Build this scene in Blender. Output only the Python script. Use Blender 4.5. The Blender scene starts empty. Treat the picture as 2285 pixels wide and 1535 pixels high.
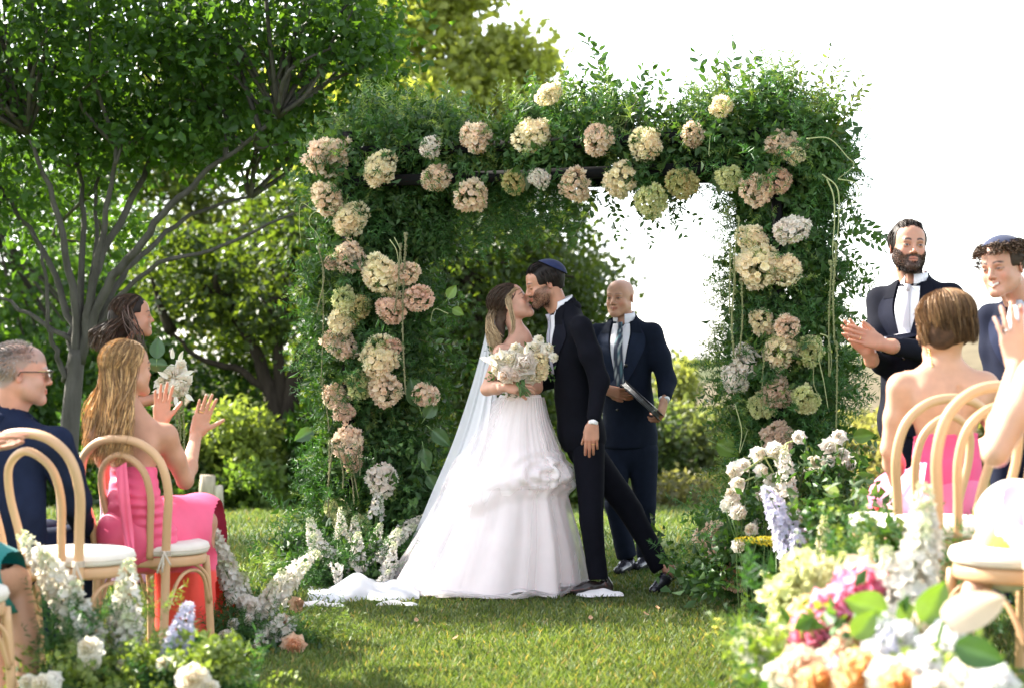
import bpy, math, random
import numpy as np
from mathutils import Vector, Matrix, noise as mnoise
from mathutils.bvhtree import BVHTree
random.seed(7); RNG = np.random.default_rng(7)
SC = bpy.context.scene; COL = SC.collection
R = math.radians; PI = math.pi

# ------------------------------------------------------------------ camera, sky, sun, exposure
FPX = 4126.0; CAMZ = 1.25; HORY = 809.0; CX = 1142.5
cam_data = bpy.data.cameras.new('camera'); cam = bpy.data.objects.new('camera', cam_data); COL.objects.link(cam)
cam.location = (0, 0, CAMZ); cam.rotation_euler = (R(90), 0, 0)
cam_data.sensor_width = 36.0; cam_data.lens = FPX * 36.0 / 2285.0
cam_data.shift_y = (HORY - 767.5) / 2285.0
cam_data.clip_start = 0.1; cam_data.clip_end = 3000
cam_data.dof.use_dof = True; cam_data.dof.focus_distance = 10.15; cam_data.dof.aperture_fstop = 2.7
SC.camera = cam
SUN_DIR = Vector((-0.68, 0.44, 0.62)).normalized()      # towards the sun: from the left and behind the couple
el = math.asin(SUN_DIR.z); az = math.atan2(SUN_DIR.x, SUN_DIR.y)
world = bpy.data.worlds.new('World'); SC.world = world; world.use_nodes = True
wn = world.node_tree; bg = wn.nodes['Background']
sky = wn.nodes.new('ShaderNodeTexSky'); sky.sky_type = 'NISHITA'; sky.sun_disc = False
sky.sun_elevation = el; sky.sun_rotation = az
sky.air_density = 1.0; sky.dust_density = 1.2; sky.ozone_density = 1.0
hs = wn.nodes.new('ShaderNodeHueSaturation'); hs.inputs['Saturation'].default_value = 0.35; wn.links.new(sky.outputs[0], hs.inputs['Color']); wn.links.new(hs.outputs[0], bg.inputs[0]); bg.inputs[1].default_value = 0.14
sun_d = bpy.data.lights.new('sun', 'SUN'); sun = bpy.data.objects.new('sun', sun_d); COL.objects.link(sun)
sun_d.energy = 4.8; sun_d.angle = R(0.5); sun_d.color = (1.0, 0.93, 0.82)
sun.rotation_euler = SUN_DIR.to_track_quat('Z', 'Y').to_euler(); sun.location = (-20, 8, 20)
SC.view_settings.view_transform = 'Standard'; SC.view_settings.look = 'None'
SC.view_settings.exposure = 2.1; SC.view_settings.gamma = 1.0
SC.render.engine = 'CYCLES'
SC.cycles.use_denoising = True
SC.cycles.max_bounces = 7; SC.cycles.diffuse_bounces = 3; SC.cycles.glossy_bounces = 2
SC.cycles.transmission_bounces = 4; SC.cycles.transparent_max_bounces = 10
SC.cycles.caustics_reflective = False; SC.cycles.caustics_refractive = False

# ------------------------------------------------------------------ helpers
def V(*a): return np.array(a, dtype=float)
def at(px, py, Y):
    """photo pixel at depth Y -> point in the place"""
    return np.array(((px - CX) / FPX * Y, Y, CAMZ - (py - HORY) / FPX * Y))
def unit(v):
    v = np.asarray(v, float); return v / (np.linalg.norm(v) + 1e-12)
def smooth01(t):
    t = np.clip(t, 0, 1); return t * t * (3 - 2 * t)
def ground_z(x, y):
    x = np.asarray(x, float); y = np.asarray(y, float)
    z = 0.20 * smooth01((x - 1.0) / 1.2) * smooth01((9.6 - y) / 1.6)
    z = z - 0.54 * smooth01((y - 11.5) / 13.0) - 0.10 * np.maximum(0, y - 21.5) ** 1.0 * smooth01((y - 21.5) / 5)
    return z
def tag(o, label=None, cat=None, group=None, kind=None):
    if label: o['label'] = label
    if cat: o['category'] = cat
    if group: o['group'] = group
    if kind: o['kind'] = kind
    return o
def empty(name, loc=(0, 0, 0), parent=None):
    o = bpy.data.objects.new(name, None); COL.objects.link(o); o.location = loc; o.empty_display_size = .1
    if parent is not None: set_parent(o, parent)
    return o
def thing(name, label, cat, loc=(0, 0, 0), group=None):
    return tag(empty(name, loc), label, cat, group)
def set_parent(o, p):
    o.parent = p
    o.matrix_parent_inverse = Matrix.Identity(4)
def wloc(p):
    """world translation of a (translation-only) parent chain"""
    v = np.zeros(3)
    while p is not None:
        v = v + np.array(p.location); p = p.parent
    return v

class Acc:
    """collects vertices, faces, colours -> ONE mesh"""
    def __init__(s): s.v = []; s.q = []; s.t = []; s.c = []; s.mq = []; s.mt = []; s.n = 0
    def add(s, v, q=None, t=None, c=(1, 1, 1), m=0):
        v = np.asarray(v, float).reshape(-1, 3); n = len(v)
        c = np.asarray(c, float)
        if c.ndim == 1: c = np.tile(c[:3], (n, 1))
        s.v.append(v); s.c.append(c)
        if q is not None and len(q): q = np.asarray(q, int).reshape(-1, 4); s.q.append(q + s.n); s.mq.append(np.full(len(q), m))
        if t is not None and len(t): t = np.asarray(t, int).reshape(-1, 3); s.t.append(t + s.n); s.mt.append(np.full(len(t), m))
        s.n += n
        return s
    def add_many(s, proto, M, T, c=None, cvar=None):
        """proto = (v,q,t,c): instance proto with matrices M (k,3,3) and translations T (k,3); c (k,3) colour multiplier"""
        v, q, t, pc = proto; k = len(T); n = len(v)
        vv = np.einsum('kij,nj->kni', M, v) + T[:, None, :]
        cc = np.broadcast_to(pc, (k, n, 3)) if pc.ndim == 2 else np.tile(pc, (k, n, 1))
        if c is not None: cc = cc * c[:, None, :]
        off = (np.arange(k) * n)[:, None, None]
        s.v.append(vv.reshape(-1, 3)); s.c.append(cc.reshape(-1, 3))
        if len(q): a = (q[None] + off).reshape(-1, 4) + s.n; s.q.append(a); s.mq.append(np.zeros(len(a), int))
        if len(t): a = (t[None] + off).reshape(-1, 3) + s.n; s.t.append(a); s.mt.append(np.zeros(len(a), int))
        s.n += k * n
        return s
    def arrays(s):
        v = np.concatenate(s.v) if s.v else np.zeros((0, 3)); c = np.concatenate(s.c) if s.c else np.zeros((0, 3))
        q = np.concatenate(s.q) if s.q else np.zeros((0, 4), int); t = np.concatenate(s.t) if s.t else np.zeros((0, 3), int)
        return v, q, t, c
    def mesh(s, name, mats, smooth=True, origin=None):
        v, q, t, c = s.arrays()
        if origin is not None: v = v - np.asarray(origin)
        me = bpy.data.meshes.new(name)
        nq, nt = len(q), len(t)
        me.vertices.add(len(v)); me.vertices.foreach_set('co', v.astype(np.float32).ravel())
        me.loops.add(nq * 4 + nt * 3)
        me.loops.foreach_set('vertex_index', np.concatenate([q.ravel(), t.ravel()]).astype(np.int32))
        me.polygons.add(nq + nt)
        ls = np.concatenate([np.arange(nq) * 4, nq * 4 + np.arange(nt) * 3]).astype(np.int32)
        me.polygons.foreach_set('loop_start', ls)
        if isinstance(mats, bpy.types.Material): mats = [mats]
        for m in mats: me.materials.append(m)
        mi = np.concatenate([np.concatenate(s.mq) if s.mq else np.zeros(0, int), np.concatenate(s.mt) if s.mt else np.zeros(0, int)]).astype(np.int32)
        me.polygons.foreach_set('material_index', mi)
        if smooth: me.polygons.foreach_set('use_smooth', np.ones(nq + nt, bool))
        a = me.attributes.new('Col', 'FLOAT_COLOR', 'POINT')
        a.data.foreach_set('color', np.concatenate([c, np.ones((len(c), 1))], 1).astype(np.float32).ravel())
        me.update(calc_edges=True)
        return me
    def build(s, name, mats, parent=None, smooth=True, local=False):
        """local=False: vertices are in world space; the object sits at its parent's origin or the world's"""
        me = s.mesh(name, mats, smooth, None if (local or parent is None) else wloc(parent))
        o = bpy.data.objects.new(name, me); COL.objects.link(o)
        if parent is not None: set_parent(o, parent)
        return o
def inst(name, me, loc, rot=None, scale=1.0, parent=None):
    """an object sharing mesh data; loc in world space; rot a 3x3 numpy matrix"""
    o = bpy.data.objects.new(name, me); COL.objects.link(o)
    L = np.asarray(loc, float)
    if parent is not None: set_parent(o, parent); L = L - wloc(parent)
    M = Matrix.Identity(4) if rot is None else Matrix([list(map(float, r)) for r in rot]).to_4x4()
    sc = (scale, scale, scale) if np.isscalar(scale) else scale
    o.matrix_basis = Matrix.Translation(Vector(L)) @ M @ Matrix.Diagonal((*sc, 1))
    return o

def frames(P):
    P = np.asarray(P, float); n = len(P)
    T = np.gradient(P, axis=0); T /= (np.linalg.norm(T, axis=1, keepdims=True) + 1e-12)
    u = np.cross(T[0], (0, 0, 1.0)) if abs(T[0][2]) < .9 else np.cross(T[0], (1.0, 0, 0))
    u = unit(u); U = np.zeros_like(P); W = np.zeros_like(P)
    for i in range(n):
        u = u - T[i] * np.dot(u, T[i]); u = unit(u); U[i] = u; W[i] = np.cross(T[i], u)
    return T, U, W
def tube(P, r, seg=8, cap=True, flat=1.0):
    P = np.asarray(P, float); n = len(P); r = np.broadcast_to(np.asarray(r, float), (n,))
    T, U, W = frames(P)
    a = np.linspace(0, 2 * PI, seg, endpoint=False)
    v = P[:, None] + r[:, None, None] * (np.cos(a)[None, :, None] * U[:, None] + flat * np.sin(a)[None, :, None] * W[:, None])
    v = v.reshape(-1, 3)
    i = np.arange(n - 1)[:, None] * seg; j = np.arange(seg)[None]; k = (j + 1) % seg
    q = np.stack([i + j, i + k, i + seg + k, i + seg + j], -1).reshape(-1, 4)
    t = []
    if cap:
        v = np.concatenate([v, P[:1], P[-1:]]); b = n * seg
        for j in range(seg):
            t.append((b, (j + 1) % seg, j)); t.append((b + 1, b - seg + j, b - seg + (j + 1) % seg))
    return v, q, np.array(t, int).reshape(-1, 3)
def add_tube(acc, P, r, seg=8, c=(1, 1, 1), m=0, cap=True, flat=1.0):
    v, q, t = tube(P, r, seg, cap, flat); acc.add(v, q, t, c, m)
def catmull(P, n=8):
    P = np.asarray(P, float); Q = np.vstack([2 * P[0] - P[1], P, 2 * P[-1] - P[-2]]); out = []
    for i in range(1, len(Q) - 2):
        t = np.linspace(0, 1, n, endpoint=False)[:, None]
        a, b, c, d = Q[i - 1], Q[i], Q[i + 1], Q[i + 2]
        out.append(.5 * (2 * b + (c - a) * t + (2 * a - 5 * b + 4 * c - d) * t ** 2 + (-a + 3 * b - 3 * c + d) * t ** 3))
    out.append(P[-1:]); return np.vstack(out)
def grid_quads(nu, nv, wrap=False):
    i = np.arange(nu - 1)[:, None] * nv; j = np.arange(nv if wrap else nv - 1)[None]; k = (j + 1) % nv
    return np.stack([i + j, i + k, i + nv + k, i + nv + j], -1).reshape(-1, 4)
def box(acc, c, s, rot=None, col=(1, 1, 1), m=0, bev=0.0):
    x, y, z = np.array(s) / 2.0
    v = np.array([(a * x, b * y, d * z) for a in (-1, 1) for b in (-1, 1) for d in (-1, 1)], float)
    q = [(0, 1, 3, 2), (4, 6, 7, 5), (0, 4, 5, 1), (2, 3, 7, 6), (0, 2, 6, 4), (1, 5, 7, 3)]
    if rot is not None: v = v @ np.asarray(rot).T
    acc.add(v + np.asarray(c), q, None, col, m)
def rotm(axis, ang):
    axis = unit(axis); x, y, z = axis; c, s = math.cos(ang), math.sin(ang); C = 1 - c
    return np.array([[c + x * x * C, x * y * C - z * s, x * z * C + y * s], [y * x * C + z * s, c + y * y * C, y * z * C - x * s], [z * x * C - y * s, z * y * C + x * s, c + z * z * C]])
def basis(z, x=None):
    """3x3 with columns x,y,z; z given"""
    z = unit(z)
    if x is None: x = (1, 0, 0) if abs(z[0]) < .8 else (0, 1, 0)
    y = unit(np.cross(z, x)); x = np.cross(y, z)
    return np.stack([x, y, z], 1)
def rand_rots(k, rng, tilt=None):
    """k random rotation matrices"""
    q = rng.normal(size=(k, 4)); q /= np.linalg.norm(q, axis=1, keepdims=True)
    w, x, y, z = q.T
    return np.stack([1 - 2 * (y * y + z * z), 2 * (x * y - z * w), 2 * (x * z + y * w), 2 * (x * y + z * w), 1 - 2 * (x * x + z * z), 2 * (y * z - x * w), 2 * (x * z - y * w), 2 * (y * z + x * w), 1 - 2 * (x * x + y * y)], 1).reshape(k, 3, 3)
def fbm(P, f, seed=0, oct=3):
    """cheap smooth noise on (n,3) points, about -1..1"""
    rg = np.random.default_rng(1000 + seed); P = np.asarray(P, float); out = np.zeros(P.shape[0]); amp = 1; tot = 0
    for o in range(oct):
        for k in range(3):
            d = rg.normal(size=3); d = d / np.linalg.norm(d) * f * 2 ** o * rg.uniform(.7, 1.3)
            e = rg.normal(size=3); e = e / np.linalg.norm(e) * f * 2 ** o * .6
            out += amp * np.sin(P @ d + rg.uniform(0, 6.28) + 1.3 * np.sin(P @ e + rg.uniform(0, 6.28)))
        tot += amp * 2.0; amp *= .5
    return out / tot

# ------------------------------------------------------------------ materials
def nt_mat(name):
    m = bpy.data.materials.new(name); m.use_nodes = True; nt = m.node_tree; nt.nodes.clear()
    out = nt.nodes.new('ShaderNodeOutputMaterial'); return m, nt, out
def _vc(nt, col, vc=True, scale=8.0, var=0.15, stretch=None):
    """colour * vertex colour * noise variation"""
    N = nt.nodes; L = nt.links
    tc = N.new('ShaderNodeTexCoord'); mp = N.new('ShaderNodeMapping'); L.new(tc.outputs['Object'], mp.inputs[0])
    if stretch: mp.inputs['Scale'].default_value = stretch
    nz = N.new('ShaderNodeTexNoise'); nz.inputs['Scale'].default_value = scale; nz.inputs['Detail'].default_value = 4
    L.new(mp.outputs[0], nz.inputs['Vector'])
    mr = N.new('ShaderNodeMapRange'); mr.inputs[1].default_value = .3; mr.inputs[2].default_value = .7
    mr.inputs[3].default_value = 1 - var; mr.inputs[4].default_value = 1 + var
    L.new(nz.outputs[0], mr.inputs[0])
    m1 = N.new('ShaderNodeMix'); m1.data_type = 'RGBA'; m1.blend_type = 'MULTIPLY'; m1.inputs[0].default_value = 1
    m1.inputs[6].default_value = (*col, 1)
    L.new(mr.outputs[0], m1.inputs[7])
    res = m1.outputs[2]
    if vc:
        a = N.new('ShaderNodeAttribute'); a.attribute_name = 'Col'
        m2 = N.new('ShaderNodeMix'); m2.data_type = 'RGBA'; m2.blend_type = 'MULTIPLY'; m2.inputs[0].default_value = 1
        L.new(res, m2.inputs[6]); L.new(a.outputs['Color'], m2.inputs[7]); res = m2.outputs[2]
    return res, mp
def bump(nt, scale, strength, dist=.01, stretch=None, kind='noise'):
    N = nt.nodes; L = nt.links
    tc = N.new('ShaderNodeTexCoord'); mp = N.new('ShaderNodeMapping'); L.new(tc.outputs['Object'], mp.inputs[0])
    if stretch: mp.inputs['Scale'].default_value = stretch
    if kind == 'noise':
        nz = N.new('ShaderNodeTexNoise'); nz.inputs['Scale'].default_value = scale; nz.inputs['Detail'].default_value = 5; o = nz.outputs[0]
    else:
        nz = N.new('ShaderNodeTexVoronoi'); nz.inputs['Scale'].default_value = scale; o = nz.outputs[0]
    L.new(mp.outputs[0], nz.inputs['Vector'])
    b = N.new('ShaderNodeBump'); b.inputs['Strength'].default_value = strength; b.inputs['Distance'].default_value = dist
    L.new(o, b.inputs['Height']); return b.outputs[0]
def mat(name, col, rough=.6, var=.12, scale=8, bmp=None, spec=.5, metal=0, sheen=0, sss=0, stretch=None, vc=True):
    m, nt, out = nt_mat(name)
    p = nt.nodes.new('ShaderNodeBsdfPrincipled'); c, _ = _vc(nt, col, vc, scale, var, stretch)
    nt.links.new(c, p.inputs['Base Color']); p.inputs['Roughness'].default_value = rough
    p.inputs['Specular IOR Level'].default_value = spec; p.inputs['Metallic'].default_value = metal
    if sheen: p.inputs['Sheen Weight'].default_value = sheen; p.inputs['Sheen Roughness'].default_value = .5
    if sss:
        p.inputs['Subsurface Weight'].default_value = sss; p.inputs['Subsurface Radius'].default_value = (.012, .004, .002); p.inputs['Subsurface Scale'].default_value = 1.0
    if bmp: nt.links.new(bump(nt, *bmp), p.inputs['Normal'])
    nt.links.new(p.outputs[0], out.inputs[0]); return m
def leaf_mat(name, col, trans=.4, tcol=None, rough=.45, var=.25, scale=3.0, spec=.4, vc=True, bmp=None):
    """thin sheet: reflects and lets light through"""
    m, nt, out = nt_mat(name); N = nt.nodes; L = nt.links
    c, _ = _vc(nt, col, vc, scale, var)
    p = N.new('ShaderNodeBsdfPrincipled'); L.new(c, p.inputs['Base Color']); p.inputs['Roughness'].default_value = rough
    p.inputs['Specular IOR Level'].default_value = spec
    t = N.new('ShaderNodeBsdfTranslucent')
    if tcol is None: tcol = (1, 1, 1)
    mm = N.new('ShaderNodeMix'); mm.data_type = 'RGBA'; mm.blend_type = 'MULTIPLY'; mm.inputs[0].default_value = 1
    L.new(c, mm.inputs[6]); mm.inputs[7].default_value = (*tcol, 1); L.new(mm.outputs[2], t.inputs[0])
    if bmp: b = bump(nt, *bmp); L.new(b, p.inputs['Normal'])
    mx = N.new('ShaderNodeMixShader'); mx.inputs[0].default_value = trans
    L.new(p.outputs[0], mx.inputs[1]); L.new(t.outputs[0], mx.inputs[2]); L.new(mx.outputs[0], out.inputs[0]); return m
# ------------------------------------------------------------------ smooth solid modelling: a field of blended limbs, meshed once
class Field:
    def __init__(s, lo, hi, h):
        s.lo = np.array(lo, float); s.h = h; s.n = np.ceil((np.array(hi) - s.lo) / h).astype(int) + 1
        s.d = np.full(s.n, 1.0, np.float32)
    def _sub(s, lo, hi):
        a = np.clip(np.floor((lo - s.lo) / s.h).astype(int), 0, s.n); b = np.clip(np.ceil((hi - s.lo) / s.h).astype(int) + 1, 0, s.n)
        if np.any(b <= a): return None
        sl = tuple(slice(i, j) for i, j in zip(a, b))
        ax = [(s.lo[i] + s.h * np.arange(a[i], b[i])).astype(np.float32) for i in range(3)]
        return sl, ax
    def _apply(s, sl, d, k, op):
        o = s.d[sl]
        if op == 'sub':
            d = -d
            m = np.maximum(o, d) if k <= 0 else np.maximum(o, d) + np.maximum(k - np.abs(o - d), 0) ** 2 * .25 / k
            s.d[sl] = m
        else:
            m = np.minimum(o, d) if k <= 0 else np.minimum(o, d) - np.maximum(k - np.abs(o - d), 0) ** 2 * .25 / k
            s.d[sl] = m
    def cap(s, a, b, ra, rb=None, k=.01, flat=None, op='add'):
        """tapered limb a->b; flat=(direction, factor): thinner along direction"""
        rb = ra if rb is None else rb
        a = np.asarray(a, float); b = np.asarray(b, float); rm = max(ra, rb); pad = rm + k + 4 * s.h
        r = s._sub(np.minimum(a, b) - pad, np.maximum(a, b) + pad)
        if r is None: return s
        sl, (X, Y, Z) = r
        px = X[:, None, None] - a[0]; py = Y[None, :, None] - a[1]; pz = Z[None, None, :] - a[2]; ba = b - a
        fs = 1.0
        if flat is not None:
            n = unit(flat[0]); f = 1.0 / flat[1] - 1.0
            dn = px * n[0] + py * n[1] + pz * n[2]
            px = px + f * dn * n[0]; py = py + f * dn * n[1]; pz = pz + f * dn * n[2]
            ba = ba + f * np.dot(ba, n) * n; fs = (1 + flat[1]) / 2 if flat[1] < 1 else 1.0
        l2 = float(ba @ ba) + 1e-12
        t = np.clip((px * ba[0] + py * ba[1] + pz * ba[2]) / l2, 0, 1)
        d = np.sqrt((px - t * ba[0]) ** 2 + (py - t * ba[1]) ** 2 + (pz - t * ba[2]) ** 2) - (ra + (rb - ra) * t)
        s._apply(sl, (d * fs).astype(np.float32), k, op); return s
    def ell(s, c, r, M=None, k=.01, op='add'):
        c = np.asarray(c, float); r = np.asarray(r, float); pad = r.max() + k + 4 * s.h
        q = s._sub(c - pad, c + pad)
        if q is None: return s
        sl, (X, Y, Z) = q
        px = X[:, None, None] - c[0]; py = Y[None, :, None] - c[1]; pz = Z[None, None, :] - c[2]
        if M is None: u, v, w = px, py, pz
        else: u, v, w = [px * M[0, i] + py * M[1, i] + pz * M[2, i] for i in range(3)]
        k0 = np.sqrt((u / r[0]) ** 2 + (v / r[1]) ** 2 + (w / r[2]) ** 2)
        k1 = np.sqrt((u / r[0] ** 2) ** 2 + (v / r[1] ** 2) ** 2 + (w / r[2] ** 2) ** 2) + 1e-9
        s._apply(sl, (k0 * (k0 - 1) / k1).astype(np.float32), k, op); return s
    def bx(s, c, half, M=None, r=.005, k=.005, op='add'):
        c = np.asarray(c, float); half = np.asarray(half, float); pad = np.linalg.norm(half) + k + 4 * s.h
        q = s._sub(c - pad, c + pad)
        if q is None: return s
        sl, (X, Y, Z) = q
        px = X[:, None, None] - c[0]; py = Y[None, :, None] - c[1]; pz = Z[None, None, :] - c[2]
        if M is None: uvw = [px + 0 * py + 0 * pz, py + 0 * px + 0 * pz, pz + 0 * px + 0 * py]
        else: uvw = [px * M[0, i] + py * M[1, i] + pz * M[2, i] for i in range(3)]
        q3 = [np.abs(u) - (hh - r) for u, hh in zip(uvw, half)]
        d = np.sqrt(sum(np.maximum(x, 0) ** 2 for x in q3)) + np.minimum(np.maximum(np.maximum(q3[0], q3[1]), q3[2]), 0) - r
        s._apply(sl, d.astype(np.float32), k, op); return s
    def plane_cut(s, p, n):
        """removes what lies on the side n points to"""
        n = unit(n); X, Y, Z = [(s.lo[i] + s.h * np.arange(s.n[i])).astype(np.float32) for i in range(3)]
        d = (X[:, None, None] - p[0]) * n[0] + (Y[None, :, None] - p[1]) * n[1] + (Z[None, None, :] - p[2]) * n[2]
        s.d = np.maximum(s.d, d.astype(np.float32)); return s
    def mesh(s, smooth=1):
        """surface nets -> verts, quads"""
        D = s.d; I = D < 0
        cnt = np.zeros(np.array(D.shape) - 1, np.int8)
        for dx in (0, 1):
            for dy in (0, 1):
                for dz in (0, 1):
                    cnt += I[dx:D.shape[0] - 1 + dx, dy:D.shape[1] - 1 + dy, dz:D.shape[2] - 1 + dz]
        cells = np.argwhere((cnt > 0) & (cnt < 8)); m = len(cells)
        if m == 0: return np.zeros((0, 3)), np.zeros((0, 4), int)
        idx = np.full(cnt.shape, -1, np.int32); idx[tuple(cells.T)] = np.arange(m)
        cor = np.array([(a, b, c) for a in (0, 1) for b in (0, 1) for c in (0, 1)])
        dv = np.stack([D[tuple((cells + c).T)] for c in cor], 1)
        acc = np.zeros((m, 3)); w = np.zeros(m)
        for i in range(8):
            for j in range(i + 1, 8):
                if np.abs(cor[i] - cor[j]).sum() != 1: continue
                di, dj = dv[:, i], dv[:, j]; x = (di < 0) != (dj < 0)
                t = di / np.where(x, di - dj, 1)
                p = cor[i][None] + t[:, None] * (cor[j] - cor[i])[None]
                acc += np.where(x[:, None], p, 0); w += x
        vert = (cells + acc / w[:, None]) * s.h + s.lo
        quads = []
        for ax in range(3):
            b, c = [(1, 2), (2, 0), (0, 1)][ax]
            sl0 = [slice(None)] * 3; sl1 = [slice(None)] * 3
            sl0[ax] = slice(0, D.shape[ax] - 1); sl1[ax] = slice(1, D.shape[ax])
            for bb in (b, c): sl0[bb] = slice(1, D.shape[bb] - 1); sl1[bb] = slice(1, D.shape[bb] - 1)
            a0, a1 = I[tuple(sl0)], I[tuple(sl1)]
            for flip, msk in ((0, a0 & ~a1), (1, ~a0 & a1)):
                e = np.argwhere(msk)
                if len(e) == 0: continue
                e[:, b] += 1; e[:, c] += 1
                def cell(db, dc):
                    f = e.copy(); f[:, b] -= db; f[:, c] -= dc; return idx[tuple(f.T)]
                q = np.stack([cell(1, 1), cell(0, 1), cell(0, 0), cell(1, 0)], 1)
                quads.append(q[:, ::-1] if flip else q)
        q = np.concatenate(quads); q = q[(q >= 0).all(1)]
        used = np.unique(q); mp = np.full(m, -1); mp[used] = np.arange(len(used)); vert = vert[used]; q = mp[q]
        for _ in range(smooth): vert = lap(vert, q, .5)
        return vert, q
def lap(v, q, f=.5):
    n = len(v); s = np.zeros((n, 3)); c = np.zeros(n)
    for i in range(4):
        a, b = q[:, i], q[:, (i + 1) % 4]
        for k in range(3): s[:, k] += np.bincount(a, v[b, k], n) + np.bincount(b, v[a, k], n)
        c += np.bincount(a, minlength=n) + np.bincount(b, minlength=n)
    return v * (1 - f) + f * s / np.maximum(c, 1)[:, None]
def vnormals(v, q):
    a = np.cross(v[q[:, 2]] - v[q[:, 0]], v[q[:, 3]] - v[q[:, 1]]); n = np.zeros_like(v)
    for i in range(4):
        for k in range(3): n[:, k] += np.bincount(q[:, i], a[:, k], len(v))
    return n / (np.linalg.norm(n, axis=1, keepdims=True) + 1e-12)
class Frame:
    """local frame: columns right, forward, up; origin o; scale s. World = o + s*(M @ p)"""
    def __init__(s, o, M, sc=1.0): s.o = np.asarray(o, float); s.M = np.asarray(M, float); s.s = sc
    def __call__(s, *p): p = p[0] if len(p) == 1 else p; return s.o + s.s * (s.M @ np.asarray(p, float))
    def pts(s, P): return s.o + s.s * (np.asarray(P, float) @ s.M.T)
    def inv(s, P): return (np.asarray(P, float) - s.o) @ s.M / s.s
    def d(s, *p): p = p[0] if len(p) == 1 else p; return s.M @ np.asarray(p, float)
def facing(o, yaw, pitch=0, roll=0, sc=1.0):
    """yaw in degrees: the direction the front points, 0 = away from the camera (+Y), 90 = +X (right), 180 = to the camera. pitch up positive; roll: head tips to its right"""
    y = R(yaw); f = np.array((math.sin(y), math.cos(y), 0.0)); r = np.array((math.cos(y), -math.sin(y), 0.0)); u = np.array((0, 0, 1.0))
    M = np.stack([r, f, u], 1)
    M = M @ rotm((1, 0, 0), R(pitch)) @ rotm((0, 1, 0), R(roll))
    return Frame(o, M, sc)
# ------------------------------------------------------------------ people
def head_prims(f, F, fem=False, smile=0.0, chin=1.0, neck=None, ears=True, open_=0.0):
    """adds a head to field f, in head frame F (origin mid-skull, x right, y front, z up)"""
    s = F.s; A = lambda *p: F(*p); E = lambda c, r, k=.01, op='add', M=F.M: f.ell(F(*c), np.array(r) * s, M, k * s, op)
    w = .93 if fem else 1.0
    E((0, -.016, .030), (.075 * w, .093, .077), .01)
    E((0, .028, -.022), (.064 * w, .066, .084), .03)
    E((0, .040, .045), (.056 * w, .052, .050), .03)
    E((0, .052, -.060), (.037 * w, .040, .036), .025)
    for sx in (-1, 1): E((sx * .035 * w, .030, -.062), (.026, .040, .034), .02)
    for sx in (-1, 1):
        f.cap(A(sx * .050 * w, .005, -.052), A(sx * .016 * w, .074, -.098), .021 * s, .016 * s, .03 * s)
        E((sx * .041 * w, .060, -.034), (.021, .022, .022), .02)
    f.cap(A(-.010 * w, .083, -.099 * chin), A(.010 * w, .083, -.099 * chin), .0155 * s, k=.018 * s)
    f.cap(A(-.034, .086, .016), A(.034, .086, .016), (.0085 if fem else .0115) * s, k=.016 * s)
    for sx in (-1, 1):
        E((sx * .031, .101, -.003), (.0165, .014, .0105), .012, 'sub')
        E((sx * .031, .0800, -.003), (.0150, .0140, .0125), .002)
    nw = .8 if fem else 1.0
    f.cap(A(0, .092, .008), A(0, .111, -.029), .0068 * nw * s, .0105 * nw * s, .012 * s)
    E((0, .109, -.0335), (.0095 * nw, .0115, .0085), .007)
    for sx in (-1, 1):
        E((sx * .0125 * nw, .098, -.036), (.0072, .0095, .0072), .006)
        E((sx * .0062, .106, -.0435), (.0033, .005, .003), .001, 'sub')
    # lips
    up = smile * .006; wd = .021 + .007 * smile
    for z, r in ((-.0595, .0048), (-.0705 - open_ * .006, .0058)):
        f.cap(A(0, .0985, z), A(wd, .088 - .002 * smile, -.064 + up), r * s, .0025 * s, .004 * s)
        f.cap(A(0, .0985, z), A(-wd, .088 - .002 * smile, -.064 + up), r * s, .0025 * s, .004 * s)
    f.cap(A(-wd * .8, .1045, -.0648 - open_ * .003 + up * .5), A(wd * .8, .1045, -.0648 - open_ * .003 + up * .5), (.0018 + open_ * .004) * s, k=.002 * s, op='sub')
    if ears:
        for sx in (-1, 1):
            Me = F.M @ rotm((0, 0, 1), R(sx * -22)) @ rotm((1, 0, 0), R(-12))
            f.ell(F(sx * .0755 * w, -.012, -.012), np.array((.0065, .015, .027)) * s, Me, .007 * s)
            f.ell(F(sx * .0815 * w, -.008, -.010), np.array((.0045, .0080, .015)) * s, Me, .003 * s, 'sub')
    if neck is not None:
        f.cap(F(0, -.026, -.050), neck, (.045 if fem else .054) * s, (.047 if fem else .058) * s, .02 * s)
        if not fem: f.cap(F(0, .036, -.115), F(0, .022, -.16), .010 * s, .006 * s, .015 * s)
def ss(a, b, x): return smooth01((x - a) / (b - a))
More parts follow.
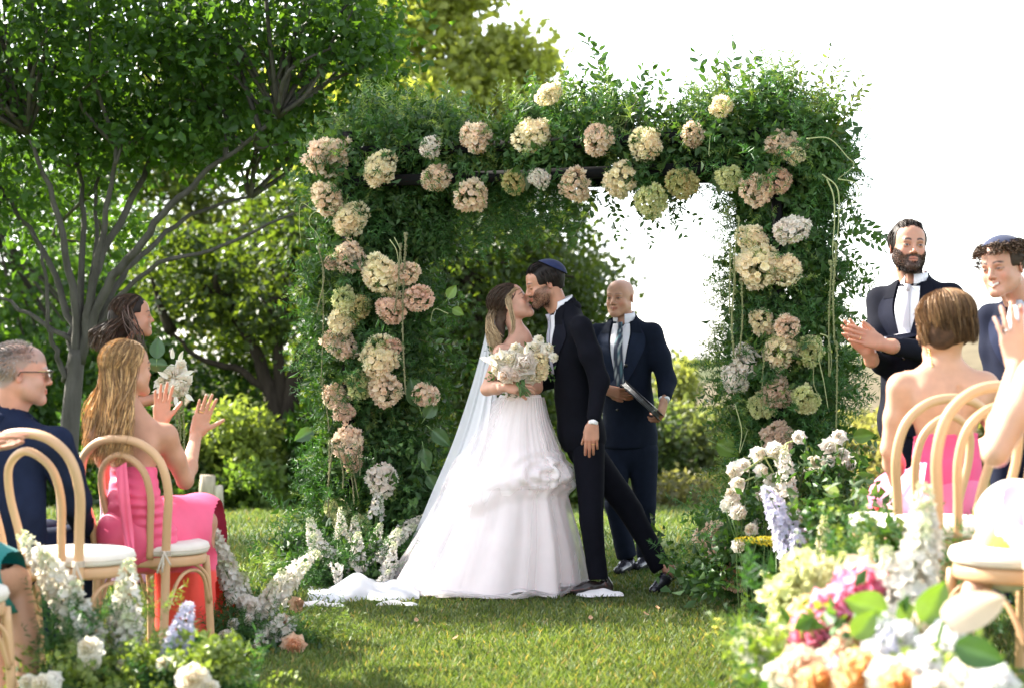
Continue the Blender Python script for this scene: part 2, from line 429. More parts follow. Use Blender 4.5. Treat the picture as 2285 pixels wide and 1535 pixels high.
def head_paint(P, F, tone, fem=False, beard=None, brow=(.03, .018, .012), iris=(.05, .03, .02), smile=0.0, teeth=0.0, lips=None, closed=False, stubble=None, browt=1.0, hairline=None, open_=0.0):
    """vertex colours from the local face position"""
    p = F.inv(P); x, y, z = p.T; ax = np.abs(x)
    c = np.tile(np.array(tone, float), (len(P), 1))
    n = fbm(p, 60, 3, 2)[:, None]; c = c * (1 + .05 * n)
    def mix(c, col, m): m = np.clip(m, 0, 1)[:, None]; return c * (1 - m) + np.array(col) * m
    front = ss(.05, .08, y) * (z < .12)
    inhead = (z > -.14)
    # blush, nose, ears
    red = np.array(tone) * (1.06, .80, .76)
    c = mix(c, red, .7 * np.exp(-((ax - .043) ** 2 / .016 ** 2 + (z + .035) ** 2 / .016 ** 2)) * front)
    c = mix(c, red, .6 * np.exp(-((ax) ** 2 / .010 ** 2 + (z + .033) ** 2 / .010 ** 2)) * ss(.1, .11, y))
    c = mix(c, red, .6 * (ax > .073) * (np.abs(z + .012) < .035))
    # eye socket tint
    c = mix(c, np.array(tone) * (.72, .62, .58), .55 * np.exp(-((ax - .031) ** 2 / .017 ** 2 + (z - .000) ** 2 / .012 ** 2)) * front)
    up = smile * .006; wd = .021 + .007 * smile
    lipc = lips if lips is not None else np.array(tone) * (.86, .55, .52)
    zl = z - up * (ax / wd) ** 2 * (ax < wd * 1.3)
    lm = (ax < wd) * np.exp(-((zl + .065) / (.0095 * np.sqrt(np.clip(1 - (ax / wd) ** 2, .05, 1)) + .002)) ** 4) * ss(.085, .090, y)
    hair_m = np.zeros(len(P))
    if beard is not None or stubble is not None:
        bz = -.048 + .040 * ss(.035, .075, ax)            # upper edge rises to the sideburns
        cheek = ss(.006, -.006, z - bz) * (z > -.150) * ss(-.02, .005, y + .25 * (ax - .075))
        must = np.exp(-((z + .0505) / .0075) ** 4) * (ax < .034) * (y > .07)
        below_lip = 1 - .0 * z
        m = np.clip(np.maximum(cheek, must), 0, 1) * (1 - np.clip(lm * 1.3, 0, 1))
        m *= (z > -.128) | (y < .09)
        m *= ss(-.16, -.125, z)
        if beard is not None:
            c = mix(c, beard, m * .93 * (.9 + .1 * n[:, 0])); hair_m = m
        else: c = mix(c, stubble, m * .55)
    c = mix(c, lipc, lm * .9)
    lg = (ax < wd * .92) * np.exp(-((zl + .0648 + open_ * .003) / (.0016 + open_ * .004)) ** 2) * (y > .08)
    c = mix(c, (.05, .015, .012), lg * .85)
    if teeth > 0:
        tm = (ax < wd * .8) * np.exp(-((zl + .0645) / .0042) ** 4) * (y > .085)
        c = mix(c, (.75, .72, .66), tm * teeth)
    # eyebrows
    bb = z - (.0205 + .004 * np.sin(np.clip((ax - .012) / .036, 0, 1) * PI) * 1.2)
    c = mix(c, brow, .92 * np.exp(-(bb / (.0036 * browt)) ** 4) * ss(.010, .015, ax) * ss(.053, .045, ax) * (y > .05))
    # eyes
    ex = (ax - .031); ez = (z + .003)
    if closed:
        c = mix(c, (.035, .02, .015), .95 * np.exp(-((ez + .0055 - ex ** 2 * 14) / .0019) ** 2) * (np.abs(ex) < .0145) * (y > .05))
    else:
        hgt = .0043 * (1 - .30 * smile) * np.clip(1 - (ex / .0145) ** 2, 0, 1)
        opn = (np.abs(ez) < hgt) * (y > .06)
        c = mix(c, (.42, .37, .34), opn * 1.0)
        c = mix(c, iris, opn * (ex ** 2 + (ez) ** 2 < .0056 ** 2))
        lid = np.exp(-((ez - hgt) / .0017) ** 2) * (np.abs(ex) < .0165) * (y > .06)
        c = mix(c, (.03, .018, .014), lid * .9)
        c = mix(c, np.array(tone) * .45, np.exp(-((ez + hgt) / .0013) ** 2) * (np.abs(ex) < .0145) * (y > .06) * .6)
    # nostrils, ear hollow
    c = mix(c, np.array(tone) * (.25, .15, .13), np.exp(-(((ax - .0065) / .0035) ** 2 + ((z + .0445) / .003) ** 2)) * (y > .092))
    c = mix(c, np.array(tone) * (.62, .5, .47), .6 * np.exp(-(((y + .006) / .008) ** 2 + ((z + .010) / .014) ** 2)) * (ax > .070))
    if hairline is not None:   # close-cropped hair shown on the scalp
        col, h0, amt = hairline
        top = z - (h0 - .10 * ss(.04, -.07, y)); c = mix(c, col, amt * ss(-.008, .012, top) * (1 - (ax > .079)) * (.75 + .25 * n[:, 0]))
    return c

def hand_prims(f, W, side, curl=(10, 15, 15, 20), spread=4, thumb=(35, 20, 15), k=.004, s=1.0, thumb_in=0):
    """W: Frame at the wrist: y along the hand, z out of the back of the hand, x sideways. side=+1: thumb on +x."""
    def cp(a, b, ra, rb=None, kk=k, flat=None):
        f.cap(W(*a), W(*b), ra * s, (ra if rb is None else rb) * s, kk, None if flat is None else (W.M[:, 2], flat))
    xs = [.029, .010, -.009, -.027]; ln = [(.042, .026, .020), (.046, .030, .021), (.043, .028, .021), (.034, .020, .018)]
    base = [.086, .090, .086, .078]; rad = [.0093, .0095, .0090, .0080]
    for i in range(4):
        x = xs[i] * side
        cp((x * .55, .012, 0), (x, base[i] - .006, 0), .019, .0125, .012, .75)
    cp((.0, .0, 0), (0, -.03, 0), .024, .025, .012, .75)
    cp((.024 * side, .02, -.006), (.036 * side, .045, -.010), .017, .013, .012)
    tips = []
    for i in range(4):
        a = R((1.5 - i) * spread) * side; x = xs[i] * side; p = np.array((x, base[i], 0.0)); ang = 0; cu = curl[i] if np.ndim(curl) else curl
        cu = cu if np.ndim(cu) else (cu, cu * 1.3, cu * .8)
        r = rad[i]
        for j, L in enumerate(ln[i]):
            ang += R(cu[j]); L = L
            d = np.array((math.sin(a) * math.cos(ang), math.cos(a) * math.cos(ang), -math.sin(ang)))
            q = p + d * L; cp(p, q, r * (1 - .06 * j), r * (1 - .06 * (j + 1)), .0015 if j else .005); p = q
        tips.append(W(*p))
    a0, a1, a2 = thumb
    p = np.array((.030 * side, .030, -.010)); az = R(a0); dz = -R(thumb_in)
    for j, (L, da) in enumerate(((.034, 0), (.031, a1), (.025, a2))):
        az2 = az - R(da) * (j > 0); az = az2
        d = np.array((math.sin(az) * side * math.cos(dz), math.cos(az) * math.cos(dz), math.sin(dz))); q = p + d * L
        cp(p, q, (.0125, .0108, .0098)[j], (.0110, .0100, .0085)[j], .004); p = q; dz -= R(thumb_in) * .4
    return tips
M = {}
M['skin'] = mat('skin', (1, 1, 1), .48, .05, 30, (220, .12, .002), spec=.4, sss=.12)
M['hair'] = mat('hair', (1, 1, 1), .58, .25, 60, spec=.22)
M['cloth_dark'] = mat('suit_wool', (1, 1, 1), .9, .12, 25, (500, .25, .001), spec=.12)
M['cloth'] = mat('fabric', (1, 1, 1), .8, .05, 12, (400, .15, .001), spec=.25, sheen=.1)
M['satin'] = mat('satin', (1, 1, 1), .5, .04, 10, (60, .12, .004), spec=.4)
M['gold'] = mat('gold', (.8, .55, .22), .3, .05, metal=1, vc=False)
M['silver'] = mat('silver', (.8, .8, .82), .2, .05, metal=1, vc=False)
M['shiny'] = mat('polished', (1, 1, 1), .25, .05, spec=.6)
M['wood'] = mat('bentwood', (.58, .36, .20), .42, .12, 6, (90, .12, .002, (1, 1, .12)), spec=.4, stretch=(1, 1, .15))
M['cushion'] = mat('cushion_canvas', (.74, .69, .62), .9, .05, 20, (300, .3, .002))
# ------------------------------------------------------------------ the ground, the hill, the trees
def lawn_material():
    m, nt, out = nt_mat('lawn'); N = nt.nodes; L = nt.links
    tc = N.new('ShaderNodeTexCoord')
    n1 = N.new('ShaderNodeTexNoise'); n1.inputs['Scale'].default_value = 1.3; n1.inputs['Detail'].default_value = 6
    n2 = N.new('ShaderNodeTexNoise'); n2.inputs['Scale'].default_value = 60; n2.inputs['Detail'].default_value = 4
    L.new(tc.outputs['Object'], n1.inputs[0]); L.new(tc.outputs['Object'], n2.inputs[0])
    r = N.new('ShaderNodeValToRGB'); r.color_ramp.elements[0].color = (.040, .075, .016, 1); r.color_ramp.elements[1].color = (.12, .155, .045, 1)
    r.color_ramp.elements[0].position = .35; r.color_ramp.elements[1].position = .7
    ad = N.new('ShaderNodeMix'); ad.inputs[0].default_value = .5; L.new(n1.outputs[0], ad.inputs[2]); L.new(n2.outputs[0], ad.inputs[3]); L.new(ad.outputs[0], r.inputs[0])
    p = N.new('ShaderNodeBsdfPrincipled'); p.inputs['Roughness'].default_value = .9; L.new(r.outputs[0], p.inputs['Base Color'])
    L.new(bump(nt, 90, .6, .02), p.inputs['Normal']); L.new(p.outputs[0], out.inputs[0]); return m
xs = np.concatenate([[-400, -120, -60, -35, -25], np.linspace(-12, 12, 121), [25, 35, 60, 120, 400]])
ys = np.concatenate([[-60, -20, -6], np.linspace(0, 30, 121), [34, 40, 50, 70, 110, 200, 400, 900]])
GX, GY = np.meshgrid(xs, ys, indexing='ij'); GZ = np.maximum(ground_z(GX, GY), -6.0)
o = Acc().add(np.stack([GX, GY, GZ], -1).reshape(-1, 3), grid_quads(len(xs), len(ys))).build('lawn_ground', lawn_material()); tag(o, kind='structure')

# grass blades
def grass(n, x0, x1, y0, y1, hgt, wid, rng):
    # denser towards the camera
    y = y0 + (y1 - y0) * rng.random(n) ** 1.35; half = (y * .285 + .55)
    x = rng.uniform(-1, 1, n) * half; z = ground_z(x, y)
    P = np.stack([x, y, z], 1); hn = hgt * rng.uniform(.55, 1.35, n) * (1 + .35 * fbm(P, 1.6, 5, 2)) * (y / y0) ** .25
    a = rng.uniform(0, 6.283, n); lean = rng.uniform(.1, .9, n) * hn; b = rng.uniform(0, 6.283, n)
    w = wid * (y / y0) ** .8 * rng.uniform(.7, 1.3, n)
    dx = np.cos(a) * w; dy = np.sin(a) * w; lx = np.cos(b) * lean; ly = np.sin(b) * lean
    v = np.zeros((n, 4, 3)); v[:, 0] = P + np.stack([-dx, -dy, 0 * dx - .004], 1); v[:, 1] = P + np.stack([dx, dy, 0 * dx - .004], 1)
    v[:, 2] = P + np.stack([lx * .4 + dx * .8, ly * .4 + dy * .8, hn * .6], 1); v[:, 3] = P + np.stack([lx, ly, hn * .95], 1)
    i = np.arange(n)[:, None] * 4
    g = rng.random(n)[:, None]; t = (rng.random(n) < .07)[:, None]
    c = np.where(t, np.array((.30, .25, .10)), np.array((.065, .125, .026)) * (1 - g) + np.array((.18, .225, .075)) * g) * (1 + .25 * fbm(P, 2.2, 9, 2)[:, None])
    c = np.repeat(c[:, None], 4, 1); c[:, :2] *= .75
    return v.reshape(-1, 3), np.zeros((0, 4), int), np.concatenate([i + np.array([[0, 1, 2]]), i + np.array([[0, 2, 3]])]), c.reshape(-1, 3)
g = Acc(); rg = np.random.default_rng(21)
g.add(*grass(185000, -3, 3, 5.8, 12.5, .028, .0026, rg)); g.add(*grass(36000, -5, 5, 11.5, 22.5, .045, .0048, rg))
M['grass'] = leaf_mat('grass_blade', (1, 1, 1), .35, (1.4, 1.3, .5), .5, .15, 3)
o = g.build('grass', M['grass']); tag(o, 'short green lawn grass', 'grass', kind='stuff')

# hill across the valley
def hill():
    m, nt, out = nt_mat('dry_hill'); N = nt.nodes; L = nt.links
    a = N.new('ShaderNodeAttribute'); a.attribute_name = 'Col'
    p = N.new('ShaderNodeBsdfPrincipled'); p.inputs['Roughness'].default_value = 1; p.inputs['Specular IOR Level'].default_value = .1
    tc = N.new('ShaderNodeTexCoord'); nz = N.new('ShaderNodeTexNoise'); nz.inputs['Scale'].default_value = .35; nz.inputs['Detail'].default_value = 8
    L.new(tc.outputs['Object'], nz.inputs[0]); mr = N.new('ShaderNodeMapRange'); mr.inputs[1].default_value = .3; mr.inputs[2].default_value = .7; mr.inputs[3].default_value = .75; mr.inputs[4].default_value = 1.2
    L.new(nz.outputs[0], mr.inputs[0]); mx = N.new('ShaderNodeMix'); mx.data_type = 'RGBA'; mx.blend_type = 'MULTIPLY'; mx.inputs[0].default_value = 1
    L.new(a.outputs['Color'], mx.inputs[6]); L.new(mr.outputs[0], mx.inputs[7]); L.new(mx.outputs[2], p.inputs['Base Color']); L.new(p.outputs[0], out.inputs[0])
    xs = np.linspace(-90, 120, 141); ys = np.linspace(90, 260, 80); X, Y = np.meshgrid(xs, ys, indexing='ij')
    px = X / 190 * FPX + CX
    top = np.interp(px, [0, 900, 1300, 1500, 1650, 1900, 2100, 2285, 2700, 3400], [840, 835, 830, 822, 815, 788, 745, 700, 640, 600])
    zt = CAMZ - (top - HORY) / FPX * 190
    t = smooth01((Y - 90) / 100); Z = -9 + (zt + 9) * t - 14 * smooth01((Y - 192) / 68)
    P = np.stack([X, Y, Z], -1).reshape(-1, 3); P[:, 2] += .35 * fbm(P, .08, 3, 3) * (t.reshape(-1) < .98)
    gold = np.array((.125, .105, .068)); green = np.array((.06, .08, .032)); dk = np.array((.05, .075, .03))
    c = np.tile(gold, (len(P), 1)); tt = t.reshape(-1); xx = P[:, 0]
    vin = smooth01((tt - .86 + .05 * fbm(P, .05, 8, 2)) / .05) * smooth01((38 - xx) / 12) * (.75 + .25 * np.sin(P[:, 1] * 1.7))
    c = c * (1 - vin[:, None]) + green * vin[:, None]
    low = smooth01((.62 - tt + .06 * fbm(P, .1, 4, 2)) / .1)[:, None]; c = c * (1 - low) + green * low
    o = Acc().add(P, grid_quads(len(xs), len(ys)), None, c).build('hill', m); tag(o, kind='structure')
hill()

# ---- foliage kit
def rhomb(l, w, fold=.25):
    """one leaf: two halves folded along the midrib; base at origin, pointing +y"""
    v = np.array([(0, 0, 0), (w / 2, l * .42, fold * w), (0, l, -.1 * l), (-w / 2, l * .42, fold * w)], float)
    return v, np.zeros((0, 4), int), np.array([(0, 1, 2), (0, 2, 3)]), np.ones((4, 3))
def oval(l, w, fold=.2):
    v = np.array([(0, 0, 0), (w * .38, l * .22, fold * w * .7), (w * .5, l * .5, fold * w), (w * .3, l * .8, fold * w * .5), (0, l, -.08 * l), (-w * .3, l * .8, fold * w * .5), (-w * .5, l * .5, fold * w), (-w * .38, l * .22, fold * w * .7), (0, l * .5, 0)], float)
    t = np.array([(8, i, (i + 1) % 8) for i in range(8)])
    return v, np.zeros((0, 4), int), t, np.ones((9, 3))
def cloud(n, blobs, rng, shell=.55):
    """points in a set of ellipsoids ((cx,cy,cz),(rx,ry,rz),weight)"""
    w = np.array([b[2] for b in blobs], float); w /= w.sum(); k = rng.choice(len(blobs), n, p=w)
    C = np.array([b[0] for b in blobs], float)[k]; S = np.array([b[1] for b in blobs], float)[k]
    d = rng.normal(size=(n, 3)); d /= np.linalg.norm(d, axis=1, keepdims=True)
    return C + d * S * (shell + (1 - shell) * rng.random(n) ** .6)[:, None] * (rng.random(n) ** .12)[:, None]
def clumps(cent, per, rad, rng, flat=.6):
    k = len(cent); p = np.repeat(cent, per, 0) + rng.normal(size=(k * per, 3)) * rad * np.array((1, 1, flat)); return p
def crown_mesh(pts, leaf, rng, cols, droop=.3, smin=.6, smax=1.3, clump_ids=None):
    n = len(pts); Rm = rand_rots(n, rng)
    # leaves lean towards lying flat, tips hanging a little
    Rm[:, :, 2] *= 1.0; s = rng.uniform(smin, smax, n)
    c0, c1 = np.array(cols[0]), np.array(cols[1]); g = np.clip(rng.random(n) * .6 + .4 * (fbm(pts, 1.1, 17, 2) * .5 + .5), 0, 1)
    c = c0 * (1 - g[:, None]) + c1 * g[:, None]
    a = Acc(); a.add_many(leaf, Rm * s[:, None, None], pts, c); return a
M['bark'] = mat('bark', (1, 1, 1), .95, .3, 12, (30, .8, .02, (1, 1, .3)), spec=.1, stretch=(1, 1, .25))
M['leaf_dark'] = leaf_mat('leaf_dark', (1, 1, 1), .50, (2.2, 2.0, .5), .42, .2, 2)
M['leaf_light'] = leaf_mat('leaf_light', (1, 1, 1), .50, (1.8, 1.8, .7), .5, .2, 2)
def branch(acc, pts, r0, r1, col, seg=8, n=6, wob=.0, rng=None):
    P = catmull(pts, n)
    if wob and rng is not None: P[1:-1] += rng.normal(size=(len(P) - 2, 3)) * wob
    add_tube(acc, P, np.linspace(r0, r1, len(P)), seg, col); return P
def tree(name, label, base, trunk_pts, r0, r1, limbs, blobs, n_clump, per, crad, leaf, cols, mt, seed, bark=(.10, .085, .07), group=None, twigs=60, flat=.6, cat='tree'):
    rng = np.random.default_rng(seed); base = np.array(base, float)
    t = thing(name, label, cat, base, group)
    a = Acc(); P = branch(a, trunk_pts, r0, r1, bark, 10, 6); a.build('trunk', M['bark'], t)
    for lp, a0, a1 in limbs:
        b = Acc(); branch(b, lp, a0 * .78, a1 * .7, bark, 7, 5, .01, rng); b.build('limb', M['bark'], t)
    cent = cloud(n_clump, blobs, rng)
    if twigs:
        b = Acc(); hub = np.array(trunk_pts[-1])
        src = [q for l in limbs for q in catmull(l[0], 4)[3:]] + [hub]
        for c in cent[rng.choice(len(cent), min(twigs, len(cent)), replace=False)]:
            s = min(src, key=lambda q: np.linalg.norm(q - c)); mid = (s + c) / 2 + rng.normal(size=3) * .12
            branch(b, [s, mid, c], r1 * .35, .008, bark, 4, 4)
        b.build('twigs', M['bark'], t)['kind'] = 'stuff'
    pts = clumps(cent, per, crad, rng, flat)
    o = crown_mesh(pts, leaf, rng, cols).build('crown', mt, t, smooth=False); o['kind'] = 'stuff'
    return t

def gz(x, y): return float(ground_z(x, y))
# 1. many-stemmed shade tree on the left
Yt = 14.0; T = lambda x, y, d=0: at(x, y, Yt + d)
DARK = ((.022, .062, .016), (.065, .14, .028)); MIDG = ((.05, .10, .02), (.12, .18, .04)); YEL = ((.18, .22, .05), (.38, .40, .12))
bl = [((-6, 17.3, 5.8), (2.2, 1.3, .45), 2.2), ((-3, 17.5, 5.95), (1.6, 1.2, .45), 1.7), ((-8.6, 16.8, 5.6), (1.5, 1.2, .5), 1.3)] + [(T(x, y, d), (rx, ry, rz), w) for x, y, d, rx, ry, rz, w in [  # these rear blobs lie above the view, added to shade the lawn
    (60, 60, 0, 1.0, 1.5, .8, 3), (60, 330, .5, .8, 1.2, .65, 2), (330, 120, 0, 1.1, 1.4, .6, 3), (600, 60, -.3, 1.1, 1.3, .55, 3),
    (770, 190, -.2, .55, .9, .42, 1.4), (560, 300, .2, .75, 1.0, .35, 1.6), (330, 290, .1, .7, .9, .3, 1.2), (820, 60, 0, .35, .8, .35, .7), (-250, 250, 0, 1.1, 1.5, 1.3, 2.5),
    (-413, -180, -1.8, 1.1, .6, .45, 1.6), (2, -413, -1.6, 1.0, .5, .4, 1.3), (250, -330, 0, 2.2, 2.0, .9, 4), (700, -280, 0, 1.4, 1.6, .6, 1.5), (130, 500, 1.4, .8, .6, .35, .6), (-260, 620, .6, .6, .8, .6, .6)]]  # leading pair is out of view, added to shade the grass before the couple
limbs = []
for pts, a0, a1 in [([(170, 830), (150, 700), (95, 560), (20, 440)], .045, .022), ([(172, 800), (165, 640), (120, 450), (60, 300)], .05, .02),
                    ([(175, 800), (180, 640), (185, 480), (170, 300)], .045, .02), ([(180, 810), (205, 640), (240, 470), (260, 330)], .05, .02),
                    ([(182, 780), (215, 600), (300, 440), (345, 330), (380, 180)], .05, .02), ([(185, 790), (240, 640), (300, 560), (380, 460), (470, 380), (620, 260)], .055, .02),
                    ([(190, 770), (270, 620), (350, 540), (450, 470), (560, 440)], .04, .015), ([(142, 850), (125, 780), (105, 720), (100, 600), (70, 520)], .03, .014),
                    ([(150, 830), (190, 700), (215, 560), (215, 420), (250, 250)], .035, .015), ([(200, 740), (330, 600), (470, 560), (600, 500), (760, 420)], .028, .010),
                    ([(160, 760), (60, 700), (-40, 640)], .03, .015)]:
    limbs.append(([T(x, y, (i * .12) * (-1) ** len(limbs)) for i, (x, y) in enumerate(pts)], a0, a1))
bx0, by0 = T(155, 1100)[0], Yt
tree('shade_tree', 'slender shade tree whose many grey stems fan out from one trunk behind the left guests', (bx0, by0, gz(bx0, by0)),
     [(bx0 - .01, by0, gz(bx0, by0) - .1), T(150, 1050), T(158, 930), T(172, 780)], .088, .062, limbs, bl, 1230, 33, .13, rhomb(.084, .055), DARK, M['leaf_dark'], 3, bark=(.085, .080, .072), twigs=120)
# 2. oak with a dark leaning trunk, behind the arch
Yt2 = 23.5; T2 = lambda x, y, d=0: at(x, y, Yt2 + d)
bx, by = T2(640, 1140)[0], Yt2
bl = [(T2(x, y, d), (rx, ry, rz), w) for x, y, d, rx, ry, rz, w in [
    (1050, 640, 0, 1.2, 1.4, 1.3, 3), (1230, 560, .4, .55, .9, .8, .9), (900, 520, .5, 1.2, 1.3, .7, 2), (1100, 900, .3, 1.0, 1.0, 1.0, 2),
    (640, 640, 0, 1.1, 1.3, .8, 2.2), (420, 620, .5, .8, 1.2, .7, 1.4), (700, 470, .6, 1.0, 1, .45, 1.2), (1290, 690, 0, .32, .6, .5, .4), (1000, 400, 1, 1.2, 1, .6, 1.2)]]
limbs = [([T2(x, y) for x, y in q], a0, a1) for q, a0, a1 in [([(632, 960), (600, 860), (560, 760), (500, 680)], .16, .06), ([(640, 950), (660, 840), (700, 740), (800, 640), (950, 560)], .18, .05),
         ([(630, 930), (620, 800), (640, 650), (660, 520)], .12, .05), ([(700, 740), (720, 650), (690, 560)], .08, .03), ([(610, 880), (540, 830), (450, 800), (380, 740)], .08, .03)]]
tree('oak_tree', 'big dark oak with a thick leaning trunk at the lawn edge behind the arch', (bx, by, gz(bx, by)),
     [(bx, by, gz(bx, by) - .3), T2(632, 1060), T2(622, 1000), T2(632, 930)], .34, .22, limbs, bl, 900, 27, .17, rhomb(.11, .075), ((.022, .05, .012), (.075, .11, .028)), M['leaf_dark'], 5, bark=(.035, .028, .022), twigs=60)
# 3. pale tall tree, lit through, above the arch
Yt3 = 34.0; T3 = lambda x, y, d=0: at(x, y, Yt3 + d)
bx, by = T3(1045, 1140)[0], Yt3
bl = [(T3(x, y, d), (rx, ry, rz), w) for x, y, d, rx, ry, rz, w in [
    (1040, 200, 0, 1.2, 1.5, 1.0, 3), (920, 50, 0, 1.0, 1, .7, 1.8), (1010, -20, 0, .9, 1, .5, 1.2), (1150, 130, 0, .7, 1, .6, .9), (960, 360, 0, 1.4, 1.3, 1.0, 2.4), (1180, 230, .4, .45, .8, .45, .5),
    (870, 210, 1, .9, 1, 1.0, 1.4), (1100, 380, 0, 1.2, 1, .9, 1.8), (800, 420, 0, 1.5, 1, 1.2, 2), (1060, 600, .5, 1.6, 1, 1.5, 2), (960, -60, 0, .5, .8, .4, .5), (700, 250, 1, 1.2, 1, 1, 1.2)]]
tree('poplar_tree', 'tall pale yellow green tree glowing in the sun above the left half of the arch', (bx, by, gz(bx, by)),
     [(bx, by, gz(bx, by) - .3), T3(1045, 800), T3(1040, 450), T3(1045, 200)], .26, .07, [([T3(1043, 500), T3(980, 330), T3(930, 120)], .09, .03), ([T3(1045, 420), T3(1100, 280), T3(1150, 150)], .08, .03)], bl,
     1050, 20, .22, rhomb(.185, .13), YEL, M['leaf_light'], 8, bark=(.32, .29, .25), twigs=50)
# 4. wood behind: separate trees filling the left
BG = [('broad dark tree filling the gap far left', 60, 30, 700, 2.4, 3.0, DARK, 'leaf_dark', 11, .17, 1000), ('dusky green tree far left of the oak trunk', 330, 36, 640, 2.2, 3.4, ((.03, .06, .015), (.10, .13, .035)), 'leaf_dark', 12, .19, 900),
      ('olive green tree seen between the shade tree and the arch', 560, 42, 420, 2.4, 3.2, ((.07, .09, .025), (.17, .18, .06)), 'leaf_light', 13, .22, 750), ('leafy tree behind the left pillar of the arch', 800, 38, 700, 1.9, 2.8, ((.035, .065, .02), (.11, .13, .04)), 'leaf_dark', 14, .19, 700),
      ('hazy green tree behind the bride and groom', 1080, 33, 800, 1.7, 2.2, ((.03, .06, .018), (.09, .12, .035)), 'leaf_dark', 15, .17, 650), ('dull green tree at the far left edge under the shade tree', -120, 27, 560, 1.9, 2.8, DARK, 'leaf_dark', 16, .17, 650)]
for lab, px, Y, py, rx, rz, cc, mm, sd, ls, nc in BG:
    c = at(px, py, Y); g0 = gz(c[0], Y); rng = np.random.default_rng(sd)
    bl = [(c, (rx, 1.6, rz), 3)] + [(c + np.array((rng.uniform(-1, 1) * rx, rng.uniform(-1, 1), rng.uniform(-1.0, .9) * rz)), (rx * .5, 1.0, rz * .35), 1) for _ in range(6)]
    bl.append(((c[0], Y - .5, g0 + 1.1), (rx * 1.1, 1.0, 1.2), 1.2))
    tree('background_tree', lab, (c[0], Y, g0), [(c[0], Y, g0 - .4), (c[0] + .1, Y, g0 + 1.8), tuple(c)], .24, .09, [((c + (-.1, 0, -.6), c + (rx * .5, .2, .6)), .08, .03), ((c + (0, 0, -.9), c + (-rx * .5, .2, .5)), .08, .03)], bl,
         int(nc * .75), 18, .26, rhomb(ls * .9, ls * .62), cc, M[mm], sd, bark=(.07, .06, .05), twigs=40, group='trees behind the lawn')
# 5. bushes beyond the lawn edge
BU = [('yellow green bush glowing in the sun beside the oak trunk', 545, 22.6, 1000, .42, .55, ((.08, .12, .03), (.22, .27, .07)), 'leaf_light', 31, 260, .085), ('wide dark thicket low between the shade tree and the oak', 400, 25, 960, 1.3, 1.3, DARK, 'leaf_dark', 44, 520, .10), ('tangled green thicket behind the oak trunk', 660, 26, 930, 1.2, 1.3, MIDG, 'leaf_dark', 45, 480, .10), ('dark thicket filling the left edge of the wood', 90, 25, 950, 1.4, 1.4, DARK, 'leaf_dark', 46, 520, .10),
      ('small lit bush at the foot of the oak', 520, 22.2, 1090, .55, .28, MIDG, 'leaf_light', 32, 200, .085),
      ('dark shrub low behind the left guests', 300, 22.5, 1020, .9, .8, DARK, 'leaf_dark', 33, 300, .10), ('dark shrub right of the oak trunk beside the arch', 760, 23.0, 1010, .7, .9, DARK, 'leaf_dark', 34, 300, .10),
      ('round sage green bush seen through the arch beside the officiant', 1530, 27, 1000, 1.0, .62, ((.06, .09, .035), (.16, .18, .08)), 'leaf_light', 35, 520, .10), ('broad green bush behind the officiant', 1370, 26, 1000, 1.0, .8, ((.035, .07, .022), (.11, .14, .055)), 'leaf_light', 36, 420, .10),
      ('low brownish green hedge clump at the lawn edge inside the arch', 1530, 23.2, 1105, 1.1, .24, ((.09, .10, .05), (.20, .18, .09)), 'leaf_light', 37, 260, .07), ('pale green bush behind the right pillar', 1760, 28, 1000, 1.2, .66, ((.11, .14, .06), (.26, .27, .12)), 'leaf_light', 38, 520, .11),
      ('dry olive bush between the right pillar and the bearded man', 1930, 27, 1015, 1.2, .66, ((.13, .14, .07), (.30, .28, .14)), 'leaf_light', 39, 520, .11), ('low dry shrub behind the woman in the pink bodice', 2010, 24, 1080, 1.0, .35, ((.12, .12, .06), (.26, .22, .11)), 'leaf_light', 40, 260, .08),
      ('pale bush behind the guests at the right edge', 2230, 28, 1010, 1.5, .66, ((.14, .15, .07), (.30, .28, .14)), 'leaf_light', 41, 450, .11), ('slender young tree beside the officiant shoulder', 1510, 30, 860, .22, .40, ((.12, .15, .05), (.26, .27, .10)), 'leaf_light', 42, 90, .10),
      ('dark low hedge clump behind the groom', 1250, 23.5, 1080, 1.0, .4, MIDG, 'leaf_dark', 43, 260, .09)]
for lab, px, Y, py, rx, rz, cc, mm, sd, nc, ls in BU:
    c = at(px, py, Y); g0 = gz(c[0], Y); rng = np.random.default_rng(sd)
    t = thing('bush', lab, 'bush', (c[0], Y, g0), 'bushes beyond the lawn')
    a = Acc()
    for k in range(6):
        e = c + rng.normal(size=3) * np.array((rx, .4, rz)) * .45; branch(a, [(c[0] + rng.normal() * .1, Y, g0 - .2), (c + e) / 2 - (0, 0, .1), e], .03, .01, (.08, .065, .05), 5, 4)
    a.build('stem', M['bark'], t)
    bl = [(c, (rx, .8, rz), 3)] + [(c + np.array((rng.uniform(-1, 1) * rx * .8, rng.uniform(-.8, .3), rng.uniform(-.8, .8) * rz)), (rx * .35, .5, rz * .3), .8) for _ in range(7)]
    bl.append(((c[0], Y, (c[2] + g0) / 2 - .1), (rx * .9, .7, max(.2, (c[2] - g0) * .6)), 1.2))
    cent = cloud(nc, bl, rng, .7); o = crown_mesh(clumps(cent, 21, .11, rng, .7), rhomb(ls * 1.15, ls * .8), rng, cc).build('foliage', M[mm], t, smooth=False); o['kind'] = 'stuff'
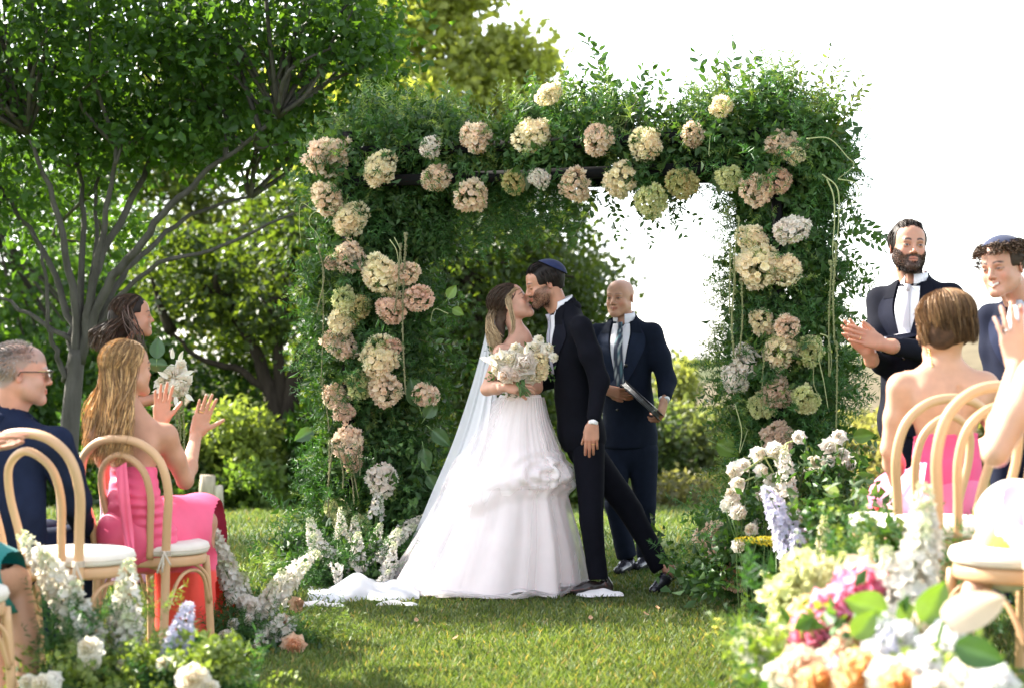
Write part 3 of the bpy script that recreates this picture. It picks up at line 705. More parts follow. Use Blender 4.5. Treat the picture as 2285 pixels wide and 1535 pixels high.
# trees on the ridge
for i, (px, y, w, lab) in enumerate([(1500, 818, 4.5, 'dark tree on the hill crest left of the right pillar'), (1570, 822, 3.5, 'small round tree on the hill crest seen through the arch'), (1890, 790, 4.0, 'dark tree on the hill crest beside the clapping man'), (1930, 786, 3.0, 'small tree on the crest between the pillar and the bearded man')]):
    Y = 188; c = at(px, y, Y); rng = np.random.default_rng(60 + i); t = thing('ridge_tree', lab, 'tree', c - (0, 0, 1.6), 'trees on the hill crest')
    a = Acc(); add_tube(a, [c - (0, 0, 2.2), c], [.3, .2], 6, (.08, .07, .05)); a.build('trunk', M['bark'], t)
    cent = cloud(90, [(c, (w * .6, 1, .5), 1), (c + (w * .5, 0, -.1), (w * .5, 1, .4), 1)], rng); o = crown_mesh(clumps(cent, 8, .3, rng), rhomb(.8, .6), rng, ((.06, .09, .04), (.13, .16, .07))).build('crown', M['leaf_light'], t, smooth=False); o['kind'] = 'stuff'
# weathered stump pieces far left of the oak
t = thing('tree_stump', 'pale weathered stump standing on the lawn edge left of the oak', 'stump', tuple(at(462, 1120, 20.5)))
a = Acc(); p = at(462, 1120, 20.5); add_tube(a, [p - (0, 0, .15), p + (0, 0, .15), p + (.01, 0, .30)], [.10, .09, .085], 12, (.36, .31, .24)); a.build('trunk', M['bark'], t)
a = Acc(); p = at(487, 1125, 20.5); add_tube(a, [p - (0, 0, .15), p + (0, 0, .14), p + (0, 0, .21)], [.06, .055, .05], 10, (.45, .40, .33)); a.build('root', M['bark'], t)
# ------------------------------------------------------------------ flowers and foliage, built once and shared
M['petal'] = leaf_mat('petal', (1, 1, 1), .46, (1.05, 1.0, .92), .6, .06, 20, spec=.2)
M['fern'] = leaf_mat('fern_green', (1, 1, 1), .30, (1.6, 1.7, .5), .5, .15, 6)
M['sprigleaf'] = leaf_mat('sprig_leaf', (1, 1, 1), .30, (1.8, 1.8, .5), .32, .15, 12, spec=.6)
M['stem'] = mat('stem', (1, 1, 1), .6, .15, 20)
def petal(l, w, cup=.3, curl=.2, nu=4, nv=4, ruffle=0, ph=0):
    u = np.linspace(0, 1, nu)[:, None]; v = np.linspace(-1, 1, nv)[None]
    wid = w / 2 * np.sin(np.clip(u * .92 + .06, 0, 1) ** .75 * PI) ** .6
    wid = np.where(u > .98, wid * .75, wid)
    x = v * wid; y = l * (u - .10 * v ** 2 * u) * np.cos(curl * u); z = cup * l * u ** 1.0 * 0 + l * np.sin(curl * u) * u + cup * w * v ** 2 * (.4 + .6 * u)
    z = z + ruffle * np.sin(v * 5 + ph) * u * l
    P = np.stack([x + 0 * u, y, z], -1).reshape(-1, 3)
    return P, grid_quads(nu, nv)
def mesh_flower(name, build, mats=None):
    a = Acc(); build(a); return a.mesh(name, mats or [M['petal'], M['stem'], M['sprigleaf']])
def fib(n, zmin=-1):
    i = np.arange(n) + .5; z = 1 - (1 - zmin) * i / n; ph = i * 2.39996; r = np.sqrt(1 - z * z); return np.stack([r * np.cos(ph), r * np.sin(ph), z], 1)
HYD = {'pink': ((.93, .84, .68), (.93, .66, .54)), 'cream': ((.94, .91, .66), (.94, .80, .60)), 'green': ((.66, .72, .34), (.82, .80, .50)), 'peach': ((.92, .82, .64), (.90, .70, .56)),
       'white': ((.93, .92, .86), (.92, .82, .76)), 'coral': ((.88, .70, .54), (.86, .60, .50)), 'olive': ((.50, .52, .20), (.78, .62, .34)), 'mauve': ((.82, .70, .56), (.82, .60, .50))}
def hydrangea(cols, seed, r=.075):
    def b(a):
        rng = np.random.default_rng(seed); D = fib(105, -.8); pv, pq = petal(.027, .029, .10, .55, 4, 3, .10, 1.0)
        add_tube(a, [(0, 0, -.14), (0, 0, 0)], [.004, .003], 6, (.2, .3, .1), 1)
        for i, d in enumerate(D):
            d = unit(d + rng.normal(size=3) * .08); rr = r * rng.uniform(.90, 1.08) * (1 + .42 * fbm(d[None], 2.6, seed + 5, 2)[0]) * np.array((1, 1, .82)); Bm = basis(d, rng.normal(size=3))
            g = np.clip(.5 + .35 * fbm(d[None] * 1.0, 2.6, seed, 2)[0] + rng.normal() * .15, 0, 1); c = np.array(cols[0]) * (1 - g) + np.array(cols[1]) * g; c = c * rng.uniform(.86, 1.08); tl = R(rng.uniform(4, 26))
            a0 = rng.uniform(0, 6.28); s = rng.uniform(.85, 1.2)
            for k in range(4):
                Rz = rotm((0, 0, 1), a0 + k * PI / 2); v = (pv * s) @ rotm((1, 0, 0), tl).T @ Rz.T @ Bm.T + d * rr; a.add(v, pq, None, c * (1 - .05 * (k % 2)) + .04)
            if i % 2 == 0: a.add(np.array([(0, 0, .003), (.003, 0, .001), (0, .003, .001), (-.003, -.002, .001)]) @ Bm.T + d * rr, None, [(0, 1, 2), (0, 2, 3), (0, 3, 1)], c * .7)
        # inner mass of flower stalks
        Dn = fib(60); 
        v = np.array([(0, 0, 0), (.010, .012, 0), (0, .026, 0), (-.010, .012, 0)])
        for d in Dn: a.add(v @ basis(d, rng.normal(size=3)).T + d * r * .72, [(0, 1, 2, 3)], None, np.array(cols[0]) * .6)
    return mesh_flower('hydrangea_head', b)
HMESH = {k: [hydrangea(c, 10 + i * 3 + j) for j in range(2)] for i, (k, c) in enumerate(HYD.items())}
def rose(col, col2, seed, r=.042, layers=5, opened=1.0, stem=.18, centre=None):
    def b(a):
        rng = np.random.default_rng(seed)
        if stem: add_tube(a, catmull([(0, 0, -stem), (.004, .004, -stem * .5), (0, 0, 0)], 4), .0028, 6, (.12, .20, .06), 1)
        for L in range(layers):
            t = L / (layers - 1); n = 3 + L; tilt = R(88 - 78 * t * opened); rr = r * (.10 + .22 * t); ln = r * (.62 + .52 * t)
            c = np.array(col2) * (1 - t) + np.array(col) * t
            for k in range(n):
                pv, pq = petal(ln * rng.uniform(.92, 1.08), r * (.75 + .55 * t) * rng.uniform(.9, 1.1), .38 - .2 * t, -.15 + .55 * (t > .7) * -1 + rng.normal() * .08, 5, 5, .03 + .03 * t, rng.uniform(0, 6))
                v = pv @ rotm((1, 0, 0), tilt).T; v[:, 1] += rr; an = k * 2 * PI / n + L * .7 + rng.normal() * .08
                a.add(v @ rotm((0, 0, 1), an).T + (0, 0, -.004 * L - .2 * r * t), pq, None, c * rng.uniform(.93, 1.04))
        if centre:
            for d in fib(24, .2): a.add(np.array([(0, 0, 0), (.0022, 0, .006), (0, 0, .014), (-.0022, 0, .006)]) @ basis((d[1], -d[0], .3)).T + d * r * .16, [(0, 1, 2, 3)], None, centre)
        for k in range(5):
            pv, pq = petal(r * .6, r * .25, .1, .3, 3, 3); v = pv @ rotm((1, 0, 0), R(-35)).T; a.add(v @ rotm((0, 0, 1), k * 1.257).T + (0, 0, -.25 * r), pq, None, (.14, .22, .06), 1)
    return mesh_flower('rose', b)
def spike(col, seed, L=.30, r=.028, n=46, fl=.017, bud=None, stemc=(.14, .22, .07), tail=.18):
    r = r * 1.25; fl = fl * 1.45
    def b(a):
        rng = np.random.default_rng(seed); bend = rng.uniform(-.04, .04, 2)
        axis = lambda t: np.array((bend[0] * t * t, bend[1] * t * t, L * t))
        add_tube(a, [(0, 0, -tail)] + [axis(t) for t in np.linspace(0, 1, 6)], np.linspace(.0035, .0015, 7), 6, stemc, 1)
        pv, pq = petal(fl * 1.1, fl * 1.05, .15, .3, 3, 3)
        for i in range(n):
            t = (i + rng.random()) / n; ph = i * 2.4 + rng.normal() * .2; rr = r * (1.05 - .75 * t ** 1.6) * rng.uniform(.8, 1.1); d = np.array((math.cos(ph), math.sin(ph), .25 + .5 * t)); d = unit(d)
            p = axis(t * .97) + d * rr; s = (1.1 - .65 * t); c = np.array(col) * rng.uniform(.86, 1.05)
            if bud is not None and t > .72: c = c * (1 - (t - .72) / .28) + np.array(bud) * (t - .72) / .28
            Bm = basis(unit(d + rng.normal(size=3) * .25), rng.normal(size=3)); a0 = rng.uniform(0, 6.28)
            for k in range(5): a.add((pv * s) @ rotm((1, 0, 0), R(12)).T @ rotm((0, 0, 1), a0 + k * 1.2566).T @ Bm.T + p, pq, None, c)
            if i % 3 == 0: a.add(np.array([(0, 0, 0), (.002, 0, 0), tuple(Bm.T @ (p - axis(t * .97)))]) * 0 + axis(t * .97), None, [(0, 1, 2)], stemc, 1) if False else None
    return mesh_flower('flower_spike', b)
def beads(acc, P, r, rng, col, m=0, dens=170):
    """rope of tiny blossoms along a path"""
    P = np.asarray(P); seg = np.linalg.norm(np.diff(P, axis=0), axis=1); Ln = seg.sum(); n = int(Ln * dens)
    t = np.sort(rng.random(n)) * (len(P) - 1); i = np.minimum(t.astype(int), len(P) - 2); q = P[i] + (P[i + 1] - P[i]) * (t - i)[:, None]
    d = rng.normal(size=(n, 3)); d /= np.linalg.norm(d, axis=1, keepdims=True); rr = r * (1 - .45 * t / len(P)); q = q + d * rr[:, None] * .6
    octa = (np.array([(1, 0, 0), (0, 1, 0), (-1, 0, 0), (0, -1, 0), (0, 0, 1), (0, 0, -1)], float), np.zeros((0, 4), int), np.array([(0, 1, 4), (1, 2, 4), (2, 3, 4), (3, 0, 4), (1, 0, 5), (2, 1, 5), (3, 2, 5), (0, 3, 5)]), np.ones((6, 3)))
    s = rr * rng.uniform(.45, .8, n); acc.add_many(octa, rand_rots(n, rng) * s[:, None, None], q, np.array(col) * rng.uniform(.7, 1.15, (n, 1)))
    add_tube(acc, P, r * .35, 5, np.array(col) * .8, m)
# leafy sprig: stem along +z, length 1; leaves alternate
def sprig(seed, n=22, ll=.17, lw=.085, col0=(.03, .085, .02), col1=(.075, .15, .035), bendk=.25, name='leafy_sprig', mats=None, l=.45):
    rng = np.random.default_rng(seed); a = Acc(); b = rng.uniform(-bendk, bendk, 2)
    ax = lambda t: np.array((b[0] * t * t, b[1] * t * t, t)) * l
    add_tube(a, [ax(t) for t in np.linspace(0, 1, 8)], np.linspace(.0026, .0010, 8), 5, (.12, .10, .05), 1)
    lf = oval(ll * l * 1.0, lw * l)
    for i in range(n):
        t = .12 + .88 * (i + .5) / n; ph = (i % 2) * PI + i * .35 + rng.normal() * .35; d = unit((math.cos(ph), math.sin(ph), rng.uniform(.35, .9)))
        g = rng.random(); c = np.array(col0) * (1 - g) + np.array(col1) * g; s = rng.uniform(.75, 1.15) * (1.05 - .35 * t)
        B = basis(np.cross(d, rng.normal(size=3))); B = np.stack([np.cross(d, B[:, 2]), d, B[:, 2]], 1)
        a.add(lf[0] * s @ B.T + ax(t), None, lf[2], c)
    return a
SPR = [sprig(100 + i, n) for i, n in enumerate((13, 15, 18, 20))] + [sprig(110 + i, 26, .13, .05, (.07, .12, .03), (.17, .21, .06)) for i in range(2)]
SPRM = [a.mesh('leafy_sprig', [M['sprigleaf'], M['stem']]) for a in SPR]
def fern_proto(seed, l=.16, n=34, col0=(.022, .075, .020), col1=(.065, .16, .042)):
    rng = np.random.default_rng(seed); V_ = []; T_ = []; C_ = []
    b = rng.uniform(-.3, .3, 2)
    for i in range(n):
        t = (i + rng.random()) / n; base = np.array((b[0] * t * t, b[1] * t * t, t)) * l; ph = rng.uniform(0, 6.28)
        d = unit((math.cos(ph), math.sin(ph), rng.uniform(.2, .8))); L = l * .30 * (1.1 - .7 * t) * rng.uniform(.7, 1.2); w = .0019
        s = unit(np.cross(d, rng.normal(size=3))) * w; k = len(V_)
        V_ += [base - s, base + s, base + d * L * .55 + s * 1.3, base + d * L]; T_ += [(k, k + 1, k + 2), (k, k + 2, k + 3)]; g = rng.random(); C_ += [np.array(col0) * (1 - g) + np.array(col1) * g] * 4
    return np.array(V_), np.zeros((0, 4), int), np.array(T_), np.array(C_)
FERN = [fern_proto(200 + i) for i in range(4)]
FERNL = [fern_proto(220 + i, .15, 32, (.10, .17, .04), (.24, .31, .09)) for i in range(2)]
def mats_to(D, rng):
    """matrices whose z column follows D (k,3)"""
    D = D / (np.linalg.norm(D, axis=1, keepdims=True) + 1e-9); r = rng.normal(size=D.shape); X = np.cross(r, D); X /= np.linalg.norm(X, axis=1, keepdims=True); Y = np.cross(D, X); return np.stack([X, Y, D], 2)
def arrproto(a):
    v, q, t, c = a.arrays(); return v, q, t, c
def leafclump(seed, n=14, l=.055, w=.03, spread=.07, col0=(.028, .075, .022), col1=(.085, .16, .042)):
    rng = np.random.default_rng(seed); a = Acc(); lf = rhomb(l, w)
    p = rng.normal(size=(n, 3)) * spread * .5; g = rng.random((n, 1)); a.add_many(lf, rand_rots(n, rng) * rng.uniform(.6, 1.2, n)[:, None, None], p, np.array(col0) * (1 - g) + np.array(col1) * g); return arrproto(a)
LC = [leafclump(300 + i) for i in range(3)]
def scatter(acc, protos, P, D, rng, s=(.7, 1.3), tint=.2, jit=.5):
    k = rng.integers(0, len(protos), len(P))
    for i, pr in enumerate(protos):
        m = k == i; n = m.sum()
        if n == 0: continue
        Dd = D[m] + rng.normal(size=(n, 3)) * jit; Mx = mats_to(Dd, rng) * rng.uniform(*s, n)[:, None, None]
        acc.add_many(pr, Mx, P[m], (1 + tint * fbm(P[m], 5, 31, 2))[:, None] * np.ones((1, 3)) * rng.uniform(.8, 1.2, (n, 1)))
def bigleaf(name, l, w, col, seed=0):
    rng = np.random.default_rng(seed); u = np.linspace(0, 1, 8)[:, None]; v = np.linspace(-1, 1, 7)[None]
    wid = w / 2 * np.sin(np.clip(u, .02, 1) ** .7 * PI) ** .8 + .002
    P = np.stack([v * wid, l * u + 0 * v, .18 * l * u ** 2 * -1 + .15 * w * np.abs(v) + .012 * np.sin(u * 9 + v * 3) * l], -1).reshape(-1, 3)
    c = np.tile(np.array(col), (len(P), 1)); c[np.abs(np.broadcast_to(v, (8, 7)).ravel()) < .1] *= 1.3
    a = Acc(); a.add(P, grid_quads(8, 7), None, c); add_tube(a, [(0, -.05, 0), (0, 0, 0)], .002, 5, (.2, .3, .1), 1); return a.mesh(name, [M['sprigleaf'], M['stem']])
BL_D = bigleaf('large_leaf', .14, .09, (.05, .11, .04)); BL_L = bigleaf('large_leaf', .12, .085, (.13, .22, .035), 2); BL_S = bigleaf('large_leaf', .10, .055, (.17, .24, .14), 3)
# ------------------------------------------------------------------ the flower-covered wedding arch
AL = np.array((-.84, 10.9)); AR = np.array((1.47, 10.0)); AE = (AR - AL) / np.linalg.norm(AR - AL); AN = np.array((-AE[1], AE[0])); AW = np.linalg.norm(AR - AL)
BZ = 2.26
def ap(px, py, off=0.0):
    """photo pixel -> point on the arch's middle plane moved off metres to the front"""
    k = (px - CX) / FPX; O = AL - AN * off; s = (k * O[1] - O[0]) / (AE[0] - k * AE[1]); p = O + AE * s
    return np.array((p[0], p[1], CAMZ - (py - HORY) / FPX * p[1]))
def aw(s, d, z): q = AL + AE * s + AN * d; return np.array((q[0], q[1], z))
arch = thing('wedding_arch', 'large square wedding arch covered in greenery and pink and cream hydrangeas', 'wedding arch', (*((AL + AR) / 2), 0))
M['frame'] = mat('black_metal', (.008, .008, .009), .8, .05, vc=False, spec=.1); M['rod'] = mat('white_rod', (.75, .78, .82), .4, .03, vc=False)
Rz = basis((0, 0, 1), (*AE, 0))
for s in (-.02, AW + .02):
    for d in (-.24, .24):
        a = Acc(); box(a, aw(s, d, 1.28), (.05, .05, 2.60), Rz); a.build('post', M['frame'], arch, smooth=False)
for d in (-.24, .24):
    for z in (BZ + .03, 2.46):
        a = Acc(); box(a, aw(AW / 2, d, z), (AW + .1, .055, .06), Rz); a.build('cross_beam', M['frame'], arch, smooth=False)
for d, z in ((-.25, BZ - .02), ):
    a = Acc(); add_tube(a, [aw(.25, d, z + .03), aw(AW + .05, d, z + .05)], .007, 8); a.build('rod', M['rod'], arch)
for s in (-.02, AW + .02):
    a = Acc(); box(a, aw(s, 0, BZ + .03), (.045, .44, .045), Rz); a.build('side_rail', M['frame'], arch, smooth=False)
# greenery mass
rg = np.random.default_rng(77); fo = Acc()
def pillar_pts(n, s0, half_s, half_d, z0, z1, rng):
    th = rng.uniform(0, 2 * PI, n); k = rng.uniform(.45, 1.0, n) ** .6; z = rng.uniform(z0, z1, n)
    wv = 1 + .16 * np.sin(z * 5.2 + s0 * 3) + .10 * np.sin(z * 11 + 1)
    s = s0 + np.cos(th) * half_s * k * wv; d = np.sin(th) * half_d * k * wv; P = np.array([aw(a, b, c) for a, b, c in zip(s, d, z)])
    D = AE[None] * np.cos(th)[:, None] + AN[None] * np.sin(th)[:, None]; D = np.concatenate([D, rng.uniform(-.9, .5, (n, 1))], 1); return P, D
for s0, hs in ((-.02, .33), (AW + .01, .31)):
    P, D = pillar_pts(1150, s0, hs, .34, .02, 2.46, rg); scatter(fo, FERN, P, D, rg, (.7, 1.4))
    P, D = pillar_pts(1200, s0, hs * .88, .30, .02, 2.46, rg); scatter(fo, LC, P, D, rg, (.8, 1.4), jit=1)
P, D = pillar_pts(420, AW - .22, .13, .30, .2, 2.3, rg); scatter(fo, FERNL, P, D, rg, (.6, 1.1))
for s0 in (-.02, AW):
    P, D = pillar_pts(260, s0, .33, .36, .1, 2.4, rg); scatter(fo, FERNL, P, D, rg, (.6, 1.2))
def beam_pts(n, s0, s1, z0, z1, hd, rng):
    s = rng.uniform(s0, s1, n); z = rng.uniform(z0, z1, n); z = z + .07 * np.sin(s * 6) + .05 * np.sin(s * 13 + 1); d = rng.uniform(-1, 1, n) * hd
    P = np.array([aw(a, b, c) for a, b, c in zip(s, d, z)]); D = np.stack([rng.normal(size=n) * .5, np.sign(d) * .3 - .3, (z - (z0 + z1) / 2) / (z1 - z0) * 3], 1); return P, D
P, D = beam_pts(1050, -.30, AW + .30, BZ + .06, BZ + .33, .33, rg); scatter(fo, LC, P, D, rg, (.8, 1.4), jit=1)
P, D = beam_pts(950, -.30, AW + .28, BZ + .02, BZ + .34, .35, rg); scatter(fo, FERN, P, D, rg, (.7, 1.4))
P, D = beam_pts(680, -.3, AW + .30, BZ + .18, BZ + .44, .3, rg); scatter(fo, FERNL, P, D, rg, (.7, 1.5))
P, D = beam_pts(150, -.3, AW + .30, BZ + .30, BZ + .48, .3, rg); scatter(fo, LC, P, D, rg, (.7, 1.2), jit=1)
# curtain of hanging fern under the left half of the beam
n = 480; s = rg.uniform(.28, 1.30, n); z = BZ + .08 - rg.random(n) ** 1.5 * (.48 - .22 * (s - .3)); P = np.array([aw(a, rg.uniform(-.2, .3), c) for a, c in zip(s, z)]); D = np.tile((0, -.2, -1.0), (n, 1)); scatter(fo, FERN, P, D, rg, (.7, 1.3), jit=.5)
P, D = pillar_pts(260, .32, .22, .2, 1.9, 2.3, rg); scatter(fo, LC, P, D, rg, (.7, 1.2), jit=1)
# skirts at the feet and the darker green bulge inside the left pillar
n = 420; P = np.array([aw(-.02 + rg.normal() * .28, rg.normal() * .22, abs(rg.normal()) * .18) for _ in range(n)]); scatter(fo, LC + FERN, P, np.tile((0, -.3, 1.0), (n, 1)), rg, (.8, 1.5), jit=.8)
n = 420; P = np.array([aw(AW + rg.normal() * .28, rg.normal() * .22, abs(rg.normal()) * .18) for _ in range(n)]); scatter(fo, LC + FERN, P, np.tile((0, -.3, 1.0), (n, 1)), rg, (.8, 1.5), jit=.8)
n = 420; P = np.array([aw(.33 + rg.normal() * .10, rg.normal() * .2, rg.uniform(.15, 1.7)) for _ in range(n)]); scatter(fo, FERN + LC, P, np.tile((.3, -.3, -.3), (n, 1)), rg, (.7, 1.2), jit=.8)
fo.build('foliage', M['fern'], arch, smooth=False)['kind'] = 'stuff'
# single sprigs that stand out of the mass: (start px) -> (tip px)
SP = [(1370, 250, 1352, 118), (1352, 230, 1330, 150), (1400, 250, 1440, 150), (1300, 260, 1262, 170), (1330, 270, 1290, 185), (1420, 260, 1450, 175), (1460, 260, 1500, 185), (1600, 260, 1575, 130), (1620, 250, 1655, 118), (1600, 270, 1560, 190), (1650, 240, 1690, 150), (1640, 270, 1600, 150),
      (1700, 260, 1705, 165), (1730, 270, 1760, 180), (1780, 270, 1770, 150), (1820, 270, 1800, 122), (1830, 260, 1850, 140), (1850, 270, 1900, 165), (1860, 290, 1935, 185), (1840, 310, 1890, 220), (1240, 270, 1215, 185), (1180, 270, 1190, 190), (1100, 270, 1090, 190), (1010, 280, 985, 185), (960, 300, 930, 215),
      (900, 290, 870, 205), (850, 300, 800, 215), (800, 310, 750, 240), (1130, 280, 1150, 215), (1060, 290, 1040, 230), (1500, 280, 1530, 210), (1550, 280, 1520, 230),
      (1880, 480, 1965, 545), (1880, 430, 1930, 480), (1890, 520, 1990, 555), (1880, 560, 1945, 600), (1880, 600, 1960, 630), (1885, 640, 1950, 680), (1880, 690, 1940, 720), (1870, 730, 1935, 745), (1880, 330, 1920, 400), (1870, 370, 1910, 330), (1870, 880, 1940, 870), (1870, 960, 1945, 990), (1880, 1010, 1935, 1060),
      (1870, 1110, 1950, 1130), (1330, 440, 1300, 530), (1360, 440, 1375, 520), (1430, 450, 1460, 520), (1500, 440, 1540, 510), (1530, 440, 1500, 500), (1300, 440, 1270, 510), (1630, 560, 1580, 620), (1630, 780, 1570, 800), (1640, 870, 1580, 880), (1640, 930, 1585, 960), (1620, 1040, 1570, 1070), (1640, 1130, 1570, 1160),
      (720, 350, 690, 270), (710, 420, 670, 380), (700, 500, 660, 470), (720, 610, 670, 590), (710, 760, 670, 740), (950, 700, 1010, 660), (950, 760, 1010, 800), (940, 620, 990, 600), (950, 850, 1000, 830), (940, 960, 1000, 940), (720, 900, 680, 940), (715, 1060, 670, 1090), (760, 300, 720, 220)]
pale = {11, 14, 15, 16, 17, 18, 19, 22, 24, 26, 27}
for i, (x0, y0, x1, y1) in enumerate(SP):
    for j in range(2):
        of = rg.uniform(-.2, .25); p0 = ap(x0 + rg.normal() * 6, y0 + rg.normal() * 6, of); p1 = ap(x1 + rg.normal() * 9 * j, y1 + rg.normal() * 9 * j, of + rg.uniform(-.06, .12)); L = np.linalg.norm(p1 - p0)
        p1 = p0 + (p1 - p0) * 1.12; p0 = p0 - (p1 - p0) * .35; k = rg.integers(0, 4) if i not in pale else 4 + (j % 2)
        L = np.linalg.norm(p1 - p0); inst('leafy_sprig', SPRM[k], p0, basis(p1 - p0, rg.normal(size=3)), L / .45, arch)
# large separate leaves
for x, y, me, s, dx, dz in [(1595, 385, BL_S, 1.0, .3, -1), (1612, 395, BL_S, 1.0, -.2, -1), (1600, 990, BL_L, 1.1, .6, -.3), (1905, 975, BL_L, .9, .6, .1), (950, 930, BL_D, .9, .4, .6), (965, 960, BL_D, .95, .7, -.6), (945, 1000, BL_D, .9, .2, -1), (955, 1060, BL_D, .8, .5, -.8), (1000, 665, BL_L, .7, .5, .8), (1010, 690, BL_L, .6, .8, -.4), (1175, 395, BL_S, .8, 0, -1), (1900, 1010, BL_L, .7, .3, -.8), (935, 905, BL_D, 1.2, -.3, 1), (700, 960, BL_D, .9, -.8, -.4)]:
    p = ap(x, y, .28); y_ = unit((dx, -.15, dz)); x_ = unit(np.cross(y_, (0, -1, .25))); inst('large_leaf', me, p, np.stack([x_, y_, np.cross(x_, y_)], 1), s, arch)
# hydrangeas
HY = [(737, 347, 74, 'pink'), (845, 380, 60, 'cream'), (733, 442, 62, 'peach'), (780, 490, 64, 'cream'), (780, 572, 58, 'pink'), (745, 585, 36, 'mauve'), (857, 612, 70, 'cream'), (905, 612, 55, 'peach'), (930, 665, 48, 'coral'), (772, 674, 52, 'green'), (805, 688, 46, 'olive'), (868, 690, 58, 'coral'), (893, 672, 40, 'peach'), (765, 722, 58, 'cream'), (755, 768, 60, 'pink'),
      (845, 803, 68, 'cream'), (872, 772, 36, 'coral'), (797, 855, 50, 'green'), (866, 870, 66, 'peach'), (946, 880, 54, 'pink'), (750, 883, 44, 'pink'), (768, 915, 42, 'mauve'), (780, 990, 64, 'pink'), (790, 1030, 42, 'coral'), (853, 1068, 68, 'white'), (755, 1140, 50, 'green'), (800, 1175, 52, 'green'),
      (977, 394, 58, 'pink'), (960, 330, 46, 'white'), (1067, 308, 62, 'pink'), (1055, 440, 64, 'peach'), (1190, 300, 64, 'cream'), (1146, 410, 48, 'olive'), (1202, 398, 42, 'white'), (1280, 415, 60, 'peach'), (1335, 308, 66, 'pink'), (1383, 400, 66, 'cream'), (1443, 325, 68, 'cream'), (1455, 450, 58, 'green'), (1525, 408, 58, 'olive'), (1628, 398, 46, 'green'), (1548, 298, 50, 'pink'),
      (1750, 325, 62, 'pink'), (1770, 345, 40, 'cream'), (1690, 425, 60, 'pink'), (1742, 402, 50, 'coral'), (1610, 240, 46, 'cream'), (1228, 208, 44, 'cream'), (1763, 515, 64, 'white'), (1680, 535, 56, 'cream'), (1697, 595, 82, 'cream'), (1756, 600, 60, 'cream'), (1700, 720, 58, 'cream'), (1755, 728, 52, 'peach'), (1745, 780, 74, 'cream'), (1808, 782, 58, 'green'), (1665, 800, 56, 'white'), (1640, 845, 56, 'white'),
      (1733, 880, 60, 'mauve'), (1800, 892, 60, 'green'), (1700, 905, 50, 'green'), (1742, 975, 62, 'mauve'), (1600, 1192, 58, 'mauve'), (1622, 1238, 60, 'mauve'), (1645, 1278, 58, 'coral'), (1720, 1180, 46, 'mauve')]
for i, (x, y, dpx, kind) in enumerate(HY):
    off = .37 - .06 * rg.random(); p = ap(x, y, off); dd = unit(np.array((rg.normal() * .3, -1, .15 + rg.normal() * .3))); s = dpx * p[1] / FPX / .163
    inst('hydrangea', HMESH[kind][i % 2], p, basis(dd, rg.normal(size=3)), s * np.array((rg.uniform(.85, 1.15), rg.uniform(.85, 1.1), rg.uniform(.8, 1.1))), arch)
# hanging amaranth tassels and curling tendrils
AM = [(905, 540, 905, 880, 16), (893, 560, 880, 700, 14), (735, 1000, 725, 1130, 13), (742, 1000, 735, 1160, 14), (755, 1000, 765, 1090, 13), (765, 1000, 790, 1125, 13), (778, 1010, 800, 1110, 12), (800, 1010, 803, 1060, 12), (712, 560, 706, 700, 12), (720, 600, 716, 860, 10), (720, 860, 735, 960, 10),
      (1640, 620, 1638, 800, 18), (1655, 640, 1650, 790, 16), (1630, 560, 1628, 700, 14), (1648, 500, 1640, 640, 12), (1865, 560, 1862, 760, 17), (1855, 600, 1850, 840, 15), (1705, 800, 1705, 930, 11), (1868, 780, 1866, 960, 14), (1650, 1060, 1652, 1150, 13), (1672, 1060, 1668, 1160, 11), (1690, 1040, 1686, 1150, 11), (1815, 820, 1825, 880, 8), (1700, 1000, 1690, 1100, 10)]
for i, (x0, y0, x1, y1, w) in enumerate(AM):
    p0 = ap(x0, y0, .40); p1 = ap(x1, y1, .42); P = catmull([p0 + (0, .05, .04), p0, (p0 + p1) / 2 + rg.normal(size=3) * .012, p1], 8); a = Acc()
    beads(a, P, w / 2 / FPX * p0[1] * .66, rg, (.42, .46, .22) if x0 > 1500 else (.36, .36, .20)); a.build('amaranth_tassel', [M['petal']], arch)
for pts, w in [([(700, 470), (672, 455), (668, 500), (672, 545)], 3), ([(745, 470), (700, 475), (690, 500), (706, 520), (716, 540)], 3), ([(870, 535), (885, 560), (890, 600), (893, 640)], 4), ([(880, 530), (893, 560), (897, 610)], 4),
               ([(1845, 400), (1860, 440), (1862, 500), (1858, 560), (1865, 620)], 6), ([(1835, 390), (1868, 420), (1872, 480), (1868, 540)], 6), ([(1800, 310), (1850, 310), (1890, 350), (1905, 370), (1870, 400)], 5), ([(1870, 400), (1910, 410), (1915, 440), (1885, 465), (1860, 475)], 5),
               ([(1820, 750), (1833, 760), (1828, 800), (1838, 850), (1848, 912)], 6), ([(1830, 745), (1848, 755), (1855, 800), (1852, 840)], 5), ([(1640, 900), (1655, 960), (1650, 1010), (1668, 960)], 5), ([(1585, 300), (1582, 340), (1583, 350)], 4), ([(1000, 700), (970, 690), (960, 720)], 3)]:
    a = Acc(); P = catmull([ap(x, y, .40) for x, y in pts], 7); add_tube(a, P, w / 2 / FPX * P[0][1] * np.linspace(.62, .25, len(P)), 6, (.34, .38, .17)); a.build('tendril', M['stem'], arch)

# wisps that cross in front of the blooms
a = Acc(); P = []
for x, y, dpx, kind in HY:
    for k in range(5): u = rg.uniform(0, 6.28); P.append(ap(x + math.cos(u) * dpx * .52, y + math.sin(u) * dpx * .5, .38 + rg.random() * .05))
P = np.array(P); scatter(a, FERN + FERNL, P, rg.normal(size=P.shape), rg, (.35, .7), jit=.5); a.build('foliage', M['fern'], arch, smooth=False)['kind'] = 'stuff'
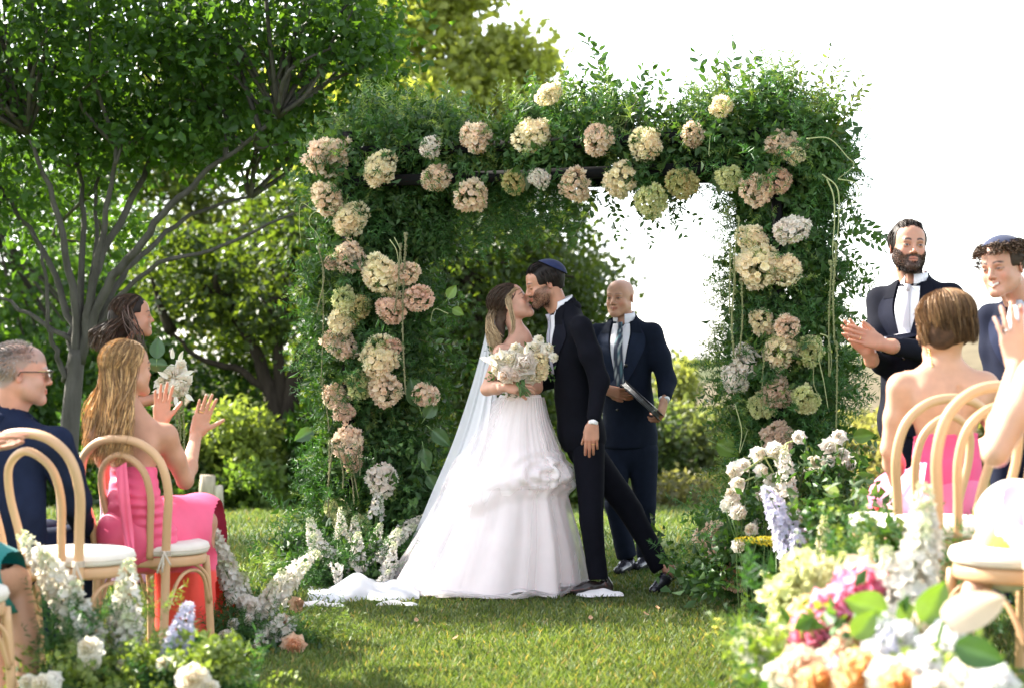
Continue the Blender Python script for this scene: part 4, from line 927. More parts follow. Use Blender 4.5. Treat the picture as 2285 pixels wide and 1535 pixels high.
# ------------------------------------------------------------------ building people
def cols_like(v, c): return np.tile(np.array(c, float), (len(v), 1))
def field_obj(f, name, m, parent, col, smooth=2, disp=None, paint=None):
    v, q = f.mesh(smooth)
    if disp is not None: n = vnormals(v, q); v = v + n * disp(v)[:, None]
    c = paint(v) if paint is not None else cols_like(v, col)
    a = Acc(); a.add(v, q, None, c); o = a.build(name, m, parent); return o, v, q
def bvh_of(v, q): return BVHTree.FromPolygons(v.tolist(), q.tolist())
def folds(amp=.004, f=18, seed=1, extra=None):
    def g(v):
        d = fbm(v * np.array((1, 1, .55)), f, seed, 2) * amp
        return d
    return g
def strip(name, F, bvh, L, Rr, m, parent, col, off=.004, nu=16, nv=6, dirl=(0, -1, 0), thick=.0025, paint=None, bulge=0):
    """a cloth strip between two edge curves given in the torso frame (x,z), laid on the surface from the front"""
    Lc = catmull([(x, 0, z) for x, z in L], max(2, nu // (len(L) - 1)))
    Rc = catmull([(x, 0, z) for x, z in Rr], max(2, nu // (len(Rr) - 1)))
    n = min(len(Lc), len(Rc)); Lc, Rc = Lc[:n], Rc[:n]; w = np.linspace(0, 1, nv)[None, :, None]
    G = Lc[:, None] * (1 - w) + Rc[:, None] * w; P = np.zeros((n, nv, 3)); d = F.d(0, -1, 0); last = .12
    for i in range(n):
        for j in range(nv):
            o = F(G[i, j, 0], .6, G[i, j, 2]); h = bvh.ray_cast(Vector(o), Vector(d), 1.5)
            if h[0] is not None: last = F.inv(np.array(h[0])[None])[0, 1]
            P[i, j] = F(G[i, j, 0], last + off + bulge * math.sin(PI * j / (nv - 1)), G[i, j, 2])
    Q = P.reshape(-1, 3); back = Q - F.d(0, 1, 0) * thick; q = grid_quads(n, nv); a = Acc()
    c = cols_like(Q, col) if paint is None else paint(F.inv(Q))
    a.add(Q, q, None, c); a.add(back, q[:, ::-1], None, c)
    e = []; N = n * nv
    ring = [(i, 0) for i in range(n)] + [(n - 1, j) for j in range(1, nv)] + [(i, nv - 1) for i in range(n - 2, -1, -1)] + [(0, j) for j in range(nv - 2, 0, -1)]
    ids = [i * nv + j for i, j in ring]
    V2 = np.concatenate([Q, back]); e = [(ids[k], ids[(k + 1) % len(ids)], ids[(k + 1) % len(ids)] + N, ids[k] + N) for k in range(len(ids))]
    a.add(V2, e, None, np.concatenate([c, c])); return a.build(name, m, parent)
def neck_band(name, F, c, r0, r1, h, m, parent, col, a0=-160, a1=160, tilt=0, thick=.003, points=0.0):
    """collar: open band round the neck; angle 0 = back"""
    A = np.radians(np.linspace(a0, a1, 33)); rows = []
    for k, (rr, zz) in enumerate(((r0, 0), (r0 * .99, h * .55), (r0 * .97, h), (r0 * .99 + .003, h + .002), (r1, h * .35), (r1 + .003, -.012))):
        z = zz + tilt * -np.cos(A) * -1
        zz2 = z - points * (smooth01((np.abs(np.degrees(A)) - 120) / 45)) * (k >= 4)
        rows.append(np.stack([np.sin(A) * rr + c[0], -np.cos(A) * rr * 1.08 + c[1], zz2 + c[2]], 1))
    P = np.array(rows).reshape(-1, 3); a = Acc(); v = F.pts(P); q = grid_quads(6, 33); a.add(v, q, None, col); a.add(v * 1.0, q[:, ::-1], None, col)
    return a.build(name, m, parent)
def suit_body(p, J, T, cloth, shirt, tie, hands=None, jl=.15, thick=1.0, tiepaint=None, vlow=-.36, square=False, pants=True, shoes=(.02, .015, .015), h=.0110, seated=False, collar_h=.035, boutonniere=False, hand_kw=None, tone=None):
    """J: joints in world space (shL shR elL elR wrL wrR neck waist hip knL knR anL anR); T: torso Frame at the base of the neck"""
    fw = T.d(0, 1, 0); up = T.d(0, 0, 1); t = thick
    pts = np.array([J[k] for k in ('shL', 'shR', 'elL', 'elR', 'wrL', 'wrR', 'neck', 'hip')]); lo = pts.min(0) - .22; hi = pts.max(0) + .22; lo[2] = min(lo[2], J['hip'][2] - jl)
    f = Field(lo, hi, h)
    ch = T(0, .005, -.20); wa = J['waist']; hp = J['hip']
    f.cap(ch, wa, .166 * t, .142 * t, .04, (fw, .70)); f.cap(wa, hp + up * .02, .142 * t, .166 * t, .06, (fw, .72))
    if not seated: f.cap(hp, hp - up * (jl - .16), .164 * t, .168 * t, .03, (fw, .76))
    f.cap(T(-.045, -.008, -.035), T(.045, -.008, -.035), .062 * t, k=.05, flat=(fw, .9))
    f.cap(T(0, -.004, -.02), T(0, -.008, .022), .080, .074, .02)
    for s in 'LR':
        sh, e, w = J['sh' + s], J['el' + s], J['wr' + s]
        f.cap(T(0, -.01, -.070), sh + np.array((0, 0, -.004)), .072 * t, .056 * t, .05, (fw, .9)); f.cap(sh, (sh + e) / 2, .059 * t, .060 * t, .025); f.cap((sh + e) / 2, e, .062 * t, .054 * t, .03)
        ww = w - unit(w - e) * .035; f.cap(e, ww, .053 * t, .042 * t, .03)
        f.bx(w + unit(w - e) * .022, (.06, .06, .032), basis(w - e), .001, .0, 'sub')
    if not seated: f.plane_cut(hp - up * (jl - .08), -up + fw * .0)
    f.cap(T(0, 0, -.02), T(0, .012, .10), .066, .074, .004, op='sub')
    o, v, q = field_obj(f, 'jacket', M['cloth_dark'], p, cloth, 2, folds(.0070, 13, 3))
    bv = bvh_of(v, q)
    # shirt front, tie, lapels, pocket, buttons: laid on in the torso frame
    vw = .072
    if shirt is not None:
        strip('shirt_front', T, bv, [(-.050, .004), (-vw * .80, -.10), (-.036, (vlow) * .66), (-.004, vlow)], [(.050, .004), (vw * .80, -.10), (.036, vlow * .66), (.004, vlow)], M['cloth'], p, shirt, .003, 16, 9)
        if tie is not None:
            strip('tie', T, bv, [(-.017, -.012), (-.015, -.045), (-.026, -.16), (-.034, vlow + .01)], [(.017, -.012), (.015, -.045), (.026, -.16), (.030, vlow + .01)], M['satin'], p, tie, .010, 18, 6, bulge=.005, paint=tiepaint)
            a = Acc(); kn = T(0, F_front(T, bv, 0, -.022) + .012, -.022); v2, q2, t2 = tube([kn + up * .016, kn - up * .018], [.019, .013], 10, True, .7); a.add(v2, q2, t2, tie if tiepaint is None else tiepaint(T.inv(v2))); a.build('tie_knot', M['satin'], p)
        for s in (-1, 1):
            strip('lapel', T, bv, [(s * .060, .022), (s * .070, -.10), (s * .036, vlow * .66), (s * .002, vlow - .01)], [(s * .090, -.004), (s * .150, -.12), (s * .098, vlow * .70), (s * .014, vlow - .014)], M['cloth_dark'], p, np.array(cloth) * 1.7, .008, 18, 5, thick=.004)
            strip('jacket_collar', T, bv, [(s * .060, .030), (s * .070, -.07)], [(s * .098, .008), (s * .128, -.075)], M['cloth_dark'], p, np.array(cloth) * .9, .010, 10, 4, thick=.004)
        for k in range(2):
            z = vlow - .03 - .10 * k; y = F_front(T, bv, .012, z); a = Acc(); add_tube(a, [T(.012, y - .002, z), T(.012, y + .003, z)], .010, 10, (.01, .01, .012)); a.build('button', M['shiny'], p)
        strip('breast_pocket', T, bv, [(.075 * -1, -.165), (-.075, -.185)], [(-.155, -.150), (-.155, -.170)], M['cloth_dark'], p, np.array(cloth) * 1.2, .004, 4, 5, thick=.003) if False else None
        if square: strip('pocket_square', T, bv, [(-.078, -.150), (-.078, -.170)], [(-.150, -.128), (-.150, -.152)], M['cloth'], p, (.8, .8, .8), .008, 4, 8, thick=.004)
    # collar ring
    neck_band('shirt_collar', T, (0, .002, .012), .061, .066, collar_h + .004, M['cloth'], p, (.80, .80, .82) if shirt is None else np.array(shirt) * 1.0, tilt=.012, points=.012)
    neck_band('jacket_back_collar', T, (0, -.004, -.012), .076, .088, .022, M['cloth_dark'], p, cloth, -115, 115, tilt=.012)
    for s in 'LR':
        e, w = J['el' + s], J['wr' + s]; d = unit(w - e); a = Acc(); v2, q2, t2 = tube([w - d * .03, w + d * .002, w + d * .004], [.034, .034, .030], 14, True, .8); a.add(v2, q2, t2, (.8, .8, .82)); a.build('shirt_cuff', M['cloth'], p)
    if pants:
        pts = np.array([J[k] for k in ('hip', 'knL', 'knR', 'anL', 'anR')]); f = Field(pts.min(0) - .2, pts.max(0) + .2, .012)
        rt = T.d(1, 0, 0)
        f.cap(hp + up * .04, hp - up * .06, .140 * t, .142 * t, .03, (fw, .72))
        for s, sg in (('L', -1), ('R', 1)):
            k0 = J['kn' + s]; an = J['an' + s]; hj = hp + rt * sg * .08 - up * .05
            f.cap(hj, k0, .088 * t, .066 * t, .012); f.cap(k0, an, .066 * t, .056 * t, .012); f.cap(an + unit(k0 - an) * .09, an + unit(k0 - an) * .01, .060 * t, .060 * t, .01)
            f.bx(an - unit(k0 - an) * .055, (.09, .09, .05), basis(unit(k0 - an)), .001, 0, 'sub')
        field_obj(f, 'trousers', M['cloth_dark'], p, cloth, 2, folds(.009, 10, 5))
    return T
def F_front(T, bv, x, z):
    h = bv.ray_cast(Vector(T(x, .6, z)), Vector(T.d(0, -1, 0)), 1.5); return T.inv(np.array(h[0])[None])[0, 1] if h[0] is not None else .12
def shoe(p, an, yaw, col=(.018, .014, .014), L=.29, name='shoe', gzv=None, pitch=0, m='shiny', lo=True):
    F = facing((an[0], an[1], (gz(an[0], an[1]) if gzv is None else gzv) + .004), yaw, pitch); f = Field(F.o - .3, F.o + .3, .006)
    f.cap(F(0, -.05, .035), F(0, .06, .040), .034, .038, .02); f.cap(F(0, .06, .036), F(0, L - .11, .026), .040, .032, .02, (F.d(0, 0, 1), .8)); f.cap(F(0, -.05, .05), F(0, -.035, .075), .030, .030, .015)
    f.plane_cut(F(0, 0, .004), -F.d(0, 0, 1)); f.cap(F(0, -.03, .075), F(0, .04, .12), .026, .02, .004, op='sub')
    v, q = f.mesh(1); a = Acc(); a.add(v, q, None, col); a.build(name, M[m], p)
def skin_bits(parts, tone):
    """meshes of skin joined into one body mesh; parts: list of (v,q,c)"""
    a = Acc()
    for v, q, c in parts: a.add(v, q, None, c)
    return a
def make_head(F, tone, neck_to, fem=False, h=.0034, extra=None, **k):
    pr = {a: b for a, b in k.items() if a in ('smile', 'open_')}
    lo = np.minimum(F.o - .17, np.array(neck_to) - .07); hi = np.maximum(F.o + .17, np.array(neck_to) + .07)
    f = Field(lo, hi, h); head_prims(f, F, fem=fem, neck=np.array(neck_to), **pr)
    v, q = f.mesh(1); c = head_paint(v, F, tone, fem=fem, **k); return v, q, c
def make_hand(W, side, tone, h=.0038, arm_to=None, **k):
    lo = W.o - .24; hi = W.o + .24
    if arm_to is not None: lo = np.minimum(lo, np.array(arm_to) - .05); hi = np.maximum(hi, np.array(arm_to) + .05)
    f = Field(lo, hi, h); hand_prims(f, W, side, **k)
    if arm_to is not None: f.cap(W.o, arm_to, .027, .036, .012)
    v, q = f.mesh(1); x = W.inv(v); c = np.tile(np.array(tone, float), (len(v), 1)); n = fbm(v, 70, 4, 2)[:, None]
    c = c * (1 + .05 * n); kn = np.exp(-((x[:, 1] - .088) / .009) ** 2)[:, None] * (x[:, 2:3] > .002); c = c * (1 - .12 * kn * np.array((.5, 1.2, 1.2)))
    fi = (x[:, 1] > .09); c[fi] = c[fi] * (1.0, .93, .91)
    return v, q, c
def inner_core(J, tone):
    """the hidden rest of a clothed body, coarse"""
    pts = np.array([J[k] for k in J]); f = Field(pts.min(0) - .15, pts.max(0) + .15, .02); hp, wa, nk = J['hip'], J['waist'], J['neck']
    f.cap(nk - (0, 0, .12), wa, .06, .07, .02); f.cap(wa, hp, .07, .07, .02)
    for s in 'LR':
        f.cap(nk - (0, 0, .14), J['sh' + s] - (0, 0, .02), .04, .035, .02); f.cap(J['sh' + s], J['el' + s], .04, .032, .01); f.cap(J['el' + s], J['wr' + s], .032, .027, .01)
        if 'kn' + s in J: f.cap(hp - (0, 0, .1), J['kn' + s], .02, .02, .005); f.cap(J['kn' + s], J['an' + s] + (0, 0, .03), .022, .022, .005)
    v, q = f.mesh(1); return v, q, cols_like(v, tone)

# ---- hair
CR = np.array((.078, .097, .080)); CC = np.array((0, -.016, .032))
def sl(a, b, t):
    a = unit(a); b = unit(b); w = math.acos(np.clip(np.dot(a, b), -1, 1)) + 1e-6; s = math.sin(w); return (np.sin((1 - t) * w)[:, None] * a + np.sin(t * w)[:, None] * b) / s
def ribbons(acc, paths, w, cols, rng):
    """thin flat hair locks; paths (n,k,3)"""
    P = np.asarray(paths); n, k, _ = P.shape; T = np.gradient(P, axis=1); T /= np.linalg.norm(T, axis=2, keepdims=True) + 1e-9
    s = np.cross(T, rng.normal(size=(n, 1, 3))); s /= np.linalg.norm(s, axis=2, keepdims=True) + 1e-9
    tw = np.interp(np.linspace(0, 1, k), [0, .1, .75, 1], [.6, 1, 1, .15])[None, :, None]; w = (np.asarray(w).reshape(-1, 1, 1) if np.ndim(w) else w)
    A = P - s * w * tw / 2; B = P + s * w * tw / 2; V_ = np.stack([A, B], 2).reshape(-1, 3)
    i = (np.arange(n) * 2 * k)[:, None, None] + (np.arange(k - 1) * 2)[None, :, None]; q = i + np.array([0, 1, 3, 2])[None, None]
    C = np.repeat(np.asarray(cols)[:, None], 2 * k, 1).reshape(-1, 3) if np.asarray(cols).ndim == 2 else np.repeat(np.asarray(cols), 2, 1).reshape(-1, 3)
    acc.add(V_, q.reshape(-1, 4), None, C)
def hair_paths(F, n, rng, starts, ends, k=1.10, jit=.10, fall=None, kk=9, kf=12, lift=0, fem=False):
    """locks that follow the skull from a start to an end direction, then fall. fall(i, tip_local, u)->local offsets"""
    out = []; sc = CR * ((.95, 1, 1) if fem else (1, 1, 1))
    for i in range(n):
        j = rng.integers(0, len(starts)) if len(starts) != len(ends) else rng.integers(0, len(starts)); a = np.array(starts[j], float) + rng.normal(size=3) * jit; b = np.array(ends[j], float) + rng.normal(size=3) * jit
        t = np.linspace(0, 1, kk); d = sl(a, b, t); r = k * rng.uniform(.97, 1.05) + lift * np.sin(t * PI) * rng.uniform(.6, 1.2); p = CC + d * sc * (r[:, None] if np.ndim(r) else r)
        P = F.pts(p)
        if fall is not None: P = np.vstack([P, fall(P[-1], P[-1] - P[-2], rng, kf)])
        out.append(P)
    return np.array(out)
def hair_cap(F, p, col, fem=False, k=1.07, front=.062, side=-.005, nape=-.065, seed=0, h=.005, name='hair', extra=None, tmpl=.0, disp=.0015):
    s = F.s; f = Field(F.o - .19, F.o + .19, h); sc = CR * ((.95, 1, 1) if fem else (1, 1, 1))
    f.ell(F(*CC), sc * k * s, F.M, 0); f.cap(F(0, -.055, -.01), F(0, -.060, nape + .02), .052 * s, .040 * s, .02)
    f.bx(F(0, .145, front - .15), np.array((.12, .10, .15)) * s, F.M, .03 * s, .006, 'sub')           # face
    f.bx(F(0, .045, side - .10), np.array((.12, .052, .10)) * s, F.M, .012 * s, .004, 'sub')            # ears
    f.bx(F(0, -.05, nape - .10), np.array((.15, .20, .10)) * s, F.M @ rotm((1, 0, 0), R(-10)), .01 * s, .004, 'sub')
    if extra: extra(f)
    v, q = f.mesh(1); n = vnormals(v, q); x = F.inv(v)
    st = fbm(x * np.array((3.0, .6, 1.0)), 55, seed, 3); v = v + n * (st * disp)[:, None]
    c = cols_like(v, col) * (1 + .35 * fbm(x * np.array((3, .5, 1)), 70, seed + 1, 2))[:, None]
    a = Acc(); a.add(v, q, None, c); return a.build(name, M['hair'], p)
def kippah(F, p, col=(.012, .018, .06), c=(0, -.055, .105), tiltx=-32, r=.078, seams=6, kr=1.19):
    A = Acc(); Q = F.M @ rotm((1, 0, 0), R(-tiltx)); nu, nv = 8, 36; P = []
    cc = F(*CC)
    ax = unit(F.d(np.array(c) - CC)); B = basis(ax)
    rad = CR.mean() * 1.12 * F.s
    for i in range(nu):
        for j in range(nv):
            th = (i / (nu - 1)) * R(54); ph = j * 2 * PI / nv; d = B @ np.array((math.sin(th) * math.cos(ph), math.sin(th) * math.sin(ph), math.cos(th)))
            loc = F.M.T @ d; rr = 1.0 / math.sqrt(((loc / (CR * kr * F.s)) ** 2).sum()); g = 1 + .004 * abs(math.cos(ph * seams / 2)); P.append(cc + d * rr * g)
    P = np.array(P); q = grid_quads(nu, nv, True); A.add(P, q, None, col); A.add(P - (P - cc) * .02, q[:, ::-1], None, col)
    return A.build('kippah', M['cloth'], p)
def person(label, loc): return thing('person', label, 'person', loc)

def whiskers(p, F, v, q, col, n, seed, L=.012, w=.0024):
    """short beard hairs grown from the jaw of a head mesh"""
    rg = np.random.default_rng(seed); x = F.inv(v); ax = np.abs(x[:, 0]); nn = vnormals(v, q)
    bz = -.046 + .040 * ss(.035, .075, ax); m = ((x[:, 2] < bz) & (x[:, 2] > -.125) & (x[:, 1] > .005 - .25 * (ax - .075)) ) | ((np.abs(x[:, 2] + .0505) < .007) & (ax < .034) & (x[:, 1] > .07))
    lip = (ax < .026) & (np.abs(x[:, 2] + .065) < .0095) & (x[:, 1] > .08); ids = np.where(m & ~lip)[0]
    if len(ids) == 0: return
    i = rg.choice(ids, n); d = nn[i] * .7 + F.d(0, .1, -.7)[None] + rg.normal(size=(n, 3)) * .25; P = v[i][:, None] + d[:, None] * np.array((-.1, .5, 1.0))[None, :, None] * L
    a = Acc(); ribbons(a, P, w, np.array(col) * rg.uniform(.5, 1.5, (n, 1)), rg); a.build('beard', M['hair'], p)['kind'] = 'stuff'
# ------------------------------------------------------------------ groom, bride, officiant
def hf(o, y, z):
    y = unit(y); x = unit(np.cross(y, z)); return Frame(o, np.stack([x, y, np.cross(x, y)], 1))
SKM = (.46, .235, .155); SKF = (.52, .285, .20); SKT = (.48, .25, .16)
BLK = (.0045, .005, .009); NAVY = (.008, .012, .030)
# groom
G = 10.14
gp = person('groom in a near black suit and navy kippah bending down to kiss the bride', at(1330, 1315, G) * (1, 1, 0))
T = facing(at(1257, 690, G), -102, -14)
J = dict(shL=at(1298, 731, 9.95), shR=at(1262, 728, 10.34), elL=at(1337, 850, 9.92), elR=at(1232, 845, 10.48), wrL=at(1323, 946, 9.86), wrR=at(1165, 880, 10.42), neck=T.o, waist=at(1285, 895, G), hip=at(1300, 970, G + .02),
         knL=at(1318, 1160, 9.98), anL=at(1335, 1293, 9.95), knR=at(1410, 1140, 10.28), anR=at(1478, 1268, 10.22))
HF = facing(at(1216, 633, 10.12), -97, -17, 0, 1.0)
gh = make_head(HF, SKM, at(1252, 704, G), stubble=(.06, .035, .025), closed=True, brow=(.02, .014, .010)); parts = [gh]
whiskers(gp, HF, gh[0], gh[1], (.035, .024, .018), 1500, 61, .006, .0016)
W = hf(at(1322, 946, 9.86), (-.05, -.05, -1), (-.1, -1, .05)); parts.append(make_hand(W, 1, SKM, curl=(14, 16, 18, 22), thumb=(12, -6, -4), thumb_in=20, spread=2))
parts.append(inner_core(J, SKM)); skin_bits(parts, 0).build('body', M['skin'], gp)
suit_body(gp, J, T, BLK, (.78, .78, .82), (.42, .42, .50), vlow=-.34, thick=1.0)
hair_cap(HF, gp, (.012, .009, .008), k=1.10, front=.068, nape=-.058, disp=.003)
a = Acc(); rg = np.random.default_rng(5)
st = [(rg.uniform(-.6, .6), .80 + rg.uniform(-.1, .1), .55) for _ in range(60)]; P = hair_paths(HF, 420, rg, st, [(x * 1.2, .2, 1.0) for x, _, _ in st], 1.10, .12, lift=.10); ribbons(a, P, .0035, np.array((.014, .010, .009)) * rg.uniform(.5, 1.5, (420, 1)), rg)
st = [(s_ * .95, rg.uniform(-.5, .35), .35) for s_ in (-1, 1) for _ in range(30)]; P = hair_paths(HF, 420, rg, st, [(x, y - .1, -.45) for x, y, z in st], 1.075, .10); P = P; ribbons(a, P, .003, np.array((.020, .015, .013)) * rg.uniform(.5, 1.4, (420, 1)), rg); a.build('hair_locks', M['hair'], gp)['kind'] = 'stuff'
kippah(HF, gp, (.014, .022, .075), c=(0, -.080, .098), kr=1.22)
shoe(gp, J['anL'] , -108, (.02, .014, .013)); shoe(gp, at(1492, 1268, 10.22), -150, (.016, .013, .022), pitch=-14, gzv=.03)
a = Acc(); ring_o = W(.027 * -.33, .104, 0)
def ringmesh(o, ax, r, rr): th = np.linspace(0, 2 * PI, 20); B = basis(ax); P = o + (np.stack([np.cos(th) * r, np.sin(th) * r, 0 * th], 1)) @ B.T; a = Acc(); add_tube(a, P, rr, 6, cap=False); return a
ringmesh(W(-.009, .106, -.003), W.d(0, 1, -.2), .0095, .0018).build('ring', M['gold'], gp)
a = Acc(); v, q, t = tube([at(1488, 1255, 10.2), at(1497, 1288, 10.2)], [.040, .034], 12); a.add(v, q, t, SKM); a.build('ankle', M['skin'], gp)

# bride
B_ = 10.16
bp = person('bride in a white strapless ball gown kissing the groom', at(1150, 1318, B_) * (1, 1, 0))
HB = facing(at(1138, 678, 10.17), 96, 27, 0, .97)
TB = facing(at(1160, 757, 10.14), 122, 0)
f = Field(at(1050, 560, 10.5) - (0, .1, .0) * np.array((1, 1, 1)) - np.array((0, .75, .85)), at(1240, 600, 10.5) + np.array((0.02, .05, 0)), .0040)
head_prims(f, HB, fem=True, neck=at(1160, 752, 10.15))
shR, shL = at(1119, 788, 10.03), at(1197, 783, 10.27); ch = at(1160, 830, 10.14)
f.cap(at(1160, 765, 10.14), ch, .07, .095, .05, (TB.d(0, 1, 0), .7)); f.cap(shR, shL, .042, .042, .05, (TB.d(0, 1, 0), .8)); f.cap(ch, at(1162, 885, 10.14), .11, .10, .03, (TB.d(0, 1, 0), .7))
f.cap(at(1160, 752, 10.14), (shR + at(1160, 752, 10.14)) / 2, .035, .035, .04); f.cap(at(1160, 752, 10.14), (shL + at(1160, 752, 10.14)) / 2, .035, .035, .04)
for sx in (-1, 1): f.cap(TB(0, .045, -.062), TB(sx * .14, .02, -.05), .010, .010, .02)
elR, wrR = at(1087, 868, 9.98), at(1130, 863, 9.84)
f.cap(shR, elR, .043, .034, .03); f.cap(elR, (elR + wrR) / 2, .036, .033, .012); f.cap((elR + wrR) / 2, wrR, .033, .024, .02)
elL, wrL = at(1197, 865, 10.08), at(1172, 866, 9.93); f.cap(shL, elL, .042, .034, .03); f.cap(elL, wrL, .034, .024, .01)
WB = hf(wrR, (.93, -.18, .16), (.10, -.80, .55)); hand_prims(f, WB, 1, s=.9, curl=((22, 40, 25), (26, 44, 28), (28, 46, 30), (34, 48, 30)), spread=4, thumb=(10, -10, -5), thumb_in=35, k=.003)
v, q = f.mesh(1); c = head_paint(v, HB, SKF, fem=True, closed=True, brow=(.10, .06, .04), lips=(.45, .16, .13)); a = Acc(); a.add(v, q, None, c); a.build('body', M['skin'], bp)
# bodice
f = Field(at(1090, 790, 10.4) - np.array((0.05, .6, .3)), at(1230, 790, 10.4) + np.array((.05, .1, .06)), .006)
f.cap(at(1160, 800, 10.14), at(1162, 888, 10.14), .138, .118, .03, (TB.d(0, 1, 0), .74))
for sx in (-1, 1): f.ell(TB(sx * .060, .075, -.155), (.062, .060, .060), None, .03)
f.plane_cut(TB(0, .05, -.098), TB.d(0, .15, 1))
field_obj(f, 'bodice', M['satin'], bp, (.80, .73, .71), 2, folds(.0018, 22, 4))
WH = np.array((.84, .79, .785))
LV = np.array([(878, 1118, 1206), (900, 1104, 1211), (930, 1086, 1218), (965, 1066, 1230), (1000, 1048, 1243), (1035, 1030, 1256), (1062, 1010, 1266), (1085, 994, 1266), (1100, 992, 1258), (1150, 966, 1272), (1200, 936, 1286), (1250, 903, 1297), (1290, 880, 1304), (1318, 868, 1308), (1338, 864, 1306)], float)
def skirt(name, lv, seed, y0, y1, nlev, puff=False, grow=0.0, colr=WH, mt=None, trans=None):
    nA = 260; ys = np.linspace(y0, y1, nlev); A = np.linspace(0, 2 * PI, nA, endpoint=False); Yc = 10.14; S = FPX / Yc; P = []
    for y in ys:
        l = np.interp(y, lv[:, 0], lv[:, 1]); r = np.interp(y, lv[:, 0], lv[:, 2]); t = (y - 878) / 460; cx = (l + r) / 2; hx = (r - l) / 2 / S; hy = min(hx * .92, .10 + .40 * t + .0)
        hy = max(hy, .095); z = CAMZ - (y - HORY) / S
        # pleats grow towards the hem
        ph = A + .25 * np.sin(A * 2 + seed); amp = .075 * t ** 1.2
        fold = np.sin(ph * 11 + .8 * np.sin(ph * 3 + seed)) * .55 + np.sin(ph * 7 + 1.3 + t * 1.2) * .6 + .35 * np.sin(ph * 19 + 2 * t)
        rr = 1 + (amp / max(hx, .1)) * fold * .55 + grow / max(hx, .1) + .012 * np.sin(ph * 37 + 3 * t) * (1 - t)
        if puff:
            yb = 1084 + 22 * np.sin(A * 3 + 1.0) + 12 * np.sin(A * 5); d = (y - yb) / 34
            rr += .045 * np.exp(-(d + .6) ** 2) / max(hx, .2) * .6
            sw = np.sin((y - yb) / 7.5 + 2.2 * np.cos(A * 3 + 1.0)) * .008 * np.exp(-((d + 1) / 1.2) ** 2); rr += sw / max(hx, .2)
            rr = np.where(d > 0, rr * (1 - .10 * np.clip(d, 0, 1)), rr)
        xpx = cx + np.cos(A) * (r - l) / 2; rho = np.sqrt(((xpx - 1212) / 58) ** 2 + ((y - 1052) / 36) ** 2); rr = rr + np.where(np.sin(A) < .1, 1, 0) * -.022 * np.sin(rho * 13 + 1.2 * A) * np.exp(-rho ** 2 * .9) / max(hx, .2)
        X = (cx - CX) / S + np.cos(A) * hx * rr; Yy = Yc + np.sin(A) * hy * rr; P.append(np.stack([X, Yy, np.full(nA, z)], 1))
    P = np.array(P); z = P[..., 2]
    if y1 > 1300:   # hem: lifted tips and broken edge
        last = P[-1]; last[:, 2] = np.maximum(.012 + .022 * np.abs(np.sin(A * 5.5 + 1)) + .015 * np.sin(A * 9), .004); P[-2, :, 2] = np.maximum(P[-2, :, 2], last[:, 2] + .02)
    v = P.reshape(-1, 3); q = grid_quads(nlev, nA, True); a = Acc(); c = cols_like(v, colr); a.add(v, q, None, c); return a.build(name, mt or M['satin'], bp)
skirt('skirt', LV, .7, 880, 1340, 70, True)
M['tulle'], _nt, _o = nt_mat('tulle')
def tulle(m, nt, out, alpha, col=(.85, .86, .90)):
    N = nt.nodes; L = nt.links; d = N.new('ShaderNodeBsdfDiffuse'); d.inputs[0].default_value = (*col, 1); tl = N.new('ShaderNodeBsdfTranslucent'); tl.inputs[0].default_value = (*col, 1)
    tr = N.new('ShaderNodeBsdfTransparent'); m1 = N.new('ShaderNodeMixShader'); m1.inputs[0].default_value = .4; m2 = N.new('ShaderNodeMixShader')
    lw = N.new('ShaderNodeLayerWeight'); lw.inputs[0].default_value = .35; mr = N.new('ShaderNodeMapRange'); mr.inputs[3].default_value = alpha; mr.inputs[4].default_value = min(1, alpha + .5); L.new(lw.outputs[1], mr.inputs[0]); L.new(mr.outputs[0], m2.inputs[0])
    L.new(d.outputs[0], m1.inputs[1]); L.new(tl.outputs[0], m1.inputs[2]); L.new(tr.outputs[0], m2.inputs[1]); L.new(m1.outputs[0], m2.inputs[2]); L.new(m2.outputs[0], out.inputs[0])
tulle(M['tulle'], _nt, _o, .50)
M['tulle_thin'], _nt, _o = nt_mat('tulle_thin'); tulle(M['tulle_thin'], _nt, _o, .16, (.86, .80, .80))
skirt('overskirt', LV, 2.1, 886, 1085, 36, True, .016, mt=M['tulle_thin']); skirt('overskirt', LV, 4.0, 1075, 1325, 30, False, .02, mt=M['tulle_thin'])
# hair
brt = np.array((.055, .036, .026)); blo = np.array((.42, .30, .17))
hair_cap(HB, bp, brt * 1.2, fem=True, k=1.09, front=.075, side=.012, nape=-.075, extra=lambda f: f.cap(HB(0, -.085, -.02), at(1112, 765, 10.16), .045, .030, .03), disp=.003)
a = Acc(); rg = np.random.default_rng(15); n = 1400
st = [(rg.uniform(-.55, .55), .72, .62) for _ in range(90)]; en = [(x * 1.1, -.75, -.35) for x, _, _ in st]
def fallB(p, d, rng, kf):
    g = at(rng.uniform(1100, 1122), rng.uniform(745, 800), 10.1 + rng.uniform(-.10, .10)); t = np.linspace(0, 1, kf + 1)[1:, None]; w = np.sin(t * 9 + rng.uniform(0, 6)) * .007
    return p + (g - p) * t + np.array((1, .4, .2)) * w + np.array((-.03, 0, 0)) * np.sin(t * PI)
P = hair_paths(HB, n, rg, st, en, 1.10, .10, fallB, 8, 9, .02, True); k = P.shape[1]
tt = np.linspace(0, 1, k)[None, :, None]; C = brt * (1 - smooth01((tt - .3) / .5)) + blo * smooth01((tt - .3) / .5); C = C * rg.uniform(.6, 1.5, (n, 1, 1)); ribbons(a, P, .0032, C, rg)
